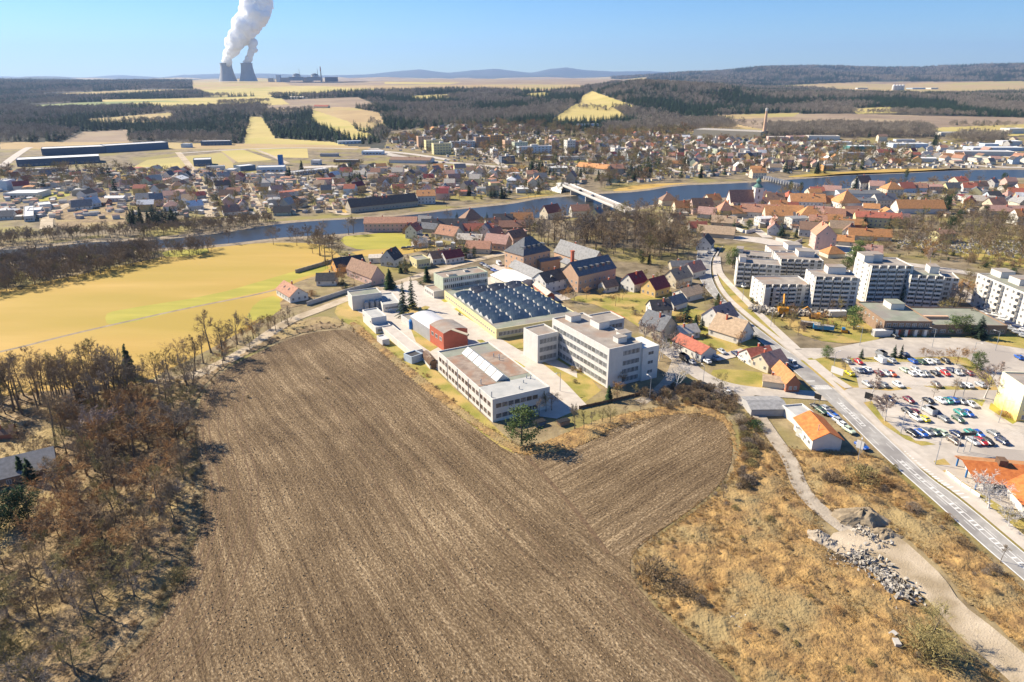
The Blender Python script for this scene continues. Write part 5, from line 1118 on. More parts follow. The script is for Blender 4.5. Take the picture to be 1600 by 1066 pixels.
# ---------------- houses ----------------
OCC = []
def hp(px, py, L_, W, h, r, deg, wall, roof, label, **k):
    x, y = G(px, py); OCC.append((x, y + W / 2, max(L_, W) * .5)); return house_px(px, py, L_, W, h, r, deg, wall, roof, label, **k)
VG = 'old houses between the meadow and the river'
HOUSES = [
 (458, 473, 17, 9, 3.4, 3.4, -51, 'white', 'terracotta', 'white farmhouse with long terracotta roof at the meadow corner', 2),
 (512, 447, 10, 7, 3, 3, 5, 'pale', 'dark', 'small white shed with dark roof left of the pink farmhouse', 1),
 (545, 425, 17, 9, 3.2, 4, 35, 'orange', 'dark', 'brown wooden barn with dark roof behind the pink farmhouse', 1),
 (613, 418, 10, 9, 4.6, 5, 70, 'white', 'dark', 'white house with steep dark roof beside the hedge and spruces', 2),
 (594, 411, 12, 9, 3.2, .8, 10, 'white', 'pale', 'white bungalow with nearly flat roof left of the steep dark roof', 1),
 (686, 413, 11, 8, 3.6, 3.2, 30, 'white', 'brown', 'white house with brown roof right of the yellow cube house', 2),
 (706, 413, 12, 8, 3.6, 3.4, 35, 'white', 'maroon', 'white house with dark maroon roof at the street bend', 2),
 (612, 363, 36, 11, 6.2, 3.2, 3, 'pink', 'terracotta', 'long two-storey riverside hotel with pinkish walls and terracotta roof', 2),
 (695, 358, 32, 8, 3, 3.6, 4, 'brown', 'dark', 'long dark-roofed barn at the river edge of the village', 1),
 (737, 355, 15, 13, 5, 6.5, 20, 'pink', 'brown', 'big hipped brown-roofed house standing highest by the river', 2),
 (703, 378, 16, 11, 4, 5, -35, 'cream', 'terracotta', 'cream village house with broad terracotta roof in the middle of the village', 2),
 (717, 372, 13, 9, 4, 4.6, 60, 'stone', 'tan', 'stone village house with tan roof, gable to the camera', 1),
 (744, 369, 24, 9, 4, 3.8, 4, 'white', 'red', 'long white village house with bright red roof', 2),
 (761, 370, 12, 9, 4, 4.6, 75, 'pale', 'grey', 'pale house with grey roof at the right end of the long red roof', 1),
 (772, 380, 12, 8, 4.2, 4.6, 55, 'pale', 'terracotta', 'narrow house with terracotta roof and tall chimney in the village lane', 2),
 (778, 392, 15, 9, 4.4, 4.6, -25, 'salmon', 'rose', 'salmon house with rose roof above the village street', 2),
 (748, 397, 15, 9, 3.4, 3.6, -8, 'cream', 'terracotta', 'cream house behind a hedge with terracotta roof', 1),
 (786, 354, 14, 9, 4, 4.4, 0, 'yellow', 'dark', 'village house with dark roof and yellow gable by the river', 1),
 (770, 358, 11, 8, 3.6, 3.4, 20, 'pale', 'brown', 'small brown-roofed house left of the yellow gable', 1),
 (800, 362, 18, 8, 3.4, 3.6, 6, 'brown', 'terracotta', 'long brown-walled barn with terracotta roof near the riverside trees', 1),
 (815, 352, 16, 9, 4.4, 4, 4, 'cream', 'orange', 'cream house with orange roof near the bare riverside trees', 2),
 (805, 382, 12, 10, 4.2, 4, 40, 'pink', 'brown', 'pink house with brown roof behind the big brewery roof', 2),
 (665, 354, 10, 8, 3.4, 3.4, -20, 'pale', 'grey', 'small grey-roofed cottage right of the riverside hotel', 1),
 (672, 365, 13, 8, 3, 3.2, -25, 'stone', 'slate', 'low stone cottage with slate roof in the village gardens', 1),
 (640, 366, 9, 7, 3, 3.6, 80, 'brown', 'brown', 'small brown barn with gable in front of the riverside hotel', 0),
 (656, 388, 9, 7, 3, 2.6, 20, 'pale', 'pale', 'small pale garden house with pale roof', 0),
 (735, 383, 16, 8, 3.2, 3, -12, 'tan' if 0 else 'cream', 'pale', 'low cream farm shed with pale roof in the village gardens', 0),
 (860, 343, 14, 9, 5, 5, 40, 'cream', 'red', 'cream house with red roof seen through the park trees', 1),
 (905, 340, 14, 9, 5, 4, 10, 'pale', 'terracotta', 'pale house with terracotta roof behind the park trees', 1),
 (932, 348, 10, 8, 6, 4, 60, 'yellow', 'grey', 'tall yellow house behind the park trees', 1),
 # gardens right of the school
 (990, 457, 10, 9, 4.6, 4.2, 39, 'white', 'maroon', 'white house with maroon roof beside the brewery wall', 2),
 (1023, 465, 11, 9, 4.2, 4.4, 39, 'ochre', 'maroon', 'bright orange-walled house with maroon roof', 2),
 (950, 458, 8, 6, 3, 2.6, 30, 'pale', 'brown', 'small pale garden house with brown roof right of the brewery', 1),
 (1057, 451, 13, 9, 4.6, 4.4, 39, 'cream', 'tan', 'cream house with tan roof among bare shrubs by the main road', 2),
 (1082, 436, 11, 8, 4, 4, 39, 'pale', 'rose', 'pale house with rose roof nearest the road bend', 1),
 (1068, 425, 16, 7, 3, 2.2, 5, 'stone', 'slate', 'low stone barn with slate roof at the park edge', 0),
 (1075, 472, 13, 9, 3, 2.6, 35, 'pale', 'tan', 'bungalow with wide tan roof and shallow pitch', 1),
 (1053, 486, 10, 7, 3, 3, 40, 'white', 'grey', 'small white hut with grey roof in the gardens', 0),
 (1028, 503, 9, 8, 5.4, 3.4, 10, 'white', 'dark', 'white house with black roof behind the birches', 2),
 (1027, 532, 12, 10, 4.6, 5, -52, 'stone', 'slate', 'stone house with slate roof right behind the school birches', 2),
 (1070, 532, 9, 7, 2.8, 2.4, 20, 'pale', 'pale', 'small pale bungalow behind the red-roofed long building', 1),
 (1122, 517, 12, 10, 5, 4.6, 38, 'white', 'rose', 'white house with rose-brown roof left of the main road', 2),
 (1140, 536, 14, 11, 3.2, 5.6, -50, 'pale', 'tan', 'barn house with huge tan roof and grey gable left of the main road', 1),
 (1180, 573, 10, 8, 3, 2.8, 20, 'pale', 'red', 'bungalow with red roof right of the parked red car', 1),
 (1199, 583, 10, 8, 3.4, 3, 30, 'cream', 'rose', 'cream cottage with rose roof between the red and the orange roof', 1),
 (1212, 608, 9, 6, 2.6, 1.0, -20, 'cream', 'tan', 'low cream outbuilding in front of the orange and grey roof', 0),
 (1101, 392, 12, 9, 4.2, 4.6, 65, 'white', 'dark', 'half-timbered white house with dark roof at the road bend', 2),
 (12, 765, 24, 11, 3.2, 3.0, 33, 'brown', 'grey', 'long house with dark and grey roof cut by the left edge', 2),
 (8, 690, 6, 4, 2.4, 1.6, 20, 'brick', 'brown', 'small garden hut on the green lawn at the left edge', 0),
 # old town
 (1043, 322, 13, 11, 4.6, 5, 5, 'cream', 'brown', 'cream house with brown hipped roof at the river left of the church', 1),
 (1066, 334, 15, 9, 4.6, 4.6, 10, 'cream', 'orange', 'cream house with orange roof beside a single dark conifer', 1),
 (1094, 336, 16, 11, 6, 6, 5, 'pink', 'brown', 'mauve house with tall brown roof left of the church', 2),
 (1112, 322, 12, 10, 5, 4, 20, 'cream', 'orange', 'cream house with orange roof between the river and the church', 1),
 (1131, 340, 11, 11, 5.6, 6, 5, 'ochre', 'terracotta', 'square ochre house with pyramid roof below the church', 1),
 (1158, 341, 20, 11, 3.6, 4.6, 8, 'stone', 'orange', 'wide low house with orange roof directly below the church', 1),
 (1186, 341, 28, 11, 4.6, 5, -14, 'white', 'terracotta', 'long white row house with terracotta roof below the church tower', 2),
 (1213, 335, 13, 11, 5, 5, 0, 'white', 'orange', 'white house with orange roof right of the long row', 1),
 (1104, 342, 13, 9, 3.6, 4.6, -25, 'pale', 'rose', 'pale house with rose roof left of the town gardens', 1),
 (1130, 355, 17, 9, 3.4, 4, -20, 'stone', 'tan', 'stone barn with long tan roof above the town gardens', 1),
 (1089, 363, 12, 8, 3, 3.6, 4, 'pale', 'red', 'cottage with bright red roof above the road bend', 1),
 (1057, 352, 11, 8, 3.4, 4, 35, 'cream', 'orange', 'small orange-roofed house half hidden at the park edge', 1),
 (1118, 372, 24, 10, 3, 4.2, -22, 'stone', 'tan', 'large tan-roofed barn behind bare shrubs at the road bend', 0),
 (1192, 354, 10, 9, 5.6, .8, 10, 'white', 'white', 'white flat-roofed villa below the long terracotta row', 2),
 (1211, 358, 10, 8, 4, 4, 80, 'white', 'rose', 'white gabled house with rose roof right of the flat villa', 1),
 (1209, 323, 14, 10, 5.6, 5, -5, 'yellow', 'brown', 'yellow house with brown roof on the town square', 2),
 (1192, 318, 11, 9, 5, 4.4, -5, 'cream', 'rose', 'cream house with rose roof right behind the church tower', 1),
 (1230, 322, 13, 12, 6, 5, 30, 'cream', 'red', 'cream corner house with red hipped roof on the town square', 2),
 (1258, 328, 27, 12, 6.4, 5.4, -8, 'white', 'orange', 'long white town hall with bright orange roof facing the square', 2),
 (1288, 328, 11, 11, 5.4, 5, 10, 'cream', 'orange', 'cream house with orange roof right of the town hall', 1),
 (1318, 332, 17, 16, 7.5, 8, 10, 'pale', 'orange', 'large square town house with very tall orange hipped roof', 2),
 (1344, 330, 18, 11, 8, 1.6, -5, 'pale', 'slate', 'grey four-storey house right of the very tall orange roof', 2),
 (1378, 325, 18, 11, 6, 4.6, 8, 'white', 'slate', 'white house with dark solar-panelled roof by the market hall', 2),
 (1345, 312, 44, 20, 4.4, 1.8, -5, 'paleblue', 'slate', 'wide grey-green roofed market hall behind the old town', 1),
 (1298, 306, 15, 9, 4.6, 4, -20, 'white', 'rose', 'white house with rose roof left of the market hall', 1),
 (1274, 308, 12, 9, 5.4, 3, -5, 'white', 'red', 'white house with red roof above the town hall', 2),
 (1345, 296, 14, 11, 6, 6, 20, 'white', 'brown', 'tall white villa with brown roof on the near river bank', 2),
 (1368, 298, 13, 9, 4.6, 4, -15, 'pale', 'rose', 'pale house with rose roof right of the tall riverside villa', 1),
 (1390, 312, 15, 12, 9, 5, 5, 'cream', 'orange', 'tall cream house with orange hipped roof at the market hall end', 2),
 (1213, 348, 19, 13, 5, 6, -8, 'cream', 'orange', 'cream house with wide orange roof on the near side of the square', 2),
 (1262, 350, 15, 12, 6, 6, -8, 'white', 'orange', 'white house with orange and dark hipped roof below the town hall', 2),
 (1284, 344, 13, 11, 4.6, 4.8, -20, 'pale', 'rose', 'pale house with rose roof below the cream house', 1),
 (1302, 347, 14, 11, 4.6, 4.8, -20, 'pale', 'terracotta', 'pale house with terracotta roof left of the long row', 1),
 (1330, 348, 32, 10, 4.6, 4, -16, 'white', 'terracotta', 'long white row house with terracotta roof joined to the yellow school', 2),
 (1368, 356, 30, 10, 7, 3, -16, 'yellow', 'red', 'long yellow school with red roof in the old town', 3),
 (1295, 352, 16, 9, 3, 4, -12, 'cream', 'orange', 'low orange-roofed outbuilding below the pale rose roof', 0),
 (1330, 358, 17, 9, 3, 3, -6, 'brick', 'orange', 'low brick outbuilding with red-orange roof below the long row', 0),
 (1243, 356, 13, 10, 6.4, .8, 10, 'white', 'grey', 'white house with stacked balconies and flat roof', 2),
 (1208, 368, 10, 8, 4, 4, 70, 'white', 'rose', 'small white gabled house left of the dark fir', 1),
 (1262, 370, 12, 9, 5, 4.4, -20, 'white', 'brown', 'white house with brown roof left of the tall mauve gable', 2),
 (1283, 391, 13, 12, 9.5, 6, 82, 'pink', 'terracotta', 'tall mauve gable-fronted house by the wide street', 1),
 (1312, 366, 15, 9, 4, 4.4, -12, 'yellow', 'tan', 'yellow house with tan roof right of the tall mauve gable', 1),
 (1326, 371, 11, 8, 4, 4, 60, 'white', 'brown', 'white gabled house with brown roof in the back yards', 1),
 (1356, 377, 26, 8, 3.2, 4, -14, 'white', 'orange', 'long low white house with bright orange roof by the park', 1),
 (1317, 384, 11, 8, 3, 3, -20, 'cream', 'orange', 'small orange-roofed garage house by the wide street', 1),
 (1299, 404, 11, 9, 2.8, 3.4, 10, 'cream', 'orange', 'small orange hipped-roof pavilion between apartment blocks', 0),
 (1352, 408, 15, 11, 5, 3.6, -20, 'white', 'rose', 'white villa with rose roof behind the tallest apartment block', 2),
 (1432, 336, 36, 13, 4.4, 5.6, -2, 'pale', 'orange', 'very long building with bright orange roof beside the cemetery', 1),
 (1408, 352, 9, 9, 3.6, 4, 0, 'cream', 'rose', 'small rose-roofed chapel left of the cemetery', 0),
 (1412, 303, 14, 11, 5, 4.6, 10, 'paleblue', 'red', 'pale blue house with red gable roof near the river', 1),
 (1433, 302, 13, 9, 5, 3.6, -5, 'paleblue', 'terracotta', 'pale blue house with terracotta roof right of the red gable', 2),
 (1457, 302, 13, 9, 6, 1.4, 0, 'salmon', 'rose', 'salmon cube-like house near the river', 2),
 (1484, 302, 13, 10, 4.6, 4.4, 5, 'yellow', 'slate', 'bright yellow house with slate roof behind the long wall', 2),
 (1496, 293, 13, 11, 6, 3.6, 15, 'cream', 'red', 'cream villa with low red roof near the river', 2),
 (1512, 300, 12, 9, 4, 4, -10, 'white', 'red', 'white house with red roof right of the yellow house', 1),
 (1528, 298, 14, 9, 4, 4, 10, 'white', 'brown', 'white house with striped brown roof', 1),
 (1548, 293, 12, 9, 4.6, 4, 40, 'white', 'rose', 'white gabled house with rose roof near the right riverbank', 1),
 (1575, 291, 11, 9, 4.6, 3.4, 5, 'pink', 'rose', 'pink riverside house with rose roof near the right edge', 1),
 (1528, 322, 22, 14, 4, 3.6, -15, 'pale', 'pale', 'large building with pale pink roof above the cemetery trees', 1),
 (1552, 328, 15, 10, 4.4, 4.6, 15, 'cream', 'terracotta', 'cream house with terracotta roof right of the pale pink roof', 1),
 (1575, 322, 12, 9, 4, 4, 50, 'white', 'slate', 'white house with slate roof near the right edge', 1),
 (1585, 309, 13, 9, 4, 4, -20, 'white', 'red', 'white house with vivid red roof at the right edge', 1),
 (1566, 338, 30, 11, 3.4, 3.6, -8, 'stone', 'rose', 'long low barn with rose roof above the cemetery', 0),
 (1594, 352, 15, 10, 6.4, 4.4, 5, 'white', 'orange', 'white two-storey house with orange roof cut by the right edge', 2),
 (1470, 380, 12, 9, 6, 1.6, 10, 'yellow', 'brown', 'small yellow cemetery chapel with terrace roof', 1),
 # far bank
 (598, 331, 58, 12, 4.6, 5.4, 33, 'stone', 'brown', 'very long old barracks with brown roof on the far river bank', 3),
 (666, 319, 15, 12, 7, 4, 10, 'white', 'orange', 'white villa with orange roof at the right end of the long barracks', 2),
 (928, 274, 40, 12, 7, 4, -40, 'cream', 'orange', 'long cream school with orange roof left wing on the far bank', 2),
 (957, 274, 22, 12, 7, 4, 8, 'stone', 'terracotta', 'right wing of the far school in shadow with terracotta roof', 2),
 (644, 256, 52, 24, 4, 2.4, -8, 'white', 'brown', 'wide supermarket with brown roof on the far bank', 0),
 (281, 291, 14, 13, 6.4, 2.6, 88, 'cream', 'white', 'cream gabled house with white roof at the end of the left street', 2),
 (844, 285, 13, 9, 5, 4, 5, 'white', 'slate', 'white house with dark blue roof near the left end of the bridge', 2),
 (893, 287, 9, 9, 7, 5, 70, 'stone', 'rose', 'stone church-like house with turret above the bridge end', 1),
 (961, 286, 9, 7, 4, 4, 60, 'teal', 'rose', 'small turquoise house on the far river bank', 1),
 (816, 302, 11, 9, 4, .6, 5, 'white', 'white', 'white flat-roofed boathouse on the far bank', 1),
 (757, 303, 14, 9, 5, .8, 5, 'paleblue', 'grey', 'pale blue flat-roofed building between dark thujas', 2),
 (853, 250, 17, 10, 5, .8, 12, 'salmon', 'grey', 'orange flat-roofed kindergarten below the coloured blocks', 2),
 (895, 251, 36, 10, 4.4, .8, 5, 'white', 'grey', 'long white flat-roofed school pavilion', 2),
 (871, 271, 20, 13, 6, .8, 5, 'pale', 'white', 'white cube sports hall between dark spruces', 1),
 (1183, 279, 15, 10, 6, 4, 5, 'cream', 'orange', 'cream inn with orange roof at the far end of the weir', 2),
 (1166, 265, 14, 10, 7, 3, 20, 'white', 'terracotta', 'tall white villa with terracotta roof above the far bank', 2),
 (1100, 268, 11, 10, 7, 1.5, 20, 'cream', 'brown', 'tall cream house with balconies above the far bank', 2),
 (1290, 267, 12, 9, 6, 1, 10, 'orange', 'grey', 'orange cube house above the far bank', 2),
 (1258, 258, 20, 12, 5, 1.6, -15, 'white', 'rose', 'white hall with rose roof above the dark spruces on the far bank', 1),
 (1244, 255, 8, 8, 7, 2, 20, 'white', 'grey', 'narrow white tower-like house on the far bank', 2),
 (1292, 240, 9, 9, 9, .8, 20, 'yellow', 'brown', 'bright yellow tower house among the far houses', 2),
 (1376, 246, 15, 10, 6, 4, 8, 'white', 'red', 'white house with red roof right of the grey office block', 2),
 (1448, 254, 18, 10, 5, .8, -5, 'white', 'white', 'white flat-roofed villa left of two orange-roofed houses', 1),
 (1478, 250, 13, 9, 4, 3.6, 5, 'cream', 'orange', 'left one of two orange-roofed houses on the far bank', 1),
 (1496, 250, 12, 9, 5, 3.6, 5, 'white', 'orange', 'right one of two orange-roofed houses on the far bank', 1),
]
for q in HOUSES:
    px, py, L_, W, h, r, deg, wa, ro, lab, wn = q
    hp(px, py, L_, W, h, r, deg, wa, ro, lab, win=wn, hip=1 if ('hip' in lab or 'pyramid' in lab) else 0, seed=int(px * 7 + py), chim=1 if L_ < 40 else 3, group=None)
# farmhouse and small flat-roofed houses given by their corners
gable4((580, 434), (541, 419), (601.5, 430), 4.4, 5.2, 'pink', 'brown', 'big pink farmhouse with brown-red roof and white dormer at the works gate', ridge='b', name='farmhouse', cat='farmhouse', rows=1, chim=2, sp=4, dorm=0)
t = gable4((1096, 553), (1051, 531), (1121, 548), 3.4, 2.2, 'white', 'red', 'long white bungalow with bright red roof and parked cars in front', ridge='b', name='bungalow', cat='bungalow', rows=1)
gable4((1229.5, 598.5), (1207, 575), (1252, 599.5), 3.6, 3.0, 'brick', 'orange', 'long house with orange roof and brick gable beside the zebra crossing', ridge='b', name='house', cat='house', rows=1)
def cube_px(N, base_y, L_, R_, wall, roof, lab, name='house', cat='house', rows=2, n1=4, n2=3, dmin=8):
    h = height_at(N[0], base_y, N[1]); n, a, la, lb = frame3(N, L_, R_, h); lb = max(lb, dmin); t = thing(name, lab, cat, (*n, 0), a); flat_body(t, la, lb, h, 'w_' + wall, roof)
    zs = [1 + 2.9 * i for i in range(rows) if 1 + 2.9 * i + 1.4 < h]
    if rows: windows(t, la, lb, 'f', n1, zs, 1.3, 1.3, 1.0); windows(t, la, lb, 'l', n2, zs, 1.3, 1.3, 1.0)
    return t
cube_px((651, 406.5), 420, (639.5, 400), (672, 403.5), 'yellow', 'bitumen_green', 'bright yellow cube house with flat roof left of the bent street')
# left edge of the far bank: new white houses
cube_px((36, 338), 347, (37, 322), (52, 337), 'pale', 'r_white', 'tall white new house with stepped roof terraces at the far left', n1=3)
cube_px((41, 334 - 5), 338, (45, 324), (62, 329), 'white', 'r_white', 'white new cube house in the middle of the left group', n1=3)
cube_px((61, 320), 329, (58, 316), (80, 319), 'white', 'r_white', 'white new cube house furthest up the left curve', n1=3)
hp(10, 344, 12, 10, 3, 3.4, 20, 'pale', 'slate', 'new house with slate roof at the far left edge'); hp(12, 337, 15, 12, 3, 2, 0, 'brick', 'white', 'brick bungalow with pale hipped roof at the far left', hip=1)
hp(130, 328, 14, 10, 3, 4.4, 25, 'white', 'slate', 'white new house with solar panels inside the curved street'); hp(144, 325, 11, 9, 3.4, 4.4, 60, 'white', 'white', 'white gabled new house with white roof inside the curved street')
hp(160, 322, 12, 9, 3, 2.6, 0, 'brick', 'tan', 'brick bungalow right of the two white new houses'); hp(182, 316, 16, 10, 3.4, 1.2, 5, 'white', 'white', 'wide white bungalow with terrace above the scrub')
# ---- halls and blocks farther off, standing on the terrain ----
def hall(px0, px1, yb, h, depth, wall, roof, lab, name='warehouse', cat='warehouse', dy=0.0, win=0, rise=0.0, group=None, ang=None, wcol=None):
    P = T([px0, px1], [yb, yb + dy]); a, b = P[0], P[1]; d = b - a; L_ = math.hypot(d[0], d[1]); an = math.atan2(d[1], d[0]); z = float(min(a[2], b[2])) - .3
    OCC.append(((a[0] + b[0]) / 2, (a[1] + b[1]) / 2 + depth / 2, L_ * .5)); 
    if L_ > 50: OCC.extend([(a[0] + (b[0] - a[0]) * f, a[1] + (b[1] - a[1]) * f + depth / 2, 20) for f in (.1, .25, .75, .9)])
    t = thing(name, lab, cat, (float(a[0]), float(a[1]), z), an, group)
    if rise: pitched(t, L_, depth, h, rise, wall, roof, chim=0)
    else: flat_body(t, L_, depth, h, wall, roof)
    if win: windows(t, L_, depth, 'f', min(win, 30), 1.2, min(3.0, L_ / win * .6), 1.6, 2)
    return t
hall(27, 157, 261, 8.5, 30, 'w_darkblue', 'r_white', 'near dark blue warehouse with striped white roof, the widest of the left three', dy=-7, win=16)
hall(66, 166, 243.5, 9.5, 28, 'w_darkblue', 'r_white', 'middle dark blue warehouse with white roof behind the near one', dy=-4.5)
hall(166.5, 264, 239, 10, 28, 'w_navy', 'r_white', 'dark blue warehouse continuing right of the middle one', dy=-6)
hall(38, 105, 271, 4.5, 12, 'w_grey', 'r_pale', 'low grey shed with pale roof in front of the near warehouse', dy=-3, win=8)
hall(303, 331, 260.5, 8, 24, 'w_navy', 'r_white', 'dark square warehouse with white ribbed roof right of the straight street', dy=-1, win=4)
hall(314, 360, 228, 7, 16, 'w_navy', 'r_white', 'dark warehouse with white roof highest on the slope', dy=-1, win=8); hall(283, 297, 231, 6, 10, 'w_paleblue', 'r_white', 'small pale warehouse between the dark ones')
hall(322, 352, 267, 5, 8, 'w_white', 'r_white', 'narrow white canopy hall below the square warehouse', dy=-1); hall(351, 366, 272, 5, 14, 'w_pale', 'r_white', 'small white workshop with canopy')
hall(376, 400, 268, 6, 16, 'w_navy', 'r_white', 'blue and white factory hall left of the blue tower', dy=-2); hall(401, 445, 270, 6, 18, 'w_paleblue', 'r_white', 'pale blue factory hall left of the spruces', dy=-1, win=6)
hall(414, 446, 279, 5, 12, 'w_white', 'r_pale', 'white workshop in front of the pale blue hall'); hall(435, 441, 258, 12, 6, 'tankblue', 'r_white', 'dark blue lift tower', name='tower', cat='tower')
hall(462, 514, 275, 4.5, 10, 'w_white', 'r_white', 'long white depot at the head of the middle street', dy=-6, win=12); hall(528, 565, 225.5, 5, 14, 'w_paleblue', 'r_white', 'pale blue shop below the wood with cars in front', dy=-1, win=6)
hall(500, 527, 245, 4, 10, 'w_grey', 'r_grey', 'grey petrol station shop with red stripe'); hall(565, 598, 242, 5, 16, 'w_paleblue', 'r_white', 'grey car showroom right of the yellow field', win=6); hall(521, 560, 254, 3.6, 9, 'w_brown', 'r_white', 'long brown row of garages with white roof')
hall(486, 500, 258, 6, 10, 'w_white', 'r_white', 'small white office beside the wide yard', win=4)
hall(6, 60, 311, 5, 22, 'w_white', 'r_white', 'white depot with pale roofs at the left edge', dy=-1, win=8); hall(0, 12, 300, 10, 14, 'w_paleblue', 'r_white', 'white silo-like building at the left edge')
hall(1083, 1188, 215, 14, 48, 'w_stone', 'r_pale', 'very long brickworks hall with pale roof below the quarry', dy=1.2); hall(1200, 1232, 221, 7, 20, 'w_pink', 'r_pale', 'pink factory hall right of the tall chimney'); hall(1234, 1262, 220, 7, 18, 'w_pink', 'r_rose', 'second pink factory hall right of the tall chimney'); hall(1263, 1312, 219, 7, 18, 'w_pale', 'r_pale', 'pale long hall at the foot of the bare wood')
hall(1296, 1330, 228, 6, 12, 'w_white', 'r_white', 'white factory wing left of the teal halls'); hall(1327, 1368, 236, 7, 22, 'w_teal', 'r_white', 'teal glazed factory halls with sawtooth roof', win=8); hall(1372, 1386, 221, 8, 8, 'w_cream', 'r_brown', 'lone cream house in front of the bare wood', name='house', cat='house', rise=3)
hall(1316, 1352, 250, 9, 12, 'w_grey', 'r_grey', 'grey office block with window bands on the far bank', name='office_building', cat='office building', win=10); hall(1395, 1450, 231, 6, 20, 'w_paleblue', 'r_white', 'pale blue hall right of the bare wood'); hall(1470, 1532, 212, 6, 14, 'w_pale', 'r_white', 'white sheds on the far yellow field'); hall(1490, 1585, 243, 6, 22, 'w_white', 'r_white', 'very long white hall at the far right', dy=1); hall(1520, 1600, 236, 5, 24, 'w_paleblue', 'r_white', 'striped pale blue hall behind the very long white one'); hall(1538, 1560, 231, 6, 14, 'w_paleblue', 'r_white', 'small pale blue office left of the white factory'); hall(1566, 1596, 228, 7, 18, 'w_white', 'r_white', 'white factory at the far right'); hall(1576, 1600, 209, 9, 20, 'w_white', 'r_white', 'white dairy with stack on the hill at the right edge')
hall(1400, 1430, 222, 4, 10, 'w_white', 'r_white', 'white shed by the far road'); hall(1405, 1421, 250, 4, 10, 'w_darkblue', 'r_slate', 'low dark garage row near the far river bank')
hall(860, 878, 209, 6, 14, 'w_pale', 'r_white', 'white hillside hall behind the coloured blocks'); hall(902, 935, 197, 4, 10, 'w_paleblue', 'r_white', 'pale farm sheds below the yellow hillside field'); hall(905, 914, 142, 6, 14, 'w_brick', 'r_red', 'red farm on the hilltop', name='farm', cat='farm', rise=4); hall(490, 512, 169, 5, 12, 'w_cream', 'r_red', 'small red-roofed farm on the brown hill field', name='farm', cat='farm', rise=4); hall(452, 474, 154, 5, 12, 'w_pale', 'r_pale', 'pale farm at the wood edge above the brown field', name='farm', cat='farm', rise=3); hall(238, 262, 152, 5, 16, 'w_white', 'r_white', 'white barns below the far left forest', name='barn', cat='barn')
hall(1340, 1356, 139.5, 8, 30, 'w_white', 'r_white', 'white farm hall left of the silos', name='barn', cat='barn'); hall(1426, 1446, 139.5, 9, 40, 'w_paleblue', 'r_white', 'pale blue hall right of the silos', name='barn', cat='barn')
hall(1455, 1466, 139.5, 9, 40, 'w_white', 'r_white', 'small white hall far right of the silos', name='barn', cat='barn')
for i in range(4):
    p = T(1396 + i * 4.6, 141)[0]; t = thing('grain_silo', ['leftmost', 'second', 'third', 'rightmost'][i] + ' of the four pale grain silos on the far plain', 'silo', tuple(p)); m = MB(); R_ = 9.5; m.lathe([(R_, 0), (R_, 24), (R_ * .6, 29), (1, 31)], 16); m.build('body', 'w_white', t); m = MB(); m.lathe([(R_ * .97, 24.5), (R_ * .55, 29.4), (.9, 31.4)], 16); m.build('roof', 'metal_roof', t)
# chimney
p = T(1193, 214)[0]; hz = HC + p[1] * slope(169) - p[2]; t = thing('factory_chimney', 'tall slender brick chimney right of the long brickworks hall', 'chimney', tuple(p)); m = MB(); m.lathe([(3.0, 0), (2.6, hz * .3), (2.0, hz * .8), (1.8, hz)], 14); m.build('shaft', 'w_salmon', t); m = MB(); m.lathe([(2.1, hz * .90), (2.2, hz * .93), (2.2, hz), (1.4, hz + .3)], 14); m.build('band', 'w_pale', t)
# far apartment blocks
APT = [(650, 654, 674, 213, 231, 'salmon', 'salmon ended block furthest left'), (662, 666, 690, 219, 236, 'yellow', 'yellow-ended block second from left'), (674, 678, 702, 224, 242, 'yellow', 'yellow block in front, third from left'),
 (686, 690, 706, 212, 220, 'white', 'low white block behind the yellow ones'), (702, 706, 738, 221, 232, 'paleblue', 'long pale blue block'), (709, 713, 738, 232, 243, 'white', 'white block at the front with the supermarket car park before it'), (727, 731, 745, 210, 221, 'white', 'white tower left of the brown one'),
 (741, 744, 763, 214, 231, 'brown', 'brown block with pale end wall'), (762, 766, 785, 211, 225, 'orange', 'orange block at the back'), (784, 789, 801, 219, 232, 'salmon', 'salmon block with pale end'), (765, 770, 777, 233, 248, 'white', 'narrow white block in front'), (778, 784, 802, 244, 256, 'darkblue', 'dark block with salmon end in front'),
 (801, 804, 822, 222, 236, 'green', 'green-ended block'), (806, 811, 856, 229, 241, 'paleblue', 'long pale blue block with yellow end'), (838, 842, 850, 218, 232, 'yellow', 'narrow yellow block'), (850, 856, 868, 214, 226, 'salmon', 'block with red roof'), (858, 862, 872, 218, 233, 'pink', 'pink block with red gable roof'),
 (872, 886, 897, 219, 240, 'pale', 'tallest pale block with pink balconies'), (896, 898, 903, 221, 239, 'brick', 'narrow brick-red block'), (953, 960, 975, 231, 244, 'white', 'low white block left of the far villas'), (967, 975, 985, 236, 246, 'white', 'second low white block near the far villas'),
 (1040, 1044, 1056, 228, 235, 'yellow', 'small yellow block'), (1100, 1104, 1120, 233, 240, 'paleblue', 'pale blue row block'), (1115, 1120, 1136, 233, 243, 'green', 'green row block with yellow end'), (1004, 1010, 1018, 232, 243, 'white', 'white block by the far crossroads'), (1150, 1152, 1185, 239, 247, 'grey', 'long grey block with brown roof'), (1082, 1086, 1100, 235, 241, 'cream', 'cream row block'),
 (1316, 1319, 1322, 238, 246, 'grey', 'narrow stair block'), (618, 624, 648, 214, 221, 'paleblue', 'long low terraced block below the wood'), (660, 664, 690, 204, 210, 'white', 'white terraced block high on the slope')]
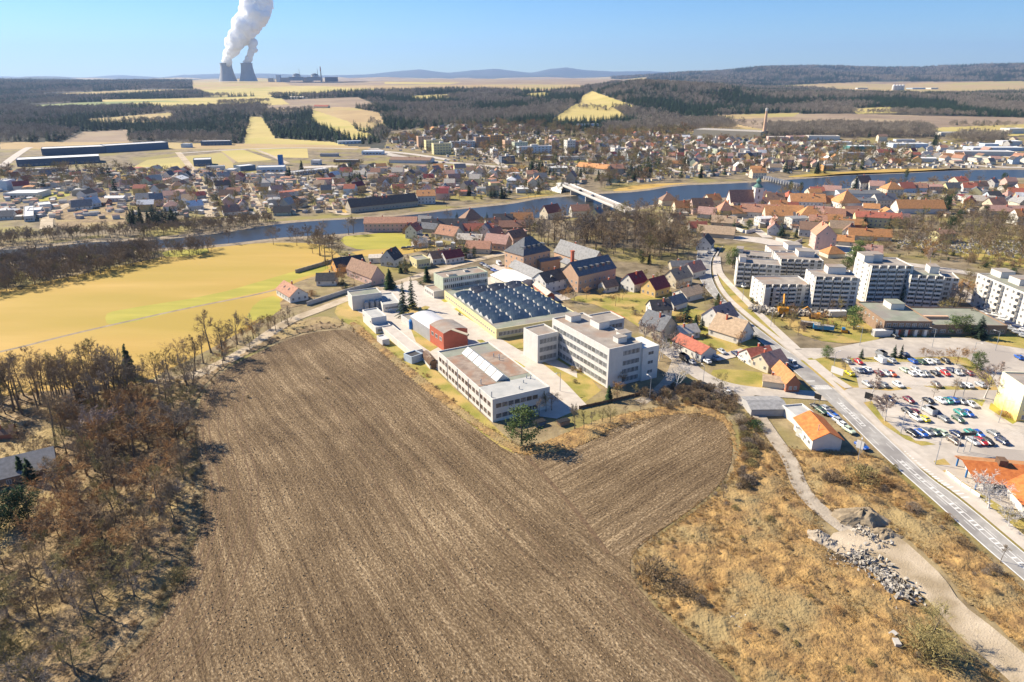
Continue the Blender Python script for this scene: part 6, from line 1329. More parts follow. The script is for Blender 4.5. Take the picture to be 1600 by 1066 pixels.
for i, (x0, x1, x2, yt, yb, c, lab) in enumerate(APT):
    p = T(x1, yb)[0]; Y = p[1]; h = HC + Y * slope(yt) - p[2]; h = max(h, 6); an = R(20); wv = (x2 - x1) / FPX * Y * 1.12; u = p[0] / Y
    L_ = wv / max(math.cos(an) - u * math.sin(an) + .0, .5); D = 12
    t = thing('apartment_building', lab.replace('furthest left', 'furthest left on the far slope') + (' of the far housing estate' if len(lab.split()) < 9 else ''), 'apartment building', tuple(p - np.array([0, 0, .3])), an)
    flat_body(t, L_, D, h, 'w_' + c, 'bitumen' if 'red' not in lab else 'r_red'); OCC.append((p[0] + L_ / 2, p[1] + 8, L_ / 2 + 6))
    fl = max(2, int(h / 3.1)); nc = max(2, min(int(L_ / 4), 9)); windows(t, L_, D, 'f', nc, [1.2 + k * (h - 1) / fl for k in range(fl)], 2.2, 1.5, 1.2, bars=1)
    windows(t, L_, D, 'l', 2, [1.2 + k * (h - 1) / fl for k in range(fl)], 1.4, 1.4, 2.2, bars=0)
    p2 = MB(); p2.box(L_ * .4, L_ * .6, 4, 8, h - .5, h + 2.2); p2.build('roof_housing', 'w_white', t)
# ---- the many other houses of the town ----
ZONES = [
 ('left quarter across the river', [(215, 302), (235, 270), (330, 273), (400, 283), (455, 276), (475, 290), (540, 332), (430, 338), (330, 336), (225, 334)], 20, 12, 1.0, 38),
 ('quarter above the long barracks', [(475, 282), (545, 262), (640, 266), (720, 268), (800, 270), (850, 283), (838, 298), (760, 308), (690, 313), (655, 306), (600, 302), (560, 312), (510, 308)], 21, 0, 1.0, 46),
 ('wooded slope above the far estate', [(600, 226), (612, 214), (700, 199), (770, 202), (860, 203), (820, 212), (720, 214), (640, 224)], 26, 10, .9, 6),
 ('right quarter across the river', [(905, 252), (905, 222), (1000, 212), (1080, 218), (1190, 224), (1300, 226), (1310, 262), (1230, 268), (1150, 268), (1080, 270), (1048, 262), (1030, 250), (960, 256)], 21, -8, 1.0, 26),
 ('far right across the river', [(1375, 240), (1470, 234), (1540, 246), (1500, 258), (1380, 258), (1340, 262)], 24, 0, 1.0, 3),
 ('in the old town', [(1040, 322), (1120, 316), (1215, 318), (1300, 306), (1390, 300), (1400, 325), (1395, 350), (1330, 372), (1250, 366), (1180, 352), (1090, 350)], 15, -12, 1.1, 16),
 ('right of the cemetery', [(1480, 312), (1600, 296), (1640, 330), (1560, 336), (1500, 326)], 17, -8, 1.0, 10),
 ('in the riverside village', [(640, 372), (680, 352), (830, 350), (800, 390), (740, 386)], 16, 10, 1.0, 6),
]
street_pts = np.array([p for c, w_, m_ in STREETS for p in smooth([G(*q) for q in c], 3, False)])
WC = ['white', 'white', 'white', 'cream', 'cream', 'pale', 'pale', 'pale', 'grey', 'pink', 'ochre', 'stone', 'yellow', 'paleblue', 'white', 'green']; RC = ['brown', 'brown', 'terracotta', 'rose', 'rose', 'grey', 'grey', 'dark', 'pale', 'pale', 'slate', 'tan', 'maroon', 'white', 'red', 'orange']
RN = dict(brown='brown', terracotta='terracotta', rose='rose', red='red', orange='orange', grey='grey', dark='black', pale='pale', slate='slate', tan='tan', maroon='maroon', white='white')
WN = dict(white='white', cream='cream', pale='off-white', grey='grey', pink='pink', ochre='ochre', salmon='salmon', stone='stone', yellow='yellow', paleblue='pale blue', green='green')
rh = random.Random(42); auto = []; extra = []
for zi, (zn, poly, sp, deg, sc_, cap) in enumerate(ZONES):
    P = fill(poly, 200, 2200, sp, .22); rh.shuffle(P.tolist()); P = P[rng.permutation(len(P))]; k = 0
    for x, y, z in P:
        if any((x - a) ** 2 + (y - b) ** 2 < (c + 7) ** 2 for a, b, c in OCC): continue
        if len(street_pts) and (((street_pts[:, 0] - x) ** 2 + (street_pts[:, 1] - y) ** 2).min() < 81): continue
        OCC.append((x, y, 5))
        w_ = rh.choice(WC); r_ = rh.choice(RC if 'old town' not in zn else ['orange', 'terracotta', 'orange', 'rose', 'red', 'brown', 'tan']); L_ = rh.uniform(9, 14) * sc_; W = rh.uniform(7.5, 9.5) * sc_; st = rh.random()
        h = rh.choice([3.2, 4.2, 5.8]); r = rh.uniform(2.6, 4.4) if st > .16 else .5; hip = 1 if (st > .8) else 0; an = R(deg + rh.choice([0, 90, 0, 90, 20, 60]) + rh.uniform(-7, 7))
        rec = [zn, x, y, float(z), L_, W, h, r, an, w_, r_, hip, st]
        if k < cap: auto.append(rec); k += 1
        else: extra.append(rec)
cnt = {}
for rec in auto:
    zn, x, y, z, L_, W, h, r, an, w_, r_, hip, st = rec
    ty = 'flat-roofed' if r < 1 else ('hip-roofed' if hip else 'gabled'); rec.append('%s %s house with %s roof' % (WN[w_], ty, RN[r_])); cnt.setdefault((zn, rec[-1]), []).append((proj(x, y, z)[0], rec))
ORD = ['leftmost', 'second from left', 'third from left', 'fourth from left', 'fifth from left', 'sixth from left', 'seventh from left', 'eighth from left', 'ninth from left', 'tenth from left', 'eleventh from left', 'twelfth from left']
for (zn, d), lst in cnt.items():
    lst.sort(key=lambda q: q[0])
    for i, (_, rec) in enumerate(lst):
        zn, x, y, z, L_, W, h, r, an, w_, r_, hip, st, dd = rec
        lab = dd + ', ' + zn + ('' if len(lst) == 1 else ', ' + ORD[min(i, 11)])
        dist = math.hypot(x, y)
        house(x, y, L_, W, h, r, an, w_, r_, lab, hip=hip, win=(2 if dist < 520 else (1 if dist < 1000 else 0)), chim=1 if dist < 900 else 0, z=z - .2, seed=int(abs(x) + y), group='houses ' + zn)
# houses past the first three hundred: one mass on the far slopes
for poly, sp in (([(905, 228), (1000, 208), (1100, 214), (1190, 222), (1310, 228), (1300, 240), (905, 250)], 26), ([(1470, 236), (1600, 220), (1620, 262), (1480, 252)], 28), ([(610, 214), (700, 198), (830, 198), (820, 210), (640, 224)], 26), ([(0, 268), (80, 275), (230, 268), (220, 300), (140, 318), (0, 298)], 24)):
    for x, y, z in fill(poly, 400, 2600, sp, .3):
        if any((x - a) ** 2 + (y - b) ** 2 < (c + 6) ** 2 for a, b, c in OCC): continue
        OCC.append((x, y, 5)); extra.append(['', x, y, float(z), rh.uniform(9, 14), rh.uniform(8, 10), rh.choice([3.5, 5]), rh.choice([.5, 3, 4]), R(rh.uniform(0, 180)), rh.choice(WC), rh.choice(RC), 0, 0])
m = MB(); mats = ['w_' + k for k in WN] + ['r_' + k for k in RN]; mi_ = {k: i for i, k in enumerate(mats)}
for zn, x, y, z, L_, W, h, r, an, w_, r_, hip, st in [e[:13] for e in extra]:
    c, s = math.cos(an), math.sin(an)
    def W3(a, b, zz): return (x + c * a - s * b, y + s * a + c * b, z + zz)
    a, b = L_ / 2, W / 2; k = mi_['w_' + w_]; q = mi_['r_' + r_]
    p = [(-a, -b), (a, -b), (a, b), (-a, b)]
    for i in range(4): m.quad(W3(*p[i], 0), W3(*p[(i + 1) % 4], 0), W3(*p[(i + 1) % 4], h), W3(*p[i], h), k)
    m.tri(W3(a, -b, h), W3(a, b, h), W3(a, 0, h + r), k); m.tri(W3(-a, b, h), W3(-a, -b, h), W3(-a, 0, h + r), k)
    m.quad(W3(-a, -b - .3, h - .1), W3(a, -b - .3, h - .1), W3(a, 0, h + r), W3(-a, 0, h + r), q); m.quad(W3(a, b + .3, h - .1), W3(-a, b + .3, h - .1), W3(-a, 0, h + r), W3(a, 0, h + r), q)
tag(m.build('distant_houses', mats), 'mass of tiny roofs and walls on the far slopes of the town', 'houses', kind='stuff')
print('AUTO', len(auto), 'EXTRA', len(extra), 'HAND', len(HOUSES))
m = MB()
for poly, sp in (([(0, 345), (0, 270), (230, 264), (455, 272), (640, 262), (800, 262), (905, 250), (915, 285), (850, 300), (690, 316), (540, 332), (330, 340)], 9), ([(905, 250), (905, 215), (1080, 210), (1200, 220), (1600, 224), (1600, 262), (1310, 266), (1040, 282), (950, 290)], 10), ([(640, 372), (830, 352), (800, 392), (690, 410)], 8), ([(1040, 330), (1390, 302), (1600, 296), (1600, 340), (1400, 340), (1320, 372), (1180, 362)], 8), ([(600, 232), (700, 200), (860, 200), (905, 250), (720, 250)], 13)):
    for x, y, z in fill(poly, 200, 2600, sp, .5):
        if rh.random() < .35 or any((x - a) ** 2 + (y - b) ** 2 < (c + 2) ** 2 for a, b, c in OCC if abs(x - a) < 60): continue
        an = rh.uniform(0, 1.57); c, s = math.cos(an), math.sin(an); a, b = rh.uniform(1.2, 3.2), rh.uniform(1, 2.4); h = rh.uniform(1.6, 3); k = mi_[rh.choice(['w_white', 'w_pale', 'w_cream', 'w_grey', 'w_stone'])]; q = mi_[rh.choice(['r_white', 'r_pale', 'r_grey', 'r_brown', 'r_tan', 'r_rose', 'r_dark', 'r_terracotta'])]; P_ = [(x + c * i - s * j, y + s * i + c * j) for i, j in ((-a, -b), (a, -b), (a, b), (-a, b))]
        for i in range(4): m.quad((*P_[i], z - .3), (*P_[(i + 1) % 4], z - .3), (*P_[(i + 1) % 4], z + h), (*P_[i], z + h), k)
        m.quad(*[(p[0], p[1], z + h + (.5 if i > 1 else .02)) for i, p in enumerate(P_)], q)
tag(m.build('garden_sheds', mats), 'small sheds, greenhouses and yard clutter between the houses', 'sheds', kind='stuff')
# ---------------- church ----------------
x, y = G(1158, 329); t = thing('church', 'white church with steep terracotta roof and baroque onion-topped tower by the river', 'church', (x - 9, y, 0), R(4))
pitched(t, 19, 11, 7, 8.5, 'w_white', 'r_terracotta', chim=0)
for i in range(4): put('window', window_mesh(1.2, 3.4), t, (2 + i * 4.6, 0, 2), 0)
m = MB(); m.box(19.5, 26, 1, 7.5, 0, 17, 0); m.box(19.2, 26.3, .7, 7.8, 13.2, 13.7, 0); m.box(19.1, 26.4, .6, 7.9, 17, 17.5, 0); m.build('tower', 'w_white', t)
for zz in (9, 14): put('window', window_mesh(1.1, 2.2, 'brown'), t, (22.2, 1, zz), 0); put('window', window_mesh(1.1, 2.2, 'brown'), t, (19.5, 5, zz), -math.pi / 2)
M['copper'] = mk('copper', (.10, .20, .17), rough=.6); m = MB(); m.lathe([(3.6, 17.5), (3.5, 18.3), (2.2, 19.6), (1.5, 20.2), (1.5, 21.4), (2.1, 22.2), (1.9, 23.2), (.8, 24.4), (.2, 25.4), (.08, 27.6)], 14, cx=22.7, cy=4.2); m.build('dome', 'copper', t)
# ---------------- bridge ----------------
A = Vector(G(884, 288.5, 6)); B_ = Vector(G(985, 330, 6)); d = (B_ - A); L_ = d.length; t = thing('bridge', 'long straight concrete road bridge over the river', 'bridge', (*A, 0), math.atan2(d.y, d.x))
m = MB(); m.box(0, L_, -4.5, 4.5, 5.0, 6.0, 0); m.build('deck', 'concrete', t); m = MB(); m.box(0, L_, -3.3, 3.3, 6.0, 6.06); m.build('roadway', 'asphalt_pale', t)
for yv in (-4.5, 4.3): m = MB(); m.box(0, L_, yv, yv + .2, 6.0, 7.0); m.build('parapet', 'w_white', t)
for f in (.16, .42, .68, .9): m = MB(); m.box(L_ * f - .7, L_ * f + .7, -3.6, 3.6, -1, 5.0); m.build('pier', 'concrete', t)
m = MB(); m.quad((-1, -4.5, 5.9), (-14, -14, 0), (12, -9, 0), (4, -4.5, 5)); m.quad((-1, -4.5, 5.9), (4, -4.5, 5), (4, 4.5, 5), (-1, 4.5, 5.9)); m.box(-14, 0, -4.5, 4.5, -.5, 5.95); m.build('abutment', 'w_white', t)
for (f, c, lab) in ((.28, 'black', 'tiny dark car crossing the bridge near its far end'), (.48, 'w_darkblue', 'tiny dark car near the middle of the bridge')):
    p = A + d * f; v = thing('car', lab, 'car', (p.x, p.y, 6.06), math.atan2(d.y, d.x)); m = MB(); m.box(0, 4.2, -2.3, -.5, .3, .9); m.box(.9, 3.3, -2.2, -.6, .9, 1.45); m.build('body', c, v)
# weir / second bridge upstream
P0 = Vector(G(1196, 277, 2)); P1 = Vector(G(1252, 291, 2)); d = P1 - P0; t = thing('weir', 'low weir with white railings crossing the river at right', 'weir', (*P0, 0), math.atan2(d.y, d.x)); m = MB(); m.box(0, d.length, -1.5, 1.5, 0, 2.2); m.build('walkway', 'concrete', t)
for i in range(14): m = MB(); q = d.length * (i + .5) / 14; m.box(q - .3, q + .3, -3.4, 3.2, 0, 3.4); m.build('gate', 'w_white', t)
# ---------------- power station on the skyline ----------------
M['tower_conc'] = mk('tower_conc', (.33, .33, .34), (.40, .40, .41), .02)
D = 5400.0
def far_xy(px, yb=127.0):
    u = (px - 800) / (FPX * cP - (yb - 533) * sP); return (u * D, D, HC + D * slope(yb))
TWP = []
for i, px in enumerate((356.5, 388.5)):
    x, y, z = far_xy(px); t = thing('cooling_tower', ('left' if i == 0 else 'right') + ' one of two concrete cooling towers giving off steam', 'cooling tower', (x, y, z)); H_ = D * (slope(98.5) - slope(127)); rb, rt = 66, 41
    prof = [];  
    for k in range(15): f = k / 14; rr = rt * .97 + (rb - rt * .97) * ((1 - f) ** 1.9) + (2.2 * max(0, f - .85) / .15); prof.append((rr, H_ * f))
    m = MB(); m.lathe(prof, 40); m.build('shell', 'tower_conc', t); m = MB(); m.lathe([(rt + .5, H_ - 5), (rt + 2, H_ - 4), (rt + 2, H_), (rt - 4, H_ - .5)], 40); m.build('rim', 'tower_conc', t); TWP.append((x, y, z + H_))
for i, px in enumerate((464, 492.5)):
    x, y, z = far_xy(px, 125.5); t = thing('reactor_building', ('left' if i == 0 else 'right') + ' round white reactor building on the skyline', 'reactor building', (x, y, z - 20)); m = MB(); m.lathe([(28, 20), (28, 54)], 24); m.build('body', 'w_white', t); m = MB(); m.lathe([(28.4, 54), (22, 62), (12, 66), (2, 68)], 24); m.build('dome', 'w_darkblue', t); m = MB(); m.box(-50, 60, -36, -20, 18, 44); m.build('hall', 'w_grey', t); m = MB(); m.tube((22, 0, 60), (22, 0, 100), 1.8, 1.2, 8); m.build('vent_stack', 'w_grey', t)
x, y, z = far_xy(502, 125); t = thing('exhaust_stack', 'tall dark stack right of the reactor buildings', 'chimney', (x, y, z - 20)); m = MB(); m.tube((0, 0, 0), (0, 0, 112), 6, 3, 12, 0, True); m.build('shaft', 'w_grey', t); m = MB(); m.tube((0, 0, 80), (0, 0, 112.5), 4.6, 3.4, 12, 0, True); m.build('band', 'w_brick', t)
for px, w_, hh, c, lab in ((432, 30, 34, 'w_paleblue', 'pale square hall between the towers and the reactors'), (442, 60, 16, 'w_grey', 'low grey hall left of the reactors'), (515, 90, 20, 'w_darkblue', 'long dark turbine hall right of the stack'), (420, 40, 12, 'w_grey', 'low grey building right of the cooling towers'), (478, 70, 18, 'w_grey', 'grey hall between the two reactor buildings')):
    x, y, z = far_xy(px, 125); t = thing('power_station_hall', lab, 'hall', (x - w_ / 2, y + 40, z - 14)); flat_body(t, w_, 30, hh + 14, c, 'r_grey')
# steam: one body of cloud rising from both towers
bm = bmesh.new(); r = random.Random(5)
def puff(x, y, z, s):
    mt = bmesh.ops.create_icosphere(bm, subdivisions=3, radius=1.0); 
    for v in mt['verts']: v.co = Vector((x, y, z)) + v.co * s
S1 = [(193, 322, 752), (200, 330, 690), (215, 360, 640), (235, 450, 560), (240, 520, 500), (265, 600, 430), (300, 680, 340), (320, 740, 260), (390, 790, 170), (400, 815, 80), (425, 810, 0), (430, 800, -60), (460, 760, -120)]
S2 = [(445, 560, 752), (470, 585, 690), (490, 600, 620), (500, 625, 560), (485, 650, 470)]
for SS in (S1, S2):
    for k in range(len(SS) - 1):
        for q in range(6 if SS is S1 else 5):
            f = q / 6; l = SS[k][0] * (1 - f) + SS[k + 1][0] * f; rg = SS[k][1] * (1 - f) + SS[k + 1][1] * f; yy = SS[k][2] * (1 - f) + SS[k + 1][2] * f
            wpx = (rg - l) / 7.615; n = max(2, int(wpx / 5.5))
            for j in range(n):
                s = r.uniform(4.0, 8.0) if wpx > 22 else r.uniform(2.6, 4.2) * (wpx / 18); c = 320 + l / 7.615 + s * 1.15 + max(wpx - 2.3 * s, 0) * ((j + r.uniform(.1, .9)) / n); py = yy / 7.615 + r.uniform(-1.5, 1.5)
                DD = D + r.uniform(-1, 1) * wpx * 2.0; u = (c - 800) / (FPX * cP - (py - 533) * sP); puff(u * DD, DD, HC + DD * slope(py), s * 5.1)
for v in bm.verts:
    p = v.co; nn = noise.fractal(p * .016, 1.0, 2.0, 4) ; v.co = p + Vector((noise.noise(p * .03), noise.noise(p * .03 + Vector((9, 0, 0))), noise.noise(p * .03 + Vector((0, 9, 0))))) * 12 + v.normal * (nn * 10 + noise.noise(p * .12) * 5)
me = bpy.data.meshes.new('steam_plume'); bm.to_mesh(me); bm.free(); me.materials.append(M['steam']); 
for pl in me.polygons: pl.use_smooth = True
so = put('steam_plume', me); rm = so.modifiers.new('remesh', 'REMESH'); rm.mode = 'VOXEL'; rm.voxel_size = 5.5; rm.use_smooth_shade = True
tag(so, 'billowing white steam rising from the two cooling towers', 'steam', kind='stuff')
# ---------------- rough grassland and wood floor as real uneven ground ----------------
def rough(name, px, mat, step, amp, z0=.12, sc1=.11, sc2=.45, edge=5.0, label=None):
    P = np.array(smooth([G(*q) for q in px], 1)); x0, y0 = P.min(0); x1, y1 = P.max(0); nx, ny = int((x1 - x0) / step) + 1, int((y1 - y0) / step) + 1
    X, Y = np.meshgrid(x0 + np.arange(nx) * step, y0 + np.arange(ny) * step); ins = inpoly(X.ravel(), Y.ravel(), P.tolist()).reshape(X.shape)
    A, B_ = P, np.roll(P, -1, 0); d = np.full(X.size, 1e9); q = np.stack([X.ravel(), Y.ravel()], 1)
    for a, b in zip(A, B_): 
        ab = b - a; t = np.clip(((q - a) @ ab) / max(ab @ ab, 1e-9), 0, 1); d = np.minimum(d, np.hypot(*(q - (a + t[:, None] * ab)).T))
    d = d.reshape(X.shape); Z = np.zeros(X.shape)
    for i in range(ny):
        for j in range(nx):
            if ins[i, j]:
                x, y = X[i, j], Y[i, j]; v = noise.fractal(Vector((x * sc1, y * sc1, 3)), 1.0, 2.1, 3) * .6 + max(0, noise.noise(Vector((x * sc2, y * sc2, 7)))) * .75
                Z[i, j] = z0 + max(0, v + .35) * amp * min(1, d[i, j] / edge)
    idx = -np.ones(X.shape, int); keep = ins; idx[keep] = np.arange(keep.sum()); vs = np.stack([X[keep], Y[keep], Z[keep]], 1)
    f = np.stack([idx[:-1, :-1], idx[:-1, 1:], idx[1:, 1:], idx[1:, :-1]], -1).reshape(-1, 4); f = f[(f >= 0).all(1)]
    me = bpy.data.meshes.new(name); me.from_pydata(vs.tolist(), [], f.tolist()); me.materials.append(M[mat]); me.update(); me.polygons.foreach_set('use_smooth', [True] * len(f)); o = put(name, me); o['kind'] = 'structure'; return o
HEATH = [(985, 868), (1020, 842), (1078, 803), (1114, 775), (1143, 740), (1152, 700), (1165, 662), (1182, 652), (1205, 692), (1230, 725), (1242, 757), (1258, 782), (1286, 812), (1290, 838), (1298, 868), (1350, 882), (1405, 908), (1455, 953), (1495, 1003), (1555, 1053), (1640, 1135), (1600, 1180), (1235, 1180), (1160, 1066), (1115, 1025), (1045, 968), (990, 906)]
HEATH2 = [(1215, 690), (1235, 700), (1275, 705), (1340, 705), (1378, 716), (1448, 782), (1528, 857), (1596, 916), (1760, 1055), (1760, 1130), (1705, 1120), (1565, 985), (1505, 940), (1480, 900), (1445, 867), (1412, 840), (1378, 822), (1332, 824), (1296, 800), (1270, 777), (1252, 752), (1244, 722)]
rough('heath_ground', HEATH, 'heath', .7, 1.15); rough('heath_ground', HEATH2, 'heath', .7, 1.3)
WOODF = [(-120, 640), (0, 618), (120, 605), (200, 604), (262, 590), (318, 590), (300, 625), (290, 660), (297, 702), (310, 760), (300, 822), (276, 890), (230, 978), (140, 1066), (100, 1180), (-400, 1180), (-400, 700)]
rough('wood_floor', WOODF, 'litter', 1.0, .9, z0=.04)
rough('field_margin', [(540, 507), (556, 500), (600, 540), (640, 572), (690, 610), (745, 655), (800, 690), (826, 700), (900, 668), (950, 650), (1050, 632), (1110, 632), (1142, 655), (1155, 690), (1150, 742), (1145, 700), (1133, 662), (1100, 648), (1050, 648), (1010, 655), (965, 668), (925, 692), (885, 706), (822, 714), (797, 708), (740, 668), (680, 625), (640, 593), (604, 560)], 'heath', .8, .7, z0=.12, edge=2.5)
rough('field_margin', [(262, 600), (318, 588), (350, 566), (400, 540), (450, 508), (500, 492), (535, 500), (540, 512), (485, 518), (445, 530), (400, 549), (352, 574), (318, 606), (304, 640), (290, 640)], 'litter', 1.0, .6, z0=.12, edge=3)
# spoil heaps round the yard
def heap(px, py, rx, ry, h, mat, lab, seed):
    x, y = G(px, py); m = MB(); n, k = 26, 9; r = random.Random(seed)
    for j in range(k + 1):
        f = j / k
        for i in range(n): a = 6.283 * i / n; nn = 1 + .5 * noise.noise(Vector((math.cos(a) * 2 + seed, math.sin(a) * 2, f * 2))); m.v.append((math.cos(a) * rx * (1 - f) * nn, math.sin(a) * ry * (1 - f) * nn, h * (1 - (1 - f) ** 1.8) * (1 + .4 * noise.noise(Vector((a * 2, f * 4, seed))))))
    for j in range(k):
        for i in range(n): m.f.append((j * n + i, j * n + (i + 1) % n, (j + 1) * n + (i + 1) % n, (j + 1) * n + i)); m.m.append(0)
    o = m.build('spoil_heap', mat, None, (x, y, .1)); tag(o, lab, 'heap')
heap(1345, 812, 6.5, 4.2, 2.6, 'bank', 'big brown earth heap above the gravel yard', 1); heap(1381, 836, 3.6, 2.6, 1.3, 'bank', 'low grey gravel heap right of the dark rubble', 2); heap(1278, 842, 2.8, 3.2, 1.6, 'track_dirt', 'grey gravel heap at the left end of the yard', 3); heap(1295, 850, 2.4, 2.2, 1.0, 'track_dirt', 'small grey heap touching the left gravel heap', 4)
for i, (px, py) in enumerate(((1394, 997), (1400, 1010))):
    m = MB(); m.box(-.8, .8, -.5, .5, 0, .7); m.v = [(a * (1 + .1 * math.sin(c * 9 + a)), b * (1 + .12 * math.cos(a * 7)), c) for a, b, c in m.v]; o = m.build('concrete_block', 'concrete', None, (*G(px, py), .5), .5 + i); tag(o, ('upper' if i == 0 else 'lower') + ' of two concrete blocks left of the large willow bush', 'block')

# ---------------- trees standing one by one ----------------
def nominal(me): return max(v.co.z for v in me.vertices)
NOM = {k: [max(nominal(a), nominal(b)) for a, b in v] for k, v in TREEM.items()}
rt = random.Random(99)
KN = dict(bare='bare_tree', tall='bare_tree', grey='bare_tree', rust='bare_tree', olive='bare_tree', birch='birch_tree', white='birch_tree', spruce='spruce_tree', thuja='thuja_tree', pine='pine_tree', evergreen='evergreen_tree')
NTREE = {}
def tree(x, y, z, H, kind, label, group=None, cat='tree', wide=1.0):
    v = rt.randrange(len(TREEM[kind])); s = H / NOM[kind][v]; t = thing(KN[kind], label, cat, (x, y, z), rt.uniform(0, 6.28), group); ww = s * wide * rt.uniform(.9, 1.1); t.scale = (ww, ww, s)
    put('trunk', TREEM[kind][v][0], t); put('crown', TREEM[kind][v][1], t); NTREE[kind] = NTREE.get(kind, 0) + 1; OCC.append((x, y, 1)); return t
def tp(px, py, top, kind, label, wide=1.0, group=None):
    p = T(px, py)[0]; H = max(HC + p[1] * slope(top) - p[2], 2); return tree(float(p[0]), float(p[1]), float(p[2]), H, kind, label, group, wide=wide)
def part(a, b, A_, B_): return ', %s %s part' % (['upper', 'middle', 'lower'][int((b > B_[0])) + int(b > B_[1])], ['left', 'centre', 'right'][int(a > A_[0]) + int(a > A_[1])])
def grove(poly, n, H0, H1, kinds, lab0, group, sp=5.0, d=(50, 900), wide=1.0, avoid=0):
    P = fill(poly, *d, sp, .5); P = P[rng.permutation(len(P))]; k = 0; qx, qy = proj(P[:, 0], P[:, 1], P[:, 2]); A_ = np.percentile(qx, [33, 67]); B_ = np.percentile(qy, [33, 67])
    for x, y, z in P:
        if k >= n: break
        label = lab0 + part(*proj(x, y, z), A_, B_)
        if avoid and any((x - a) ** 2 + (y - b) ** 2 < (c + avoid) ** 2 for a, b, c in OCC if c > 2): continue
        tree(float(x), float(y), float(z), rt.uniform(H0, H1), rt.choice(kinds), label, group, wide=wide); k += 1
    return k
g = 'tall bare trees of the left wood'
grove([(-70, 655), (0, 622), (60, 615), (130, 612), (200, 606), (210, 640), (150, 655), (90, 650), (30, 655)], 52, 14, 19, ['tall', 'tall', 'grey'], 'tall slender leafless tree in the dense stand below the yellow meadow', g, sp=4.2, wide=.9)
grove([(205, 600), (262, 588), (318, 590), (300, 640), (240, 650), (205, 640)], 16, 9, 14, ['bare', 'olive', 'grey'], 'leafless tree where the gravel lane meets the ploughed field', 'bare trees where the lane meets the field', sp=6)
grove([(90, 655), (230, 645), (285, 660), (295, 705), (240, 760), (120, 740), (85, 700)], 26, 9, 14, ['bare', 'grey', 'rust', 'olive', 'rust'], 'leafless tree with brownish crown in the middle of the left wood', 'bare trees in the middle of the left wood', sp=7, wide=1.15)
grove([(60, 760), (240, 760), (300, 790), (285, 850), (200, 900), (60, 880), (70, 800)], 34, 8, 13, ['rust', 'bare', 'olive', 'bare', 'rust'], 'leafless wide-crowned tree low in the left wood, below the long house', 'wide bare trees low in the left wood', sp=6.5, wide=1.2)
grove([(-120, 890), (60, 885), (200, 905), (225, 960), (120, 1060), (60, 1150), (-300, 1150)], 40, 7, 12, ['bare', 'olive', 'bare', 'grey'], 'leafless dark tree in the bottom left corner of the view', 'bare trees in the bottom left corner', sp=6, wide=1.2)
for px, py, top, kd, lab in ((279, 700, 628, 'grey', 'upper of two lone bare trees throwing round shadows on the ploughed field edge'), (288, 752, 690, 'bare', 'lower of two lone bare trees throwing round shadows on the ploughed field edge'), (88, 700, 612, 'bare', 'thick-trunked bare tree left of the small green patch'), (103, 680, 606, 'bare', 'bare tree with dark trunk just right of the thick one'), (120, 675, 612, 'grey', 'third dark-trunked bare tree beside the pale path'),
    (160, 705, 632, 'birch', 'silvery pale-branched tree among rust-coloured crowns'), (137, 745, 690, 'bare', 'forked bare tree right of the long dark house'), (181, 775, 715, 'bare', 'dark forked bare tree under the rusty crowns'), (330, 552, 483, 'bare', 'tall bare tree with straight trunk in front of the meadow, left'), (350, 565, 498, 'bare', 'bare tree at the pale lane bend'), (371, 540, 485, 'grey', 'tall bare tree against the meadow, second along the lane'), (278, 564, 528, 'bare', 'small round bare tree on the meadow edge'),
    (305, 582, 520, 'bare', 'bare tree left of the pale lane'), (318, 568, 516, 'bare', 'bare tree just above the lane bend'), (396, 530, 490, 'grey', 'bare tree over the lane near the reddish shrubs'), (360, 530, 503, 'bare', 'small bare tree between two tall ones by the meadow'), (420, 515, 488, 'olive', 'bare tree near the white rubble by the lane'), (440, 505, 482, 'bare', 'last bare tree of the lane before the white farmhouse'), (452, 498, 476, 'grey', 'low bare tree below the white farmhouse')):
    tp(px, py, top, kd, lab)
grove([(322, 575), (345, 552), (400, 522), (450, 496), (470, 500), (430, 525), (360, 565), (326, 592)], 16, 5, 8, ['bare', 'grey', 'rust'], 'small leafless tree between the gravel lane and the ploughed field', 'small bare trees along the lane', sp=5)
grove([(815, 386), (830, 372), (900, 362), (985, 358), (1050, 365), (1085, 385), (1075, 402), (1030, 408), (985, 398), (940, 402), (900, 388), (860, 390)], 76, 14, 19, ['tall', 'tall', 'grey', 'tall'], 'tall leafless tree in the park behind the old brewery', 'tall bare park trees behind the brewery', sp=7, wide=.95)
for i, (px, py, top) in enumerate(((842, 655, 622), (853, 645, 612), (862, 642, 610), (895, 660, 630), (898, 672, 628), (912, 674, 640), (924, 668, 640), (941, 662, 636), (953, 662, 634), (978, 652, 632), (1001, 640, 622))): tp(px, py, top, rt.choice(['grey', 'bare', 'olive']), ORD[min(i, 5)] + ' leafless tree in the row between the works and the right field' if i < 6 else 'leafless tree in the right half of the row by the lobed field', group=None if i < 6 else 'bare trees in the right half of the works row')
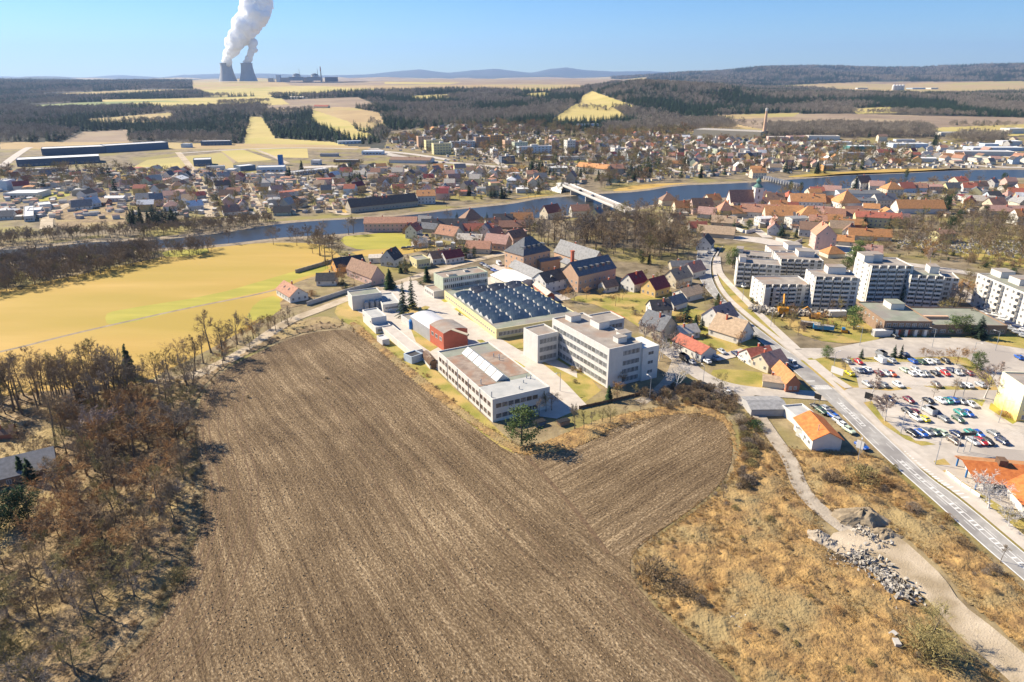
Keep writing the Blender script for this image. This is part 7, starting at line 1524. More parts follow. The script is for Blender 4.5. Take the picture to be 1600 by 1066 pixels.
for i, (px, py, top, kd, lab, *wd_) in enumerate(((1055, 612, 566, 'white', 'white-barked birch between the school corner and the field'), (1008, 545, 498, 'birch', 'left birch of the pair behind the school roof'), (1018, 552, 505, 'birch', 'second birch of the pair behind the school roof'), (1035, 560, 512, 'birch', 'tall pale birch left of the red bungalow'), (1030, 565, 528, 'white', 'thin birch right of the school corner'), (1048, 560, 520, 'birch', 'birch nearest the red bungalow'),
    (992, 622, 596, 'olive', 'round bare tree in the shade of the school'), (965, 626, 600, 'olive', 'bushy tree at the foot of the school wall'), (1128, 606, 580, 'olive', 'round bare fruit tree on the lawn by the street bend'), (1360, 626, 577, 'birch', 'pale birch between the two car parks, left'), (1382, 660, 610, 'birch', 'spreading birch at the left end of the lower car park'), (1377, 652, 618, 'birch', 'smaller birch beside the spreading one'),
    (1458, 623, 600, 'bare', 'small bare street tree between the car parks, first'), (1490, 622, 590, 'bare', 'bare street tree between the car parks, second'), (1538, 624, 560, 'birch', 'tall white birch in front of the yellow wall'), (1494, 572, 538, 'rust', 'reddish bare tree on the verge behind the upper car park'), (1446, 561, 542, 'rust', 'thin reddish tree, left of three behind the upper car park'), (1466, 561, 547, 'rust', 'small reddish tree, right of three behind the upper car park'), (1320, 582, 555, 'grey', 'twiggy grey tree by the left cars of the upper car park'),
    (1544, 797, 733, 'white', 'bright white spreading tree in front of the orange supermarket roof'), (1542, 780, 744, 'white', 'thin white tree behind the bright spreading one'), (1575, 825, 786, 'white', 'pollarded white tree on the verge at the right edge'), (1578, 810, 792, 'white', 'small pollarded tree behind the other pollard'), (1447, 1021, 950, 'olive', 'large olive-brown willow bush beside the gravel track, bottom right', 1.5),
    (1130, 782, 752, 'grey', 'small bare tree at the right corner of the lobed field'), (1563, 880, 850, 'bare', 'bare sapling on the slope below the main road'), (1252, 490, 468, 'olive', 'bare tree in front of the gutted apartment block, left'), (1312, 496, 462, 'olive', 'bare tree in front of the gutted apartment block, right'), (1300, 490, 465, 'bare', 'slim bare tree by the gutted apartment block'), (1235, 512, 492, 'bare', 'small bare tree near the rusty trailer'),
    (1460, 482, 448, 'olive', 'green-brown bare tree in front of the tallest block'), (1480, 484, 440, 'birch', 'pink bare tree right of the tallest block'), (1495, 480, 436, 'birch', 'second pink bare tree right of the tallest block'), (1508, 472, 432, 'rust', 'reddish bare tree between the white blocks'), (1520, 500, 478, 'bare', 'bare tree beside the car park of the long white block'), (1452, 418, 385, 'birch', 'white birch clump by the wide street above the tallest block'), (1100, 470, 440, 'bare', 'bare tree among shrubs left of the main road'), (1060, 462, 436, 'bare', 'bare tree over the tan house roof'), (1155, 432, 405, 'grey', 'bare tree between the road and the first apartment block'), (1163, 440, 408, 'bare', 'second bare tree between the road and the first apartment block'),
    (884, 470, 446, 'rust', 'reddish bare tree at the right end of the sawtooth hall'), (897, 474, 452, 'grey', 'bare tree right of the reddish one by the sawtooth hall'), (666, 397, 372, 'grey', 'bare garden tree in the village, left'), (680, 405, 378, 'olive', 'bare garden tree in the village above the white house'), (652, 394, 374, 'rust', 'reddish garden tree near the parked cars'), (508, 408, 340 + 20, 'grey', 'tall bare tree on the river side of the meadow'), (500, 400, 352, 'bare', 'tallest bare tree at the end of the meadow'), (520, 410, 366, 'bare', 'bare tree at the right end of the meadow'),
    (545, 368, 338, 'grey', 'bare riverside tree left of the hotel'), (552, 366, 335, 'grey', 'bare riverside tree nearest the hotel'), (820, 345, 322, 'bare', 'bare riverside tree at the village edge, left'), (835, 343, 320, 'bare', 'bare riverside tree at the village edge, right'), (700, 346, 326, 'grey', 'bare tree on the bank left of two dark spruces'))): tp(px, py, top, kd, lab, *wd_)
for i, (px, py, top, kd, wd, lab) in enumerate(((644, 483, 433, 'spruce', 1.25, 'tallest dark spruce in the works yard'), (631, 497, 440, 'spruce', 1.25, 'dark spruce left of the tallest one in the works yard'), (609, 452, 420, 'thuja', 1.6, 'broad dark thuja behind the pink farmhouse'), (633, 425, 401, 'spruce', 1.5, 'dark spruce left of the yellow cube house'), (626, 428, 408, 'thuja', 1.4, 'thuja beside the dark spruce near the yellow cube house'), (667, 441, 416, 'thuja', 1.7, 'broad column conifer left of the green office block'),
    (815, 697, 630, 'pine', 1.35, 'bushy green pine at the corner of the ploughed fields'), (951, 628, 602, 'thuja', 1.5, 'small columnar conifer at the school lawn corner'), (1072, 503, 474, 'spruce', 1.5, 'dark conifer in the garden left of the main road'), (1086, 514, 492, 'thuja', 1.5, 'conifer beside the dark one in the garden'), (1096, 516, 495, 'spruce', 1.5, 'blue-green conifer at the end of the garden'), (1121, 479, 458, 'thuja', 1.5, 'lone pointed conifer at the main road kerb'),
    (1333, 517, 474, 'pine', 1.1, 'big pine left of the brown shop'), (1417, 478, 443, 'evergreen', 1.0, 'round dark tree between the shop roof and the tallest block'), (1291, 562, 538, 'pine', 1.0, 'small round pine on the verge by the main road'), (1345, 562, 544, 'spruce', 1.3, 'small spruce left of the pale square'), (1396, 560, 538, 'spruce', 1.3, 'spruce on the verge, left of a pair'), (1407, 560, 538, 'spruce', 1.1, 'slimmer spruce, right of a pair on the verge'), (1526, 580, 547, 'pine', 1.15, 'big spreading pine at the right end of the upper car park'),
    (1487, 524, 490, 'pine', 1.0, 'left pine in front of the shop extension'), (1505, 524, 490, 'pine', 1.0, 'right pine in front of the shop extension'), (1528, 530, 493, 'spruce', 1.5, 'dark blue spruce right of the two pines'), (1190, 443, 411, 'evergreen', .9, 'dark conifer between the white blocks by the road'), (1144, 420, 384, 'pine', .9, 'pine in the bend of the main road'), (1040, 386, 354, 'evergreen', .95, 'dark ivy-green tree standing in the bare park'), (1003, 412, 388, 'evergreen', .8, 'smaller dark evergreen at the park edge'), (1014, 414, 396, 'thuja', 1.3, 'narrow evergreen at the park edge'),
    (204, 590, 537, 'thuja', 1.0, 'ivy-clad tree leaning over the yellow meadow'), (130, 632, 590, 'spruce', 1.3, 'dark spruce inside the left wood'), (37, 752, 712, 'thuja', 1.4, 'pointed conifer at the end of the long left house'), (50, 756, 716, 'thuja', 1.4, 'pointed conifer right of the other by the left house'), (22, 818, 762, 'evergreen', 1.1, 'big dark green yew below the long left house'), (46, 812, 756, 'evergreen', 1.0, 'light green yew right of the big dark one'), (0, 835, 770, 'evergreen', 1.2, 'dark green yew cut by the left edge'),
    (714, 349, 331, 'spruce', 1.3, 'left of two dark spruces on the near river bank'), (724, 349, 337, 'spruce', 1.3, 'right of two dark spruces on the near river bank'), (761, 350, 331, 'spruce', 1.3, 'lone dark spruce on the village bank'), (735, 374, 354, 'thuja', 1.0, 'very slim dark thuja between village roofs'), (742, 388, 371, 'evergreen', .8, 'green tree in the middle of the village'), (729, 402, 384, 'evergreen', .8, 'green tree at the village street, left'), (741, 402, 384, 'evergreen', .7, 'green tree at the village street, right'),
    (1153, 330 + 4, 316, 'thuja', 1.2, 'small dark conifer below the church'), (1068, 332, 310, 'spruce', 1.3, 'dark conifer above the orange town roofs'), (1170, 362, 342, 'pine', 1.0, 'pine by the white wall below the town'), (1220, 372, 348, 'spruce', 1.5, 'dark fir in the town garden, left'), (1243, 372, 356, 'spruce', 1.4, 'dark fir in the town garden, right'), (1350, 356, 335, 'spruce', 1.7, 'dark spruce in front of the yellow school'), (1388, 362, 336, 'spruce', 1.5, 'dark spruce at the end of the yellow school'),
    (1234, 300, 281, 'evergreen', .7, 'dark tree at the near end of the weir, left'), (1251, 300, 283, 'evergreen', .6, 'dark tree at the near end of the weir, right'), (1336, 295, 272, 'spruce', 1.3, 'dark spruce on the near bank left of the tall villa'), (1333, 420, 380, 'pine', 1.0, 'pine left of the tallest apartment block'), (1338, 408, 372, 'pine', 1.1, 'taller pine behind the tallest apartment block'), (1322, 424, 398, 'pine', .9, 'pine between the two groups of apartment blocks'), (1360, 400, 376, 'spruce', 1.4, 'dark spruce above the rose-roofed villa'),
    (1475, 330, 302, 'evergreen', .8, 'dark cemetery tree, left of a pair of cypresses'), (1482, 328, 302, 'thuja', 1.2, 'dark cypress above the cemetery'), (1538, 340, 318, 'evergreen', .9, 'dark evergreen right of the cemetery'), (1485, 362, 334, 'evergreen', .9, 'dark yew in the cemetery'), (1498, 352, 325, 'evergreen', .8, 'tall dark yew behind the cemetery chapel'), (1565, 312, 300, 'evergreen', .8, 'dark tree left of the vivid red roof'), (1568, 286, 268, 'evergreen', .8, 'big dark tree on the right river bank'), (1416, 278, 262, 'evergreen', .6, 'tall dark tree on the far bank meadow'))): tp(px, py, top, kd, lab, wd)
# dark conifers of the far bank, in named clusters
for pts, lab, gr in (([(201, 350), (206, 353), (211, 350), (216, 354), (221, 351), (233, 352), (238, 349), (244, 353), (250, 350), (255, 353), (261, 350), (266, 352), (272, 349), (277, 351), (247, 348), (269, 346), (208, 347), (241, 346)], 'tall dark spruce in the clump on the far bank below the left houses', 'spruce clump on the far bank'),
    ([(325, 290), (330, 292), (337, 289)], 'dark spruce in the trio by the straight left street', 'spruce trio by the straight street'), ([(449, 279), (453, 277), (506, 279), (472, 270)], 'dark spruce near the pale blue hall', 'spruces near the pale blue hall'), ([(547, 287), (551, 288), (555, 287), (559, 288), (563, 286)], 'dark spruce in the short row behind the middle street', 'short row of spruces'),
    ([(827, 270), (831, 272), (834, 269), (838, 272), (842, 268), (847, 272), (852, 274), (857, 271), (830, 262), (834, 258)], 'tall dark spruce in the group left of the white cube hall', 'spruces left of the cube hall'), ([(902, 275), (907, 277), (912, 272), (935, 283), (952, 290), (905, 269)], 'dark spruce in front of the orange-roofed school', 'spruces by the orange school'), ([(980, 282), (986, 279), (991, 282), (996, 278), (1002, 280), (1008, 277), (1014, 280), (985, 272), (1000, 272), (1012, 272)], 'dark spruce in the park right of the orange-roofed school', 'spruces right of the orange school'),
    ([(1232, 272), (1236, 268), (1276, 272), (1280, 270), (1288, 271), (1227, 270)], 'dark spruce above the right far bank', 'spruces above the far bank'), ([(767, 310), (772, 309), (784, 311), (789, 310), (733, 306), (684, 312)], 'dark thuja near the pale blue riverside building', 'thujas near the riverside'), ([(1460, 227), (1464, 228)], 'dark round tree in the far green field', 'dark trees in the far green field'), ([(878, 300), (842, 303), (1095, 278), (1113, 276)], 'dark conifer close to the far river bank', 'single conifers by the far bank')):
    x0_ = min(p[0] for p in pts); x1_ = max(p[0] for p in pts) + 1
    for px, py in pts: tp(px, py, py - rt.uniform(16, 21) * (1.35 if px < 280 else 1), rt.choice(['spruce', 'spruce', 'thuja']), lab + (', %s third' % ['left', 'middle', 'right'][int(3 * (px - x0_) / (x1_ - x0_))] if len(pts) > 5 else ''), 1.3, gr)
# ---------------- shrubs one by one ----------------
NB_ = {k: [nominal(m_) for m_ in v] for k, v in BUSH.items()}
def shrub(px, py, H, kind, lab, group=None, wide=1.0, wxy=None):
    x, y = wxy or G(px, py); v = rt.randrange(3); s = H / NB_[kind][v]; o = put('shrub', BUSH[kind][v], None, (x, y, .1), rt.uniform(0, 6.28), (s * wide, s * wide, s)); tag(o, lab, 'shrub', group); return o
for px, py, H, kd, wd, lab in ((1452, 1024, 6.5, 'olive', 1.5, 'wide olive-brown undergrowth round the foot of the large willow bush'), (278, 908, 3.6, 'olive', 1.3, 'dark rounded shrub standing alone at the edge of the ploughed field'), (1020, 905, 5.6, 'twig', 1.3, 'big dark thorn bush at the corner where both fields end'), (1065, 930, 3.6, 'twig', 1.5, 'thorn bush right of the big dark one'), (1052, 950, 1.7, 'rust', 1.0, 'upper small crimson shrub at the field edge'), (1140, 1022, 2.0, 'rust', 1.1, 'lower small crimson shrub in the dry grass'), (1095, 945, 2.4, 'grey', 1.4, 'greyish shrub in the dry grass near the thorn bushes'),
    (1345, 752, 5.0, 'olive', 1.6, 'large tangled bramble thicket left of the main road'), (1300, 752, 4.0, 'twig', 1.5, 'brown thicket left of the large tangled one'), (1375, 760, 3.6, 'rust', 1.5, 'reddish thicket on the road slope'), (1425, 800, 3.0, 'grey', 1.4, 'bare shrub on the slope beside the hatched road markings'), (1180, 672, 3.8, 'green', 1.2, 'green juniper at the top of the right field edge'), (1168, 700, 3.8, 'grey', 1.0, 'grey shrub in the hedge right of the lobed field, upper'), (1163, 722, 3.8, 'twig', 1.0, 'brown shrub in the hedge right of the lobed field, middle'), (1160, 745, 3.8, 'grey', 1.0, 'grey shrub in the hedge right of the lobed field, lower'), (1188, 700, 3, 'twig', 1.2, 'dark shrub beside the start of the dirt track'),
    (895, 580, 2.2, 'tan', 1.2, 'ochre conical shrub on the school lawn'), (907, 582, 2.0, 'rust', 1.2, 'pinkish round shrub on the school lawn'), (388, 622, 1.2, 'tan', 1.6, 'lone tuft of dead weeds on the upper ploughed field'), (511, 592, 1.0, 'tan', 1.4, 'small ochre weed tuft further right on the ploughed field'), (792, 828, .5, 'tan', 2.6, 'flat ochre weed patch in the middle of the ploughed field'), (700, 403, 2.2, 'green', 1.5, 'round hedge by the village street'), (1180, 530, 2.0, 'green', 1.5, 'green hedge below the barn house'), (718, 493, 1.6, 'green', 1.3, 'round bush on the green strip beside the yellow hall'), (657, 445, 2, 'green', 1.2, 'green bush in front of the farmhouse gate'), (541, 452, 2.6, 'green', 1.2, 'round green bush in the farmhouse yard'), (487, 462, 3.2, 'rust', 1.3, 'rusty round tree-like bush beside the white farmhouse'),
    (1440, 650, 1.4, 'rust', 1.4, 'low reddish bush at the foot of the yellow wall') if 0 else (1568, 652, 2.4, 'rust', 1.5, 'orange bush at the foot of the yellow wall')): shrub(px, py, H, kd, lab, None, wd)
def shrubs(poly, n, H0, H1, kinds, lab, group, sp=4, wide=1.2):
    P = fill(poly, 50, 900, sp, .5); P = P[rng.permutation(len(P))][:n]; qx, qy = proj(P[:, 0], P[:, 1], P[:, 2]); A_ = np.percentile(qx, [33, 67]); B_ = np.percentile(qy, [33, 67])
    for i, (x, y, z) in enumerate(P): shrub(0, 0, rt.uniform(H0, H1), rt.choice(kinds), lab + part(qx[i], qy[i], A_, B_), group, wide, (float(x), float(y)))
shrubs([(1000, 620), (1030, 608), (1110, 600), (1150, 620), (1150, 650), (1100, 640), (1040, 640)], 34, 2.2, 4.2, ['twig', 'grey', 'twig'], 'bare shrub in the thicket above the lobed field', 'thicket above the lobed field', 4)
shrubs([(1152, 660), (1180, 655), (1185, 700), (1180, 760), (1152, 770), (1158, 710)], 18, 2, 4, ['twig', 'grey', 'olive'], 'bare shrub in the hedge right of the lobed field', 'hedge right of the lobed field', 4)
shrubs([(560, 520), (590, 535), (640, 575), (700, 622), (760, 668), (800, 696), (900, 676), (990, 650), (960, 655), (830, 700), (790, 690), (700, 615), (600, 535)], 26, .6, 1.5, ['rust', 'tan', 'twig'], 'low dead weeds on the verge between works and field', 'dead weeds on the works verge', 4)
shrubs([(1270, 740), (1400, 730), (1520, 850), (1600, 930), (1560, 940), (1430, 830), (1330, 780)], 22, 1.2, 2.8, ['rust', 'twig', 'olive', 'grey'], 'low bramble between the dirt track and the main road', 'brambles on the road slope', 6)
shrubs([(1000, 900), (1100, 800), (1200, 720), (1240, 800), (1300, 900), (1400, 960), (1460, 1060), (1200, 1066), (1100, 1000)], 30, .8, 2.0, ['tan', 'twig', 'rust', 'olive'], 'low bush scattered over the dry heath', 'low bushes on the dry heath', 7)
shrubs([(960, 480), (1100, 480), (1180, 540), (1100, 545), (980, 500)], 18, 1.4, 3, ['green', 'twig', 'olive', 'grey'], 'garden shrub between the houses left of the main road', 'garden shrubs left of the main road', 6)
shrubs([(1420, 395), (1480, 395), (1590, 415), (1590, 430), (1480, 410)], 14, 2, 4, ['twig', 'green', 'olive'], 'shrub on the bank below the cemetery', 'shrubs below the cemetery', 5)

# ---------------- woods, scrub and grass too many to count ----------------
def wood(name, polys, d0, d1, sp, lib_, s0, s1, probs, lab, cat='wood', avoid=False, zoff=0, keep=1.0):
    P = np.concatenate([fill(p, d0, d1, sp) for p in polys]) if polys else np.zeros((0, 3))
    if avoid and len(P):
        oc = np.array([(a, b, c) for a, b, c in OCC if c > 2]); ok = np.ones(len(P), bool)
        for a, b, c in oc: ok &= (P[:, 0] - a) ** 2 + (P[:, 1] - b) ** 2 > (c + 1.5) ** 2
        q = street_pts
        for i in range(0, len(q)): ok &= (P[:, 0] - q[i, 0]) ** 2 + (P[:, 1] - q[i, 1]) ** 2 > 30
        P = P[ok]
    if keep < 1: P = P[rng.random(len(P)) < keep]
    if not len(P): return
    P[:, 2] += zoff; n = len(P); vid = rng.choice(len(probs), n, p=np.array(probs) / sum(probs)); print('WOOD', name, n)
    return scatter(name, P, rng.uniform(s0, s1, n), vid, lib_, lab, cat)
SPR = [3, 2, 3, 2, 1.5]
def forest_all(name, d0, d1, sp, s0, s1, probs, lab, lib_='mixed'):
    P = fill([(-500, 90), (2100, 90), (2100, 236), (-500, 236)], d0, d1, sp, .5); P = P[np.abs(P[:, 0]) < P[:, 1] * .86]; a, b = proj(P[:, 0], P[:, 1], P[:, 2]); k = np.isin(land(a, b, P[:, 1]), (0, 5)) & ((P[:, 1] < 6000) | (P[:, 0] > .12 * P[:, 1]))
    k &= ~inpoly(a, b, [(590, 232), (600, 212), (700, 196), (905, 205), (940, 208), (1130, 192), (1200, 205), (1700, 212), (1700, 240), (590, 240)]) & (P[:, 2] > -20)
    oc = np.array([(q, w_, e) for q, w_, e in OCC if w_ > 1000]); 
    for q, w_, e in oc: k &= (P[:, 0] - q) ** 2 + (P[:, 1] - w_) ** 2 > (e + 6) ** 2
    P = P[k]; n = len(P); print('FOREST', n); cl = np.array([noise.noise(Vector((x / 260, y / 260, 1))) for x, y, z in P]); pr = np.array(probs) / sum(probs)
    vid = np.where(cl + rng.normal(0, .12, n) > .05, rng.choice([3, 4], n), rng.choice([0, 1, 2], n)); scatter(name, P, rng.uniform(s0, s1, n), vid, lib_, lab, 'wood')
forest_all('forest', 1130, 2300, 11, .65, 1.2, SPR, 'dark mixed forest covering the nearer hillsides beyond the town')
forest_all('forest', 2300, 3700, 16, .9, 1.5, SPR, 'dark mixed forest on the ridges behind the nearer hills')
forest_all('far_woods', 3700, 6000, 23, 1.2, 2.0, SPR, 'far dark forest below the skyline')
forest_all('far_woods', 6000, 10500, 42, 2.0, 3.2, SPR, 'blue-dark forest on the high ridge at the right horizon')
wood('bare_wood', [[(940, 200), (1130, 190), (1150, 202), (940, 210)], [(1190, 200), (1300, 198), (1450, 202), (1460, 216), (1200, 214)], [(1470, 222), (1560, 224), (1580, 216), (1500, 214)]], 1080, 2200, 9, 'decid', .8, 1.3, [3, 4, 3, .3], 'greyish leafless wood at the foot of the brown hill field')
wood('hill_hedges', [[(340, 160), (420, 157), (420, 160), (340, 164)], [(560, 168), (600, 172), (600, 176), (560, 172)], [(580, 186), (600, 200), (610, 212), (590, 208), (575, 192)], [(900, 166), (980, 172), (975, 176), (905, 170)], [(1480, 195), (1590, 195), (1590, 199), (1490, 199)]], 1050, 4500, 14, 'decid', .6, .9, [1, 1, 1, .4], 'rows of bushes and trees between the hill fields', 'trees')
wood('hillside_trees', [[(590, 214), (620, 222), (700, 200), (860, 196), (905, 206), (905, 216), (820, 214), (700, 224), (620, 232)], [(905, 212), (1080, 206), (1200, 216), (1080, 218), (905, 224)]], 1000, 1500, 13, 'garden', .8, 1.5, [2, 3, 2, .8, .6, 1], 'garden trees on the wooded slope above the town', 'trees', True)
wood('garden_trees', [[(215, 300), (235, 268), (330, 272), (400, 282), (455, 272), (560, 262), (640, 264), (800, 266), (900, 262), (915, 280), (905, 296), (760, 312), (690, 318), (655, 308), (540, 332), (430, 340), (330, 342), (215, 340)]], 400, 1150, 11.5, 'garden', .4, .85, [3, 3, 3, 1, .6, 1], 'bare garden trees and bushes between the houses of the left quarters', 'trees', True)
wood('garden_trees', [[(905, 225), (1000, 212), (1190, 222), (1310, 226), (1430, 240), (1420, 262), (1310, 268), (1200, 268), (1100, 276), (1040, 282), (950, 290), (915, 292), (905, 262)], [(640, 222), (660, 236), (720, 250), (800, 262), (905, 262), (905, 225), (820, 222)]], 500, 1200, 12, 'garden', .6, 1.15, [3, 3, 3, 1.2, .6, 1.5], 'bare garden trees and bushes between the houses of the right quarters', 'trees', True)
wood('garden_trees', [[(640, 366), (830, 352), (830, 372), (770, 402), (690, 412), (640, 392)], [(1040, 330), (1230, 320), (1390, 310), (1500, 305), (1640, 300), (1640, 350), (1400, 350), (1320, 376), (1180, 365), (1060, 360)]], 300, 900, 9, 'garden', .4, .8, [3, 3, 3, 1, .6, .8], 'garden trees and bushes among the old town roofs', 'trees', True, keep=.7)
wood('garden_trees', [[(0, 290), (0, 272), (60, 268), (230, 272), (225, 300), (180, 310), (60, 296)]], 500, 1100, 13, 'garden', .6, 1.3, [3, 3, 3, .5, .3, 1], 'bare trees between the warehouses and the white new houses', 'trees', True)
wood('yard_scrub', [[(920, 458), (1000, 468), (1110, 500), (1080, 460), (1000, 440), (970, 425), (1070, 420), (1090, 440), (1140, 505), (1180, 560), (1130, 560), (1000, 500)], [(880, 460), (960, 455), (960, 475), (890, 478)]], 200, 500, 7, 'garden', .3, .55, [3, 2, 3, .6, 1, .1], 'small fruit trees and bushes in the gardens right of the works', 'trees', True, keep=.55)
wood('yard_trees', [[(940, 602), (1010, 600), (1060, 612), (1040, 632), (950, 640)], [(1150, 450), (1180, 470), (1260, 508), (1335, 500), (1335, 515), (1262, 530), (1200, 508)], [(1480, 440), (1522, 440), (1518, 500), (1450, 492)], [(600, 405), (640, 398), (640, 430), (602, 445)], [(500, 410), (545, 405), (560, 450), (520, 458)], [(830, 575), (860, 565), (905, 600), (880, 610)], [(1130, 578), (1190, 590), (1180, 606), (1130, 596)]], 150, 600, 5, 'garden', .3, .6, [3, 2, 3, .5, 1.5, .4], 'bushes and small trees on the lawns between the buildings', 'trees', True, keep=.5)
wood('riverside_scrub', [[(-120, 424), (0, 414), (70, 408), (130, 401), (240, 391), (256, 404), (230, 414), (150, 432), (60, 450), (-120, 482)], [(258, 396), (330, 388), (332, 396), (262, 407)]], 250, 700, 4.0, 'mid', .45, .8, [3, 4, 3, 1], 'dense leafless scrub between the river and the yellow meadow', 'scrub')
wood('riverside_scrub', [[(-120, 386), (0, 376), (140, 366), (230, 362), (330, 352), (420, 344), (430, 352), (380, 359), (330, 364), (230, 372), (140, 374), (0, 388), (-120, 398)]], 250, 800, 4.4, 'mid', .4, .7, [3, 3, 3, 1], 'dark leafless scrub along the far river bank', 'scrub')
wood('riverside_trees', [[(320, 380), (360, 374), (365, 382), (330, 390)], [(380, 378), (500, 368), (515, 380), (420, 384)], [(455, 384), (500, 376), (540, 398), (520, 408)]], 250, 800, 9, 'mid', .55, .9, [3, 3, 3, 1], 'bare riverside trees along the meadow', 'trees', keep=.6)
wood('riverside_trees', [[(540, 336), (660, 325), (700, 322), (700, 325), (545, 340)], [(800, 306), (900, 292), (905, 300), (830, 312)], [(920, 292), (1050, 280), (1050, 283), (930, 298)], [(860, 345), (1010, 330), (1060, 320), (1060, 325), (1000, 345), (880, 356)], [(1200, 306), (1320, 296), (1560, 284), (1560, 288), (1320, 302), (1210, 312)]], 250, 1000, 10, 'mid', .55, .95, [3, 3, 3, 1], 'bare riverside trees along both banks', 'trees', True, keep=.6)
wood('park_trees', [[(815, 384), (840, 366), (985, 350), (1060, 362), (1112, 392), (1085, 410), (1000, 420), (960, 412), (890, 392)]], 250, 600, 6, 'mid', .8, 1.3, [3, 3, 2, 2], 'further bare trees and undergrowth of the brewery park', 'trees', True, keep=.28)
wood('cemetery_trees', [[(1390, 368), (1400, 350), (1480, 345), (1600, 352), (1660, 360), (1660, 420), (1580, 412), (1480, 392), (1400, 392)]], 250, 700, 8.5, 'mid', .5, .95, [3, 2, 3, 3], 'dark bare trees of the cemetery', 'trees', True)
wood('street_scrub', [[(1320, 380), (1390, 372), (1480, 395), (1560, 405), (1640, 425), (1640, 438), (1480, 412), (1340, 396)], [(1280, 380), (1380, 380), (1380, 392)]], 250, 600, 6, 'garden', .35, .6, [1, 2, 4, 1, 1, 0], 'bushes on the bank along the wide street', 'scrub', True)
wood('wood_trees', [[(-60, 650), (60, 700), (120, 655), (280, 655), (295, 705), (300, 800), (270, 880), (215, 950), (110, 1066), (-200, 1150), (-100, 880), (60, 870), (80, 780), (70, 740)]], 60, 400, 6.2, 'mid', .35, .65, [3, 2, 3, 3], 'younger leafless trees filling the left wood', 'trees')
wood('wood_trees', [[(-60, 600), (0, 590), (200, 580), (205, 640), (90, 660), (-60, 680)]], 60, 400, 5.0, 'mid', .6, 1.05, [3, 2, 3, 2], 'further slender leafless trees below the yellow meadow', 'trees', keep=.35)
wood('wood_scrub', [WOODF], 60, 400, 3.4, 'scrub', .3, .7, [4, 1.2, 2, 3], 'low undergrowth of the left wood', 'scrub', keep=.75)
wood('margin_scrub', [[(262, 600), (318, 588), (400, 540), (450, 505), (535, 500), (540, 510), (445, 528), (352, 572), (304, 640)]], 100, 500, 3, 'scrub', .2, .5, [3, 3, 2, 3], 'reddish weeds along the upper field margin', 'scrub')
wood('thicket_scrub', [[(1000, 628), (1040, 606), (1110, 600), (1150, 622), (1150, 650), (1100, 640), (1040, 640)], [(1150, 655), (1182, 655), (1190, 720), (1180, 765), (1150, 765), (1160, 700)]], 100, 500, 2.6, 'scrub', .5, 1.0, [3, 1, 1, 3], 'twiggy undergrowth of the hedge round the lobed field', 'scrub')
wood('dry_grass', [HEATH, HEATH2], 60, 260, 1.15, 'tuft', .5, 1.15, [3, 3, 2, 2], 'tufts of dry yellow grass over the heath', 'grass', zoff=.35)
wood('dry_grass', [WOODF], 60, 300, 1.7, 'tuft', .5, 1.0, [1, 1, 3, 3], 'tufts of dry grass on the floor of the left wood', 'grass', zoff=.2)
wood('dry_grass', [[(540, 512), (556, 500), (640, 572), (745, 655), (826, 700), (950, 650), (1050, 632), (1110, 632), (1142, 655), (1155, 742), (1145, 735), (1133, 662), (1050, 648), (925, 692), (822, 714), (740, 668), (604, 560)]], 60, 400, 1.4, 'tuft', .4, .9, [3, 3, 1, 1], 'dry grass along the works side of the ploughed field', 'grass', zoff=.15)
wood('dry_grass', [[(300, 620), (297, 700), (310, 760), (300, 822), (276, 890), (230, 978), (140, 1066), (168, 1066), (250, 980), (295, 890), (317, 820), (324, 760), (309, 700), (307, 640)], [(983, 866), (1020, 836), (1075, 798), (1112, 770), (1140, 738), (1152, 740), (1118, 782), (1080, 810), (1026, 848), (994, 872)], [(984, 903), (1040, 966), (1110, 1023), (1155, 1066), (1170, 1066), (1120, 1022), (1050, 966), (994, 902)]], 60, 300, .8, 'tuft', .4, .9, [3, 3, 2, 2], 'ragged dry grass along the edge of the ploughed field', 'grass', zoff=.12)
wood('heath_bushes', [HEATH, HEATH2], 60, 260, 3.4, 'scrub', .15, .48, [4, 2, 2, 2], 'small brown bushes dotted over the heath', 'scrub', zoff=.2, keep=.6)
# clods lying on the ploughed ground, thicker along the furrows
P = fill(FIELD, 60, 265, .78, .5); c_, s_ = math.cos(R(-57)), math.sin(R(-57)); k = np.array([noise.noise(Vector(((x * c_ + y * s_) * .03, (-x * s_ + y * c_) * .33, 0))) + .6 * noise.noise(Vector((x * .04, y * .04, 5))) for x, y, z in P]) + rng.normal(0, .22, len(P)) > .02
P = P[k]; P[:, 2] = .12; n = len(P); scatter('clods', P, rng.uniform(.16, .55, n) ** 1.2, rng.integers(0, 3, n), 'clods', 'loose clods of brown soil over the ploughed field', 'soil')
print('TREES', NTREE, len(P))
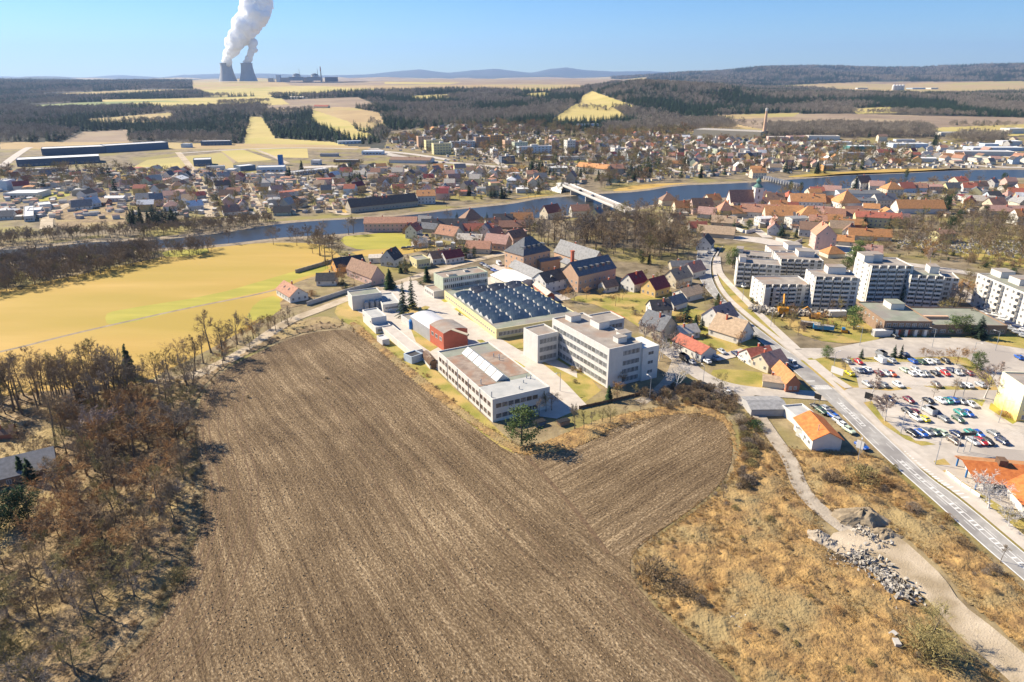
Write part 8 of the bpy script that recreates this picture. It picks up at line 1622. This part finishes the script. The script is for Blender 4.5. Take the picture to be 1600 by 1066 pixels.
# ---------------- cars ----------------
def loft(m, secs, mi=0):
    k = len(m.v); n = len(secs[0])
    for s in secs: m.v += s
    for j in range(len(secs) - 1):
        for i in range(n): m.f.append((k + j * n + i, k + j * n + (i + 1) % n, k + (j + 1) * n + (i + 1) % n, k + (j + 1) * n + i)); m.m.append(mi)
    m.f.append(tuple(k + i for i in range(n))[::-1]); m.m.append(mi); m.f.append(tuple(k + (len(secs) - 1) * n + i for i in range(n))); m.m.append(mi)
def car_body(van=False):
    m = MB(); W = .88
    X = [(-2.15, .45, .78, .80), (-2.05, .28, .92, .86), (-1.3, .22, .98, .9), (0, .2, .98, .9), (1.0, .22, .96, .9), (1.9, .28, .82, .86), (2.15, .4, .66, .76)] if not van else [(-2.6, .3, 1.1, .92), (-2.5, .25, 1.2, .95), (0, .22, 1.2, .98), (1.6, .25, 1.15, .97), (2.3, .3, 1.0, .92), (2.6, .4, .8, .85)]
    secs = []
    for x, z0, z1, w in X: secs.append([(x, -w, z0 + .1), (x, -w * .9, z0), (x, w * .9, z0), (x, w, z0 + .1), (x, w, z1 - .15), (x, w * .88, z1), (x, -w * .88, z1), (x, -w, z1 - .15)])
    loft(m, secs); return m
def cabin(van=False):
    g = MB(); r = MB()
    P = [(-1.75, .93, .78), (-1.35, 1.36, .62), (.25, 1.42, .62), (1.05, .95, .78)] if not van else [(-2.5, 1.15, .93), (-2.48, 2.2, .88), (1.3, 2.2, .86), (2.1, 1.12, .9)]
    a, b, c, d = P
    def sec(p): return [(p[0], -p[2], p[1]), (p[0], p[2], p[1])]
    lo = .93 if not van else 1.15
    g.quad((a[0], -a[2], lo), (a[0], a[2], lo), (b[0], b[2], b[1]), (b[0], -b[2], b[1])); g.f[-1] = g.f[-1][::-1]; g.quad((d[0], -d[2], lo), (d[0], d[2], lo), (c[0], c[2], c[1]), (c[0], -c[2], c[1]))
    for s in (-1, 1):
        q = [(a[0], s * a[2], lo), (d[0], s * d[2], lo), (c[0], s * c[2], c[1]), (b[0], s * b[2], b[1])]; g.quad(*(q if s < 0 else q[::-1]))
    r.box(b[0] + .02, c[0] - .02, -b[2] + .02, b[2] - .02, b[1] - .03, b[1] + .04)
    for s in (-1, 1):   # pillars
        for (p, q) in ((a, b), (d, c)): r.tube((p[0], s * p[2], lo), (q[0], s * q[2], q[1]), .05, .05, 4)
        r.tube((-.45, s * .72 if not van else s * .9, lo), (-.45, s * .63 if not van else s * .88, b[1]), .05, .05, 4)
    if van:
        r.box(-2.52, .4, -.95, .95, 1.1, 2.24)
    return g, r
WM = MB(); WM.tube((0, -.11, 0), (0, .11, 0), .32, .32, 14, 0, True); k0 = len(WM.v)
WM.tube((0, .10, 0), (0, .12, 0), .19, .19, 10, 1, True); WM.tube((0, -.10, 0), (0, -.12, 0), .19, .19, 10, 1, True)
wheel_me = WM.mesh('wheel', ['tyre', 'steel'])
PAINT = dict(white=(.72, .72, .70), silver=(.42, .43, .44), grey=(.20, .21, .22), black=(.015, .015, .018), navy=(.02, .035, .10), blue=(.02, .10, .42), red=(.45, .02, .02), maroon=(.16, .02, .03), yellow=(.72, .60, .02), teal=(.02, .25, .22), green=(.05, .10, .06), orange=(.55, .10, .02), brown=(.16, .12, .09), mint=(.50, .58, .42))
CB = {}; gl = [cabin(), cabin(True)]; GM = [gl[0][0].mesh('window', 'glass'), gl[1][0].mesh('window', 'glass')]
def car_mesh(c, van):
    if (c, van) not in CB:
        if 'p_' + c not in M: mk('p_' + c, PAINT[c], rough=.28, spec=.6)
        m = joined(car_body(van), gl[int(van)][1]); m.m = [0] * len(m.m); CB[(c, van)] = m.mesh('body', 'p_' + c)
    return CB[(c, van)]
LITE = MB(); LITE.box(2.02, 2.14, .5, .8, .6, .74); LITE.box(2.02, 2.14, -.8, -.5, .6, .74); lite_me = LITE.mesh('headlights', 'frame_white')
def car(px, py, c, label, ang=None, van=False, group=None, z=.42, far_=False, s=1.0):
    x, y = G(px, py, z); 
    if ang is None: a = G(px - 8, py - 5); b = G(px + 8, py + 5); ang = math.atan2(b[1] - a[1], b[0] - a[0]) + (math.pi if rt.random() < .5 else 0)
    t = thing('parked_van' if van else 'parked_car', label, 'van' if van else 'car', (x, y, z), ang, group); t.scale = (s, s, s)
    put('body', car_mesh(c, van), t); put('window', GM[int(van)], t)
    if not far_:
        wx = (-1.35, 1.35) if not van else (-1.7, 1.7)
        for xx in wx:
            for yy in (-.8, .8): put('wheel', wheel_me, t, (xx, yy, .32), 0)
        if not van: put('headlights', lite_me, t)
    return t
UP = 'cars in the upper car park'; LO = 'cars in the lower car park'
ROWS = [('back row of the upper car park', UP, [(1323, 566, 'silver'), (1341, 567, 'red'), (1375, 565, 'white'), (1393, 565, 'silver'), (1426, 566, 'blue'), (1440, 567, 'green'), (1450, 567, 'white'), (1461, 566, 'silver'), (1478, 566, 'black')]),
 ('middle row of the upper car park', UP, [(1327, 585, 'yellow'), (1340, 580, 'silver'), (1348, 581, 'navy'), (1355, 579, 'white'), (1373, 585, 'maroon'), (1385, 585, 'silver'), (1393, 586, 'orange'), (1413, 580, 'mint'), (1424, 585, 'white'), (1431, 579, 'silver'), (1437, 586, 'white'), (1447, 586, 'grey'), (1461, 585, 'black'), (1470, 580, 'white'), (1477, 585, 'red'), (1486, 580, 'navy'), (1495, 584, 'silver'), (1503, 583, 'brown'), (1514, 585, 'maroon')]),
 ('front row of the upper car park', UP, [(1355, 602, 'silver'), (1366, 603, 'brown'), (1380, 603, 'grey'), (1403, 603, 'white'), (1463, 603, 'brown'), (1499, 603, 'grey'), (1512, 604, 'white'), (1532, 603, 'silver')]),
 ('top row of the lower car park', LO, [(1372, 627, 'brown'), (1390, 626, 'navy'), (1420, 627, 'maroon'), (1450, 628, 'black'), (1470, 628, 'white'), (1480, 628, 'teal'), (1489, 627, 'blue'), (1502, 629, 'grey'), (1518, 634, 'silver')]),
 ('middle rows of the lower car park', LO, [(1418, 645, 'black'), (1429, 646, 'maroon'), (1431, 655, 'white'), (1443, 656, 'yellow'), (1451, 645, 'silver'), (1463, 647, 'navy'), (1474, 656, 'grey'), (1500, 647, 'teal'), (1512, 648, 'blue'), (1497, 657, 'green')]),
 ('bottom rows of the lower car park', LO, [(1425, 679, 'black'), (1439, 679, 'blue'), (1449, 677, 'grey'), (1459, 677, 'green'), (1471, 678, 'mint'), (1494, 680, 'navy'), (1490, 691, 'brown'), (1517, 679, 'teal'), (1528, 680, 'blue'), (1520, 692, 'silver'), (1532, 692, 'red'), (1543, 692, 'black'), (1552, 679, 'grey'), (1565, 691, 'navy')])]
for rn, gr, cs in ROWS:
    cc = {}
    for px, py, c in sorted(cs): cc.setdefault(c, []).append((px, py))
    for c, l in cc.items():
        for i, (px, py) in enumerate(l): car(px, py, c, ('only ' if len(l) == 1 else ['leftmost ', 'second ', 'third ', 'fourth '][i]) + c + ' car in the ' + rn + ('' if len(l) == 1 else ', counted from left'), group=gr, van=(px, py) in ((1375, 565), (1451, 645)))
for px, py, c, lab, van in ((1414, 556, 'navy', 'dark blue car behind the pair of spruces on the verge', False), (1376, 556, 'grey', 'grey van behind the upper car park hedge', True), (1275, 638, 'black', 'black car furthest up the workshop forecourt', False), (1283, 644, 'green', 'dark green car second up the workshop forecourt', False), (1290, 641, 'silver', 'silver car nearest the road on the workshop forecourt', False), (1296, 647, 'navy', 'navy car in the middle of the workshop forecourt', False), (1302, 652, 'blue', 'bright blue car on the workshop forecourt', False), (1310, 660, 'silver', 'silver car between the blue and the white on the forecourt', False), (1318, 667, 'white', 'white car on the workshop forecourt', False), (1326, 674, 'mint', 'pale green car lowest on the workshop forecourt', False),
    (1346, 699, 'blue', 'blue car standing alone on the gravel below the orange-roofed workshop', False), (1257, 684, 'white', 'white car in the weeds left of the workshop', False), (1265, 691, 'silver', 'silver wreck beside the lower left corner of the workshop', False), (1237, 571, 'white', 'white van driving on the main road before the zebra crossing', True), (1167, 517, 'red', 'red car behind the barn house by the main road', False), (1149, 554, 'navy', 'navy car beside the red one at the bungalow', False), (1156, 557, 'red', 'red car parked right of the red-roofed long bungalow', False), (1160, 562, 'white', 'white car below the red one at the bungalow', False), (1128, 551, 'silver', 'silver car at the end of the red-roofed long bungalow', False), (1104, 566, 'white', 'white car in front of the red-roofed long bungalow', False), (1119, 562, 'silver', 'light car beside the white one at the bungalow front', False),
    (1080, 567, 'silver', 'silver car on the street at the school corner', False), (1070, 563, 'black', 'dark van on the street at the school corner', True), (1135, 615, 'white', 'white car driving on the curved side street', False), (607, 484, 'white', 'white car in the works yard by the grey workshop', False), (780, 414, 'white', 'white van in the yard before the brewery', True), (826, 441, 'silver', 'silver car at the ochre brewery range', False), (834, 443, 'white', 'white car at the ochre brewery range', False), (1398, 527, 'black', 'dark car in front of the red shop doors', False), (1592, 560, 'blue', 'pale blue car at the right edge of the pale square', False), (1160, 468 - 20, 'white', 'white van beside the first apartment block', True)):
    car(px, py, c, lab, van=van)
for i, (px, py, c) in enumerate(((754, 414, 'navy'), (760, 417, 'silver'), (766, 421, 'black'), (772, 424, 'blue'), (778, 427, 'navy'), (783, 430, 'black'), (789, 433, 'grey'))): car(px, py, c, ORD[min(i, 5)].replace('from left', 'from the top') + ' %s car in the line behind the office block' % c, ang=R(-45), far_=True)
for i, (px, py, c) in enumerate(((632, 389, 'black'), (640, 388, 'grey'), (648, 387, 'silver'))): car(px, py, c, '%s car parked beyond the green meadow' % c, ang=R(5), far_=True)
for i, (px, py, c) in enumerate(((1093, 402, 'grey'), (1101, 399, 'silver'), (1108, 396, 'navy'), (1114, 392, 'white'), (1122, 390, 'black'))): car(px, py, c, '%s car queueing at the top bend of the main road' % c, ang=R(60), far_=True, z=.46)
for i in range(14): 
    px, py = 1535 + (i % 7) * 11, 482 + (i % 7) * 6 + (i // 7) * 9; car(px, py, rt.choice(['silver', 'grey', 'white', 'navy']), 'small car on the parking strip before the long white apartment block', ang=R(-50), far_=True, group='cars before the long white block')
for i in range(26):
    px, py = 690 + rt.random() * 90, 246 + rt.random() * 9; x, y, z = T(px, py)[0]; t = car(px, py, rt.choice(['silver', 'white', 'grey', 'red', 'navy']), 'tiny car in the far supermarket car park', ang=R(rt.choice([0, 90])), far_=True, group='tiny cars in the far car park')
# ---------------- lamp posts, boards, fences ----------------
def lamp(px, py, H, lab, ang=0.0, arm=1.6):
    t = thing('street_lamp', lab, 'street lamp', (*G(px, py), 0), ang, 'street lamps'); m = MB(); m.tube((0, 0, 0), (0, 0, H), .11, .07, 6); m.tube((0, 0, H), (arm, 0, H + .25), .06, .05, 5); m.build('pole', 'steel', t); m = MB(); m.box(arm - .1, arm + .7, -.15, .15, H + .15, H + .32); m.build('lamp_head', 'frame_white', t)
for px, py, H, lab in ((1015, 624, 8, 'street lamp at the shaded foot of the school'), (1301, 583, 8, 'street lamp left of the upper car park'), (1407, 680, 8, 'street lamp at the left end of the lower car park'), (1461, 727, 9, 'leaning lamp post on the small green corner by the supermarket'), (1434, 662, 8, 'lamp post among the cars of the lower car park'), (1560, 662, 8, 'lamp post near the footpath of the yellow building'), (1504, 622, 8, 'lamp post between the car parks at right'), (1456, 544, 8, 'lamp post on the pale square, left'), (1555, 549, 8, 'lamp post on the pale square, right'), (1518, 566, 8, 'lamp post near the spreading pine'), (1343, 541, 8, 'lamp post beside the white container'), (1562, 405, 10, 'tall lamp post on the wide street above the long white block'),
    (1098, 602, 7, 'lamp post at the bend of the side street'), (875, 612, 7, 'lamp post on the school lawn'), (1204, 512, 8, 'lamp post on the footpath beside the main road, upper'), (1160, 470, 8, 'lamp post on the footpath beside the main road, top'), (1340, 722, 8, 'lamp post by the workshop exit')): lamp(px, py, H, lab, rt.uniform(0, 6.28))
for px, py, w_, h_, c, lab, deg in ((1306, 592, 4.5, 2.4, 'frame_white', 'white billboard on the verge at the main road', -55), (1355, 632, 2.5, 2.2, 'black', 'dark billboard seen from behind at the lower car park corner', -50), (1276, 632, 2.2, 1.8, 'black', 'dark sign on a post at the workshop forecourt', -50), (1341, 710, 2.0, 2.4, 'frame_white', 'white and green sign at the workshop exit', -50)):
    t = thing('billboard', lab, 'billboard', (*G(px, py), .3), R(deg)); m = MB(); m.box(-w_ / 2, w_ / 2, -.06, .06, 1.6, 1.6 + h_); m.build('panel', c, t); m = MB(); m.tube((-w_ / 3, 0, 0), (-w_ / 3, 0, 1.7), .07, .07, 5); m.tube((w_ / 3, 0, 0), (w_ / 3, 0, 1.7), .07, .07, 5); m.build('post', 'steel', t)
t = thing('sign_frame', 'long dark sign frame behind the supermarket roof', 'sign', (*G(1505, 708), 0), R(2)); m = MB(); m.box(-2.3, 2.3, -.1, .1, 5.6, 6.6); m.build('panel', 'r_dark', t); m = MB(); [m.tube((x_, 0, 0), (x_, 0, 5.7), .1, .1, 5) for x_ in (-1.8, 0, 1.8)]; m.build('post', 'steel', t)
def fence(name, pts, h, mat, lab, cat='fence', th=.15, posts=0):
    P = [G(*p) for p in pts]; t = thing(name, lab, cat, (*P[0], 0)); o = P[0]; m = MB(); q = MB()
    for a, b in zip(P, P[1:]):
        d = Vector((b[0] - a[0], b[1] - a[1])); L_ = d.length; d.normalize(); nrm = Vector((-d.y, d.x)) * th / 2; A = Vector((a[0] - o[0], a[1] - o[1])); B2 = Vector((b[0] - o[0], b[1] - o[1]))
        c = [A - nrm, B2 - nrm, B2 + nrm, A + nrm]; m.prism([(v.x, v.y) for v in c], 0, h)
        for i in range(int(L_ / 3) + 1): p = A + d * min(3 * i, L_); q.box(p.x - .14, p.x + .14, p.y - .14, p.y + .14, 0, h + .15)
    m.build('panel', mat, t); q.build('post', mat, t)
fence('stone_wall', [(480, 478), (541, 458), (580, 447), (601, 441)], 2.0, 'concrete', 'grey block wall between the pink farmhouse yard and the street', 'wall', .3)
fence('stone_wall', [(462, 427), (500, 416), (530, 407), (556, 404)], 2.0, 'w_stone', 'old stone wall enclosing the meadow corner garden', 'wall', .4)
fence('stone_wall', [(1212, 376), (1240, 383), (1253, 378)], 2.2, 'w_white', 'white garden wall at the foot of the town', 'wall', .3)
fence('stone_wall', [(1150, 360), (1166, 365), (1180, 362)], 2.2, 'w_white', 'short white wall left of the town pine', 'wall', .3)
fence('stone_wall', [(1400, 303), (1480, 309), (1530, 312)], 1.8, 'w_cream', 'long cream wall in front of the yellow house', 'wall', .3)
fence('fence', [(1478, 742), (1500, 760), (1530, 780)], 1.4, 'w_white', 'white panel fence in front of the supermarket gable', 'fence', .1)
fence('fence', [(1560, 765), (1600, 795), (1640, 825)], 1.8, 'w_white', 'white panel fence at the right edge by the supermarket', 'fence', .1)
fence('fence', [(905, 640), (960, 628), (1000, 618)], 1.2, 'wood_dark', 'dark plank fence between the school lawn and the tree row', 'fence', .08)
# gravestones
m = MB(); r = random.Random(3); P = fill([(1400, 385), (1405, 366), (1480, 372), (1600, 378), (1640, 392), (1640, 408), (1500, 396)], 200, 600, 3.0, .3)
for x, y, z in P:
    if r.random() < .7: m.box(x - .5, x + .5, y - .15, y + .15, 0, r.uniform(.7, 1.3)); m.box(x - .5, x + .5, y - 1.4, y - .2, 0, .25)
tag(m.build('gravestones', 'concrete'), 'rows of pale gravestones under the cemetery trees', 'gravestones', kind='stuff')
# containers and skips by the works
for i, (px, py, c, lab) in enumerate(((842, 665, 'darkblue', 'dark blue skip at the right tree row'), (880, 664, 'w_brown', 'brown shed at the end of the works drive'), (1096, 607, 'steel', 'grey skip at the bend of the side street'))):
    t = thing('skip', lab, 'skip', (*G(px, py), 0), R(30)); m = MB(); m.prism([(-2, -1), (2, -1), (2, 1), (-2, 1)], .1, 1.6); m.v = [(x * (1 if z > .5 else .75), y, z) for x, y, z in m.v]; m.build('body', 'w_darkblue' if c == 'darkblue' else c, t); m = MB(); m.box(-2.05, 2.05, -1.08, 1.08, 1.55, 1.68); m.build('rim', 'black', t)
# ---------------- haze ----------------
hz = MB(); hz.box(-34000, 34000, -900, 25800, -60, 1150); o = hz.build('haze', [])
hm_ = bpy.data.materials.new('haze'); hm_.use_nodes = True; t = hm_.node_tree; t.nodes.remove(t.nodes['Principled BSDF']); pv = t.nodes.new('ShaderNodeVolumePrincipled'); pv.inputs['Color'].default_value = (.42, .62, 1.0, 1); pv.inputs['Density'].default_value = HAZE; pv.inputs['Anisotropy'].default_value = .2
t.links.new(pv.outputs[0], t.nodes['Material Output'].inputs['Volume']); o.data.materials.clear(); o.data.materials.append(hm_); tag(o, 'thin blue haze in the distance', 'haze', kind='stuff')
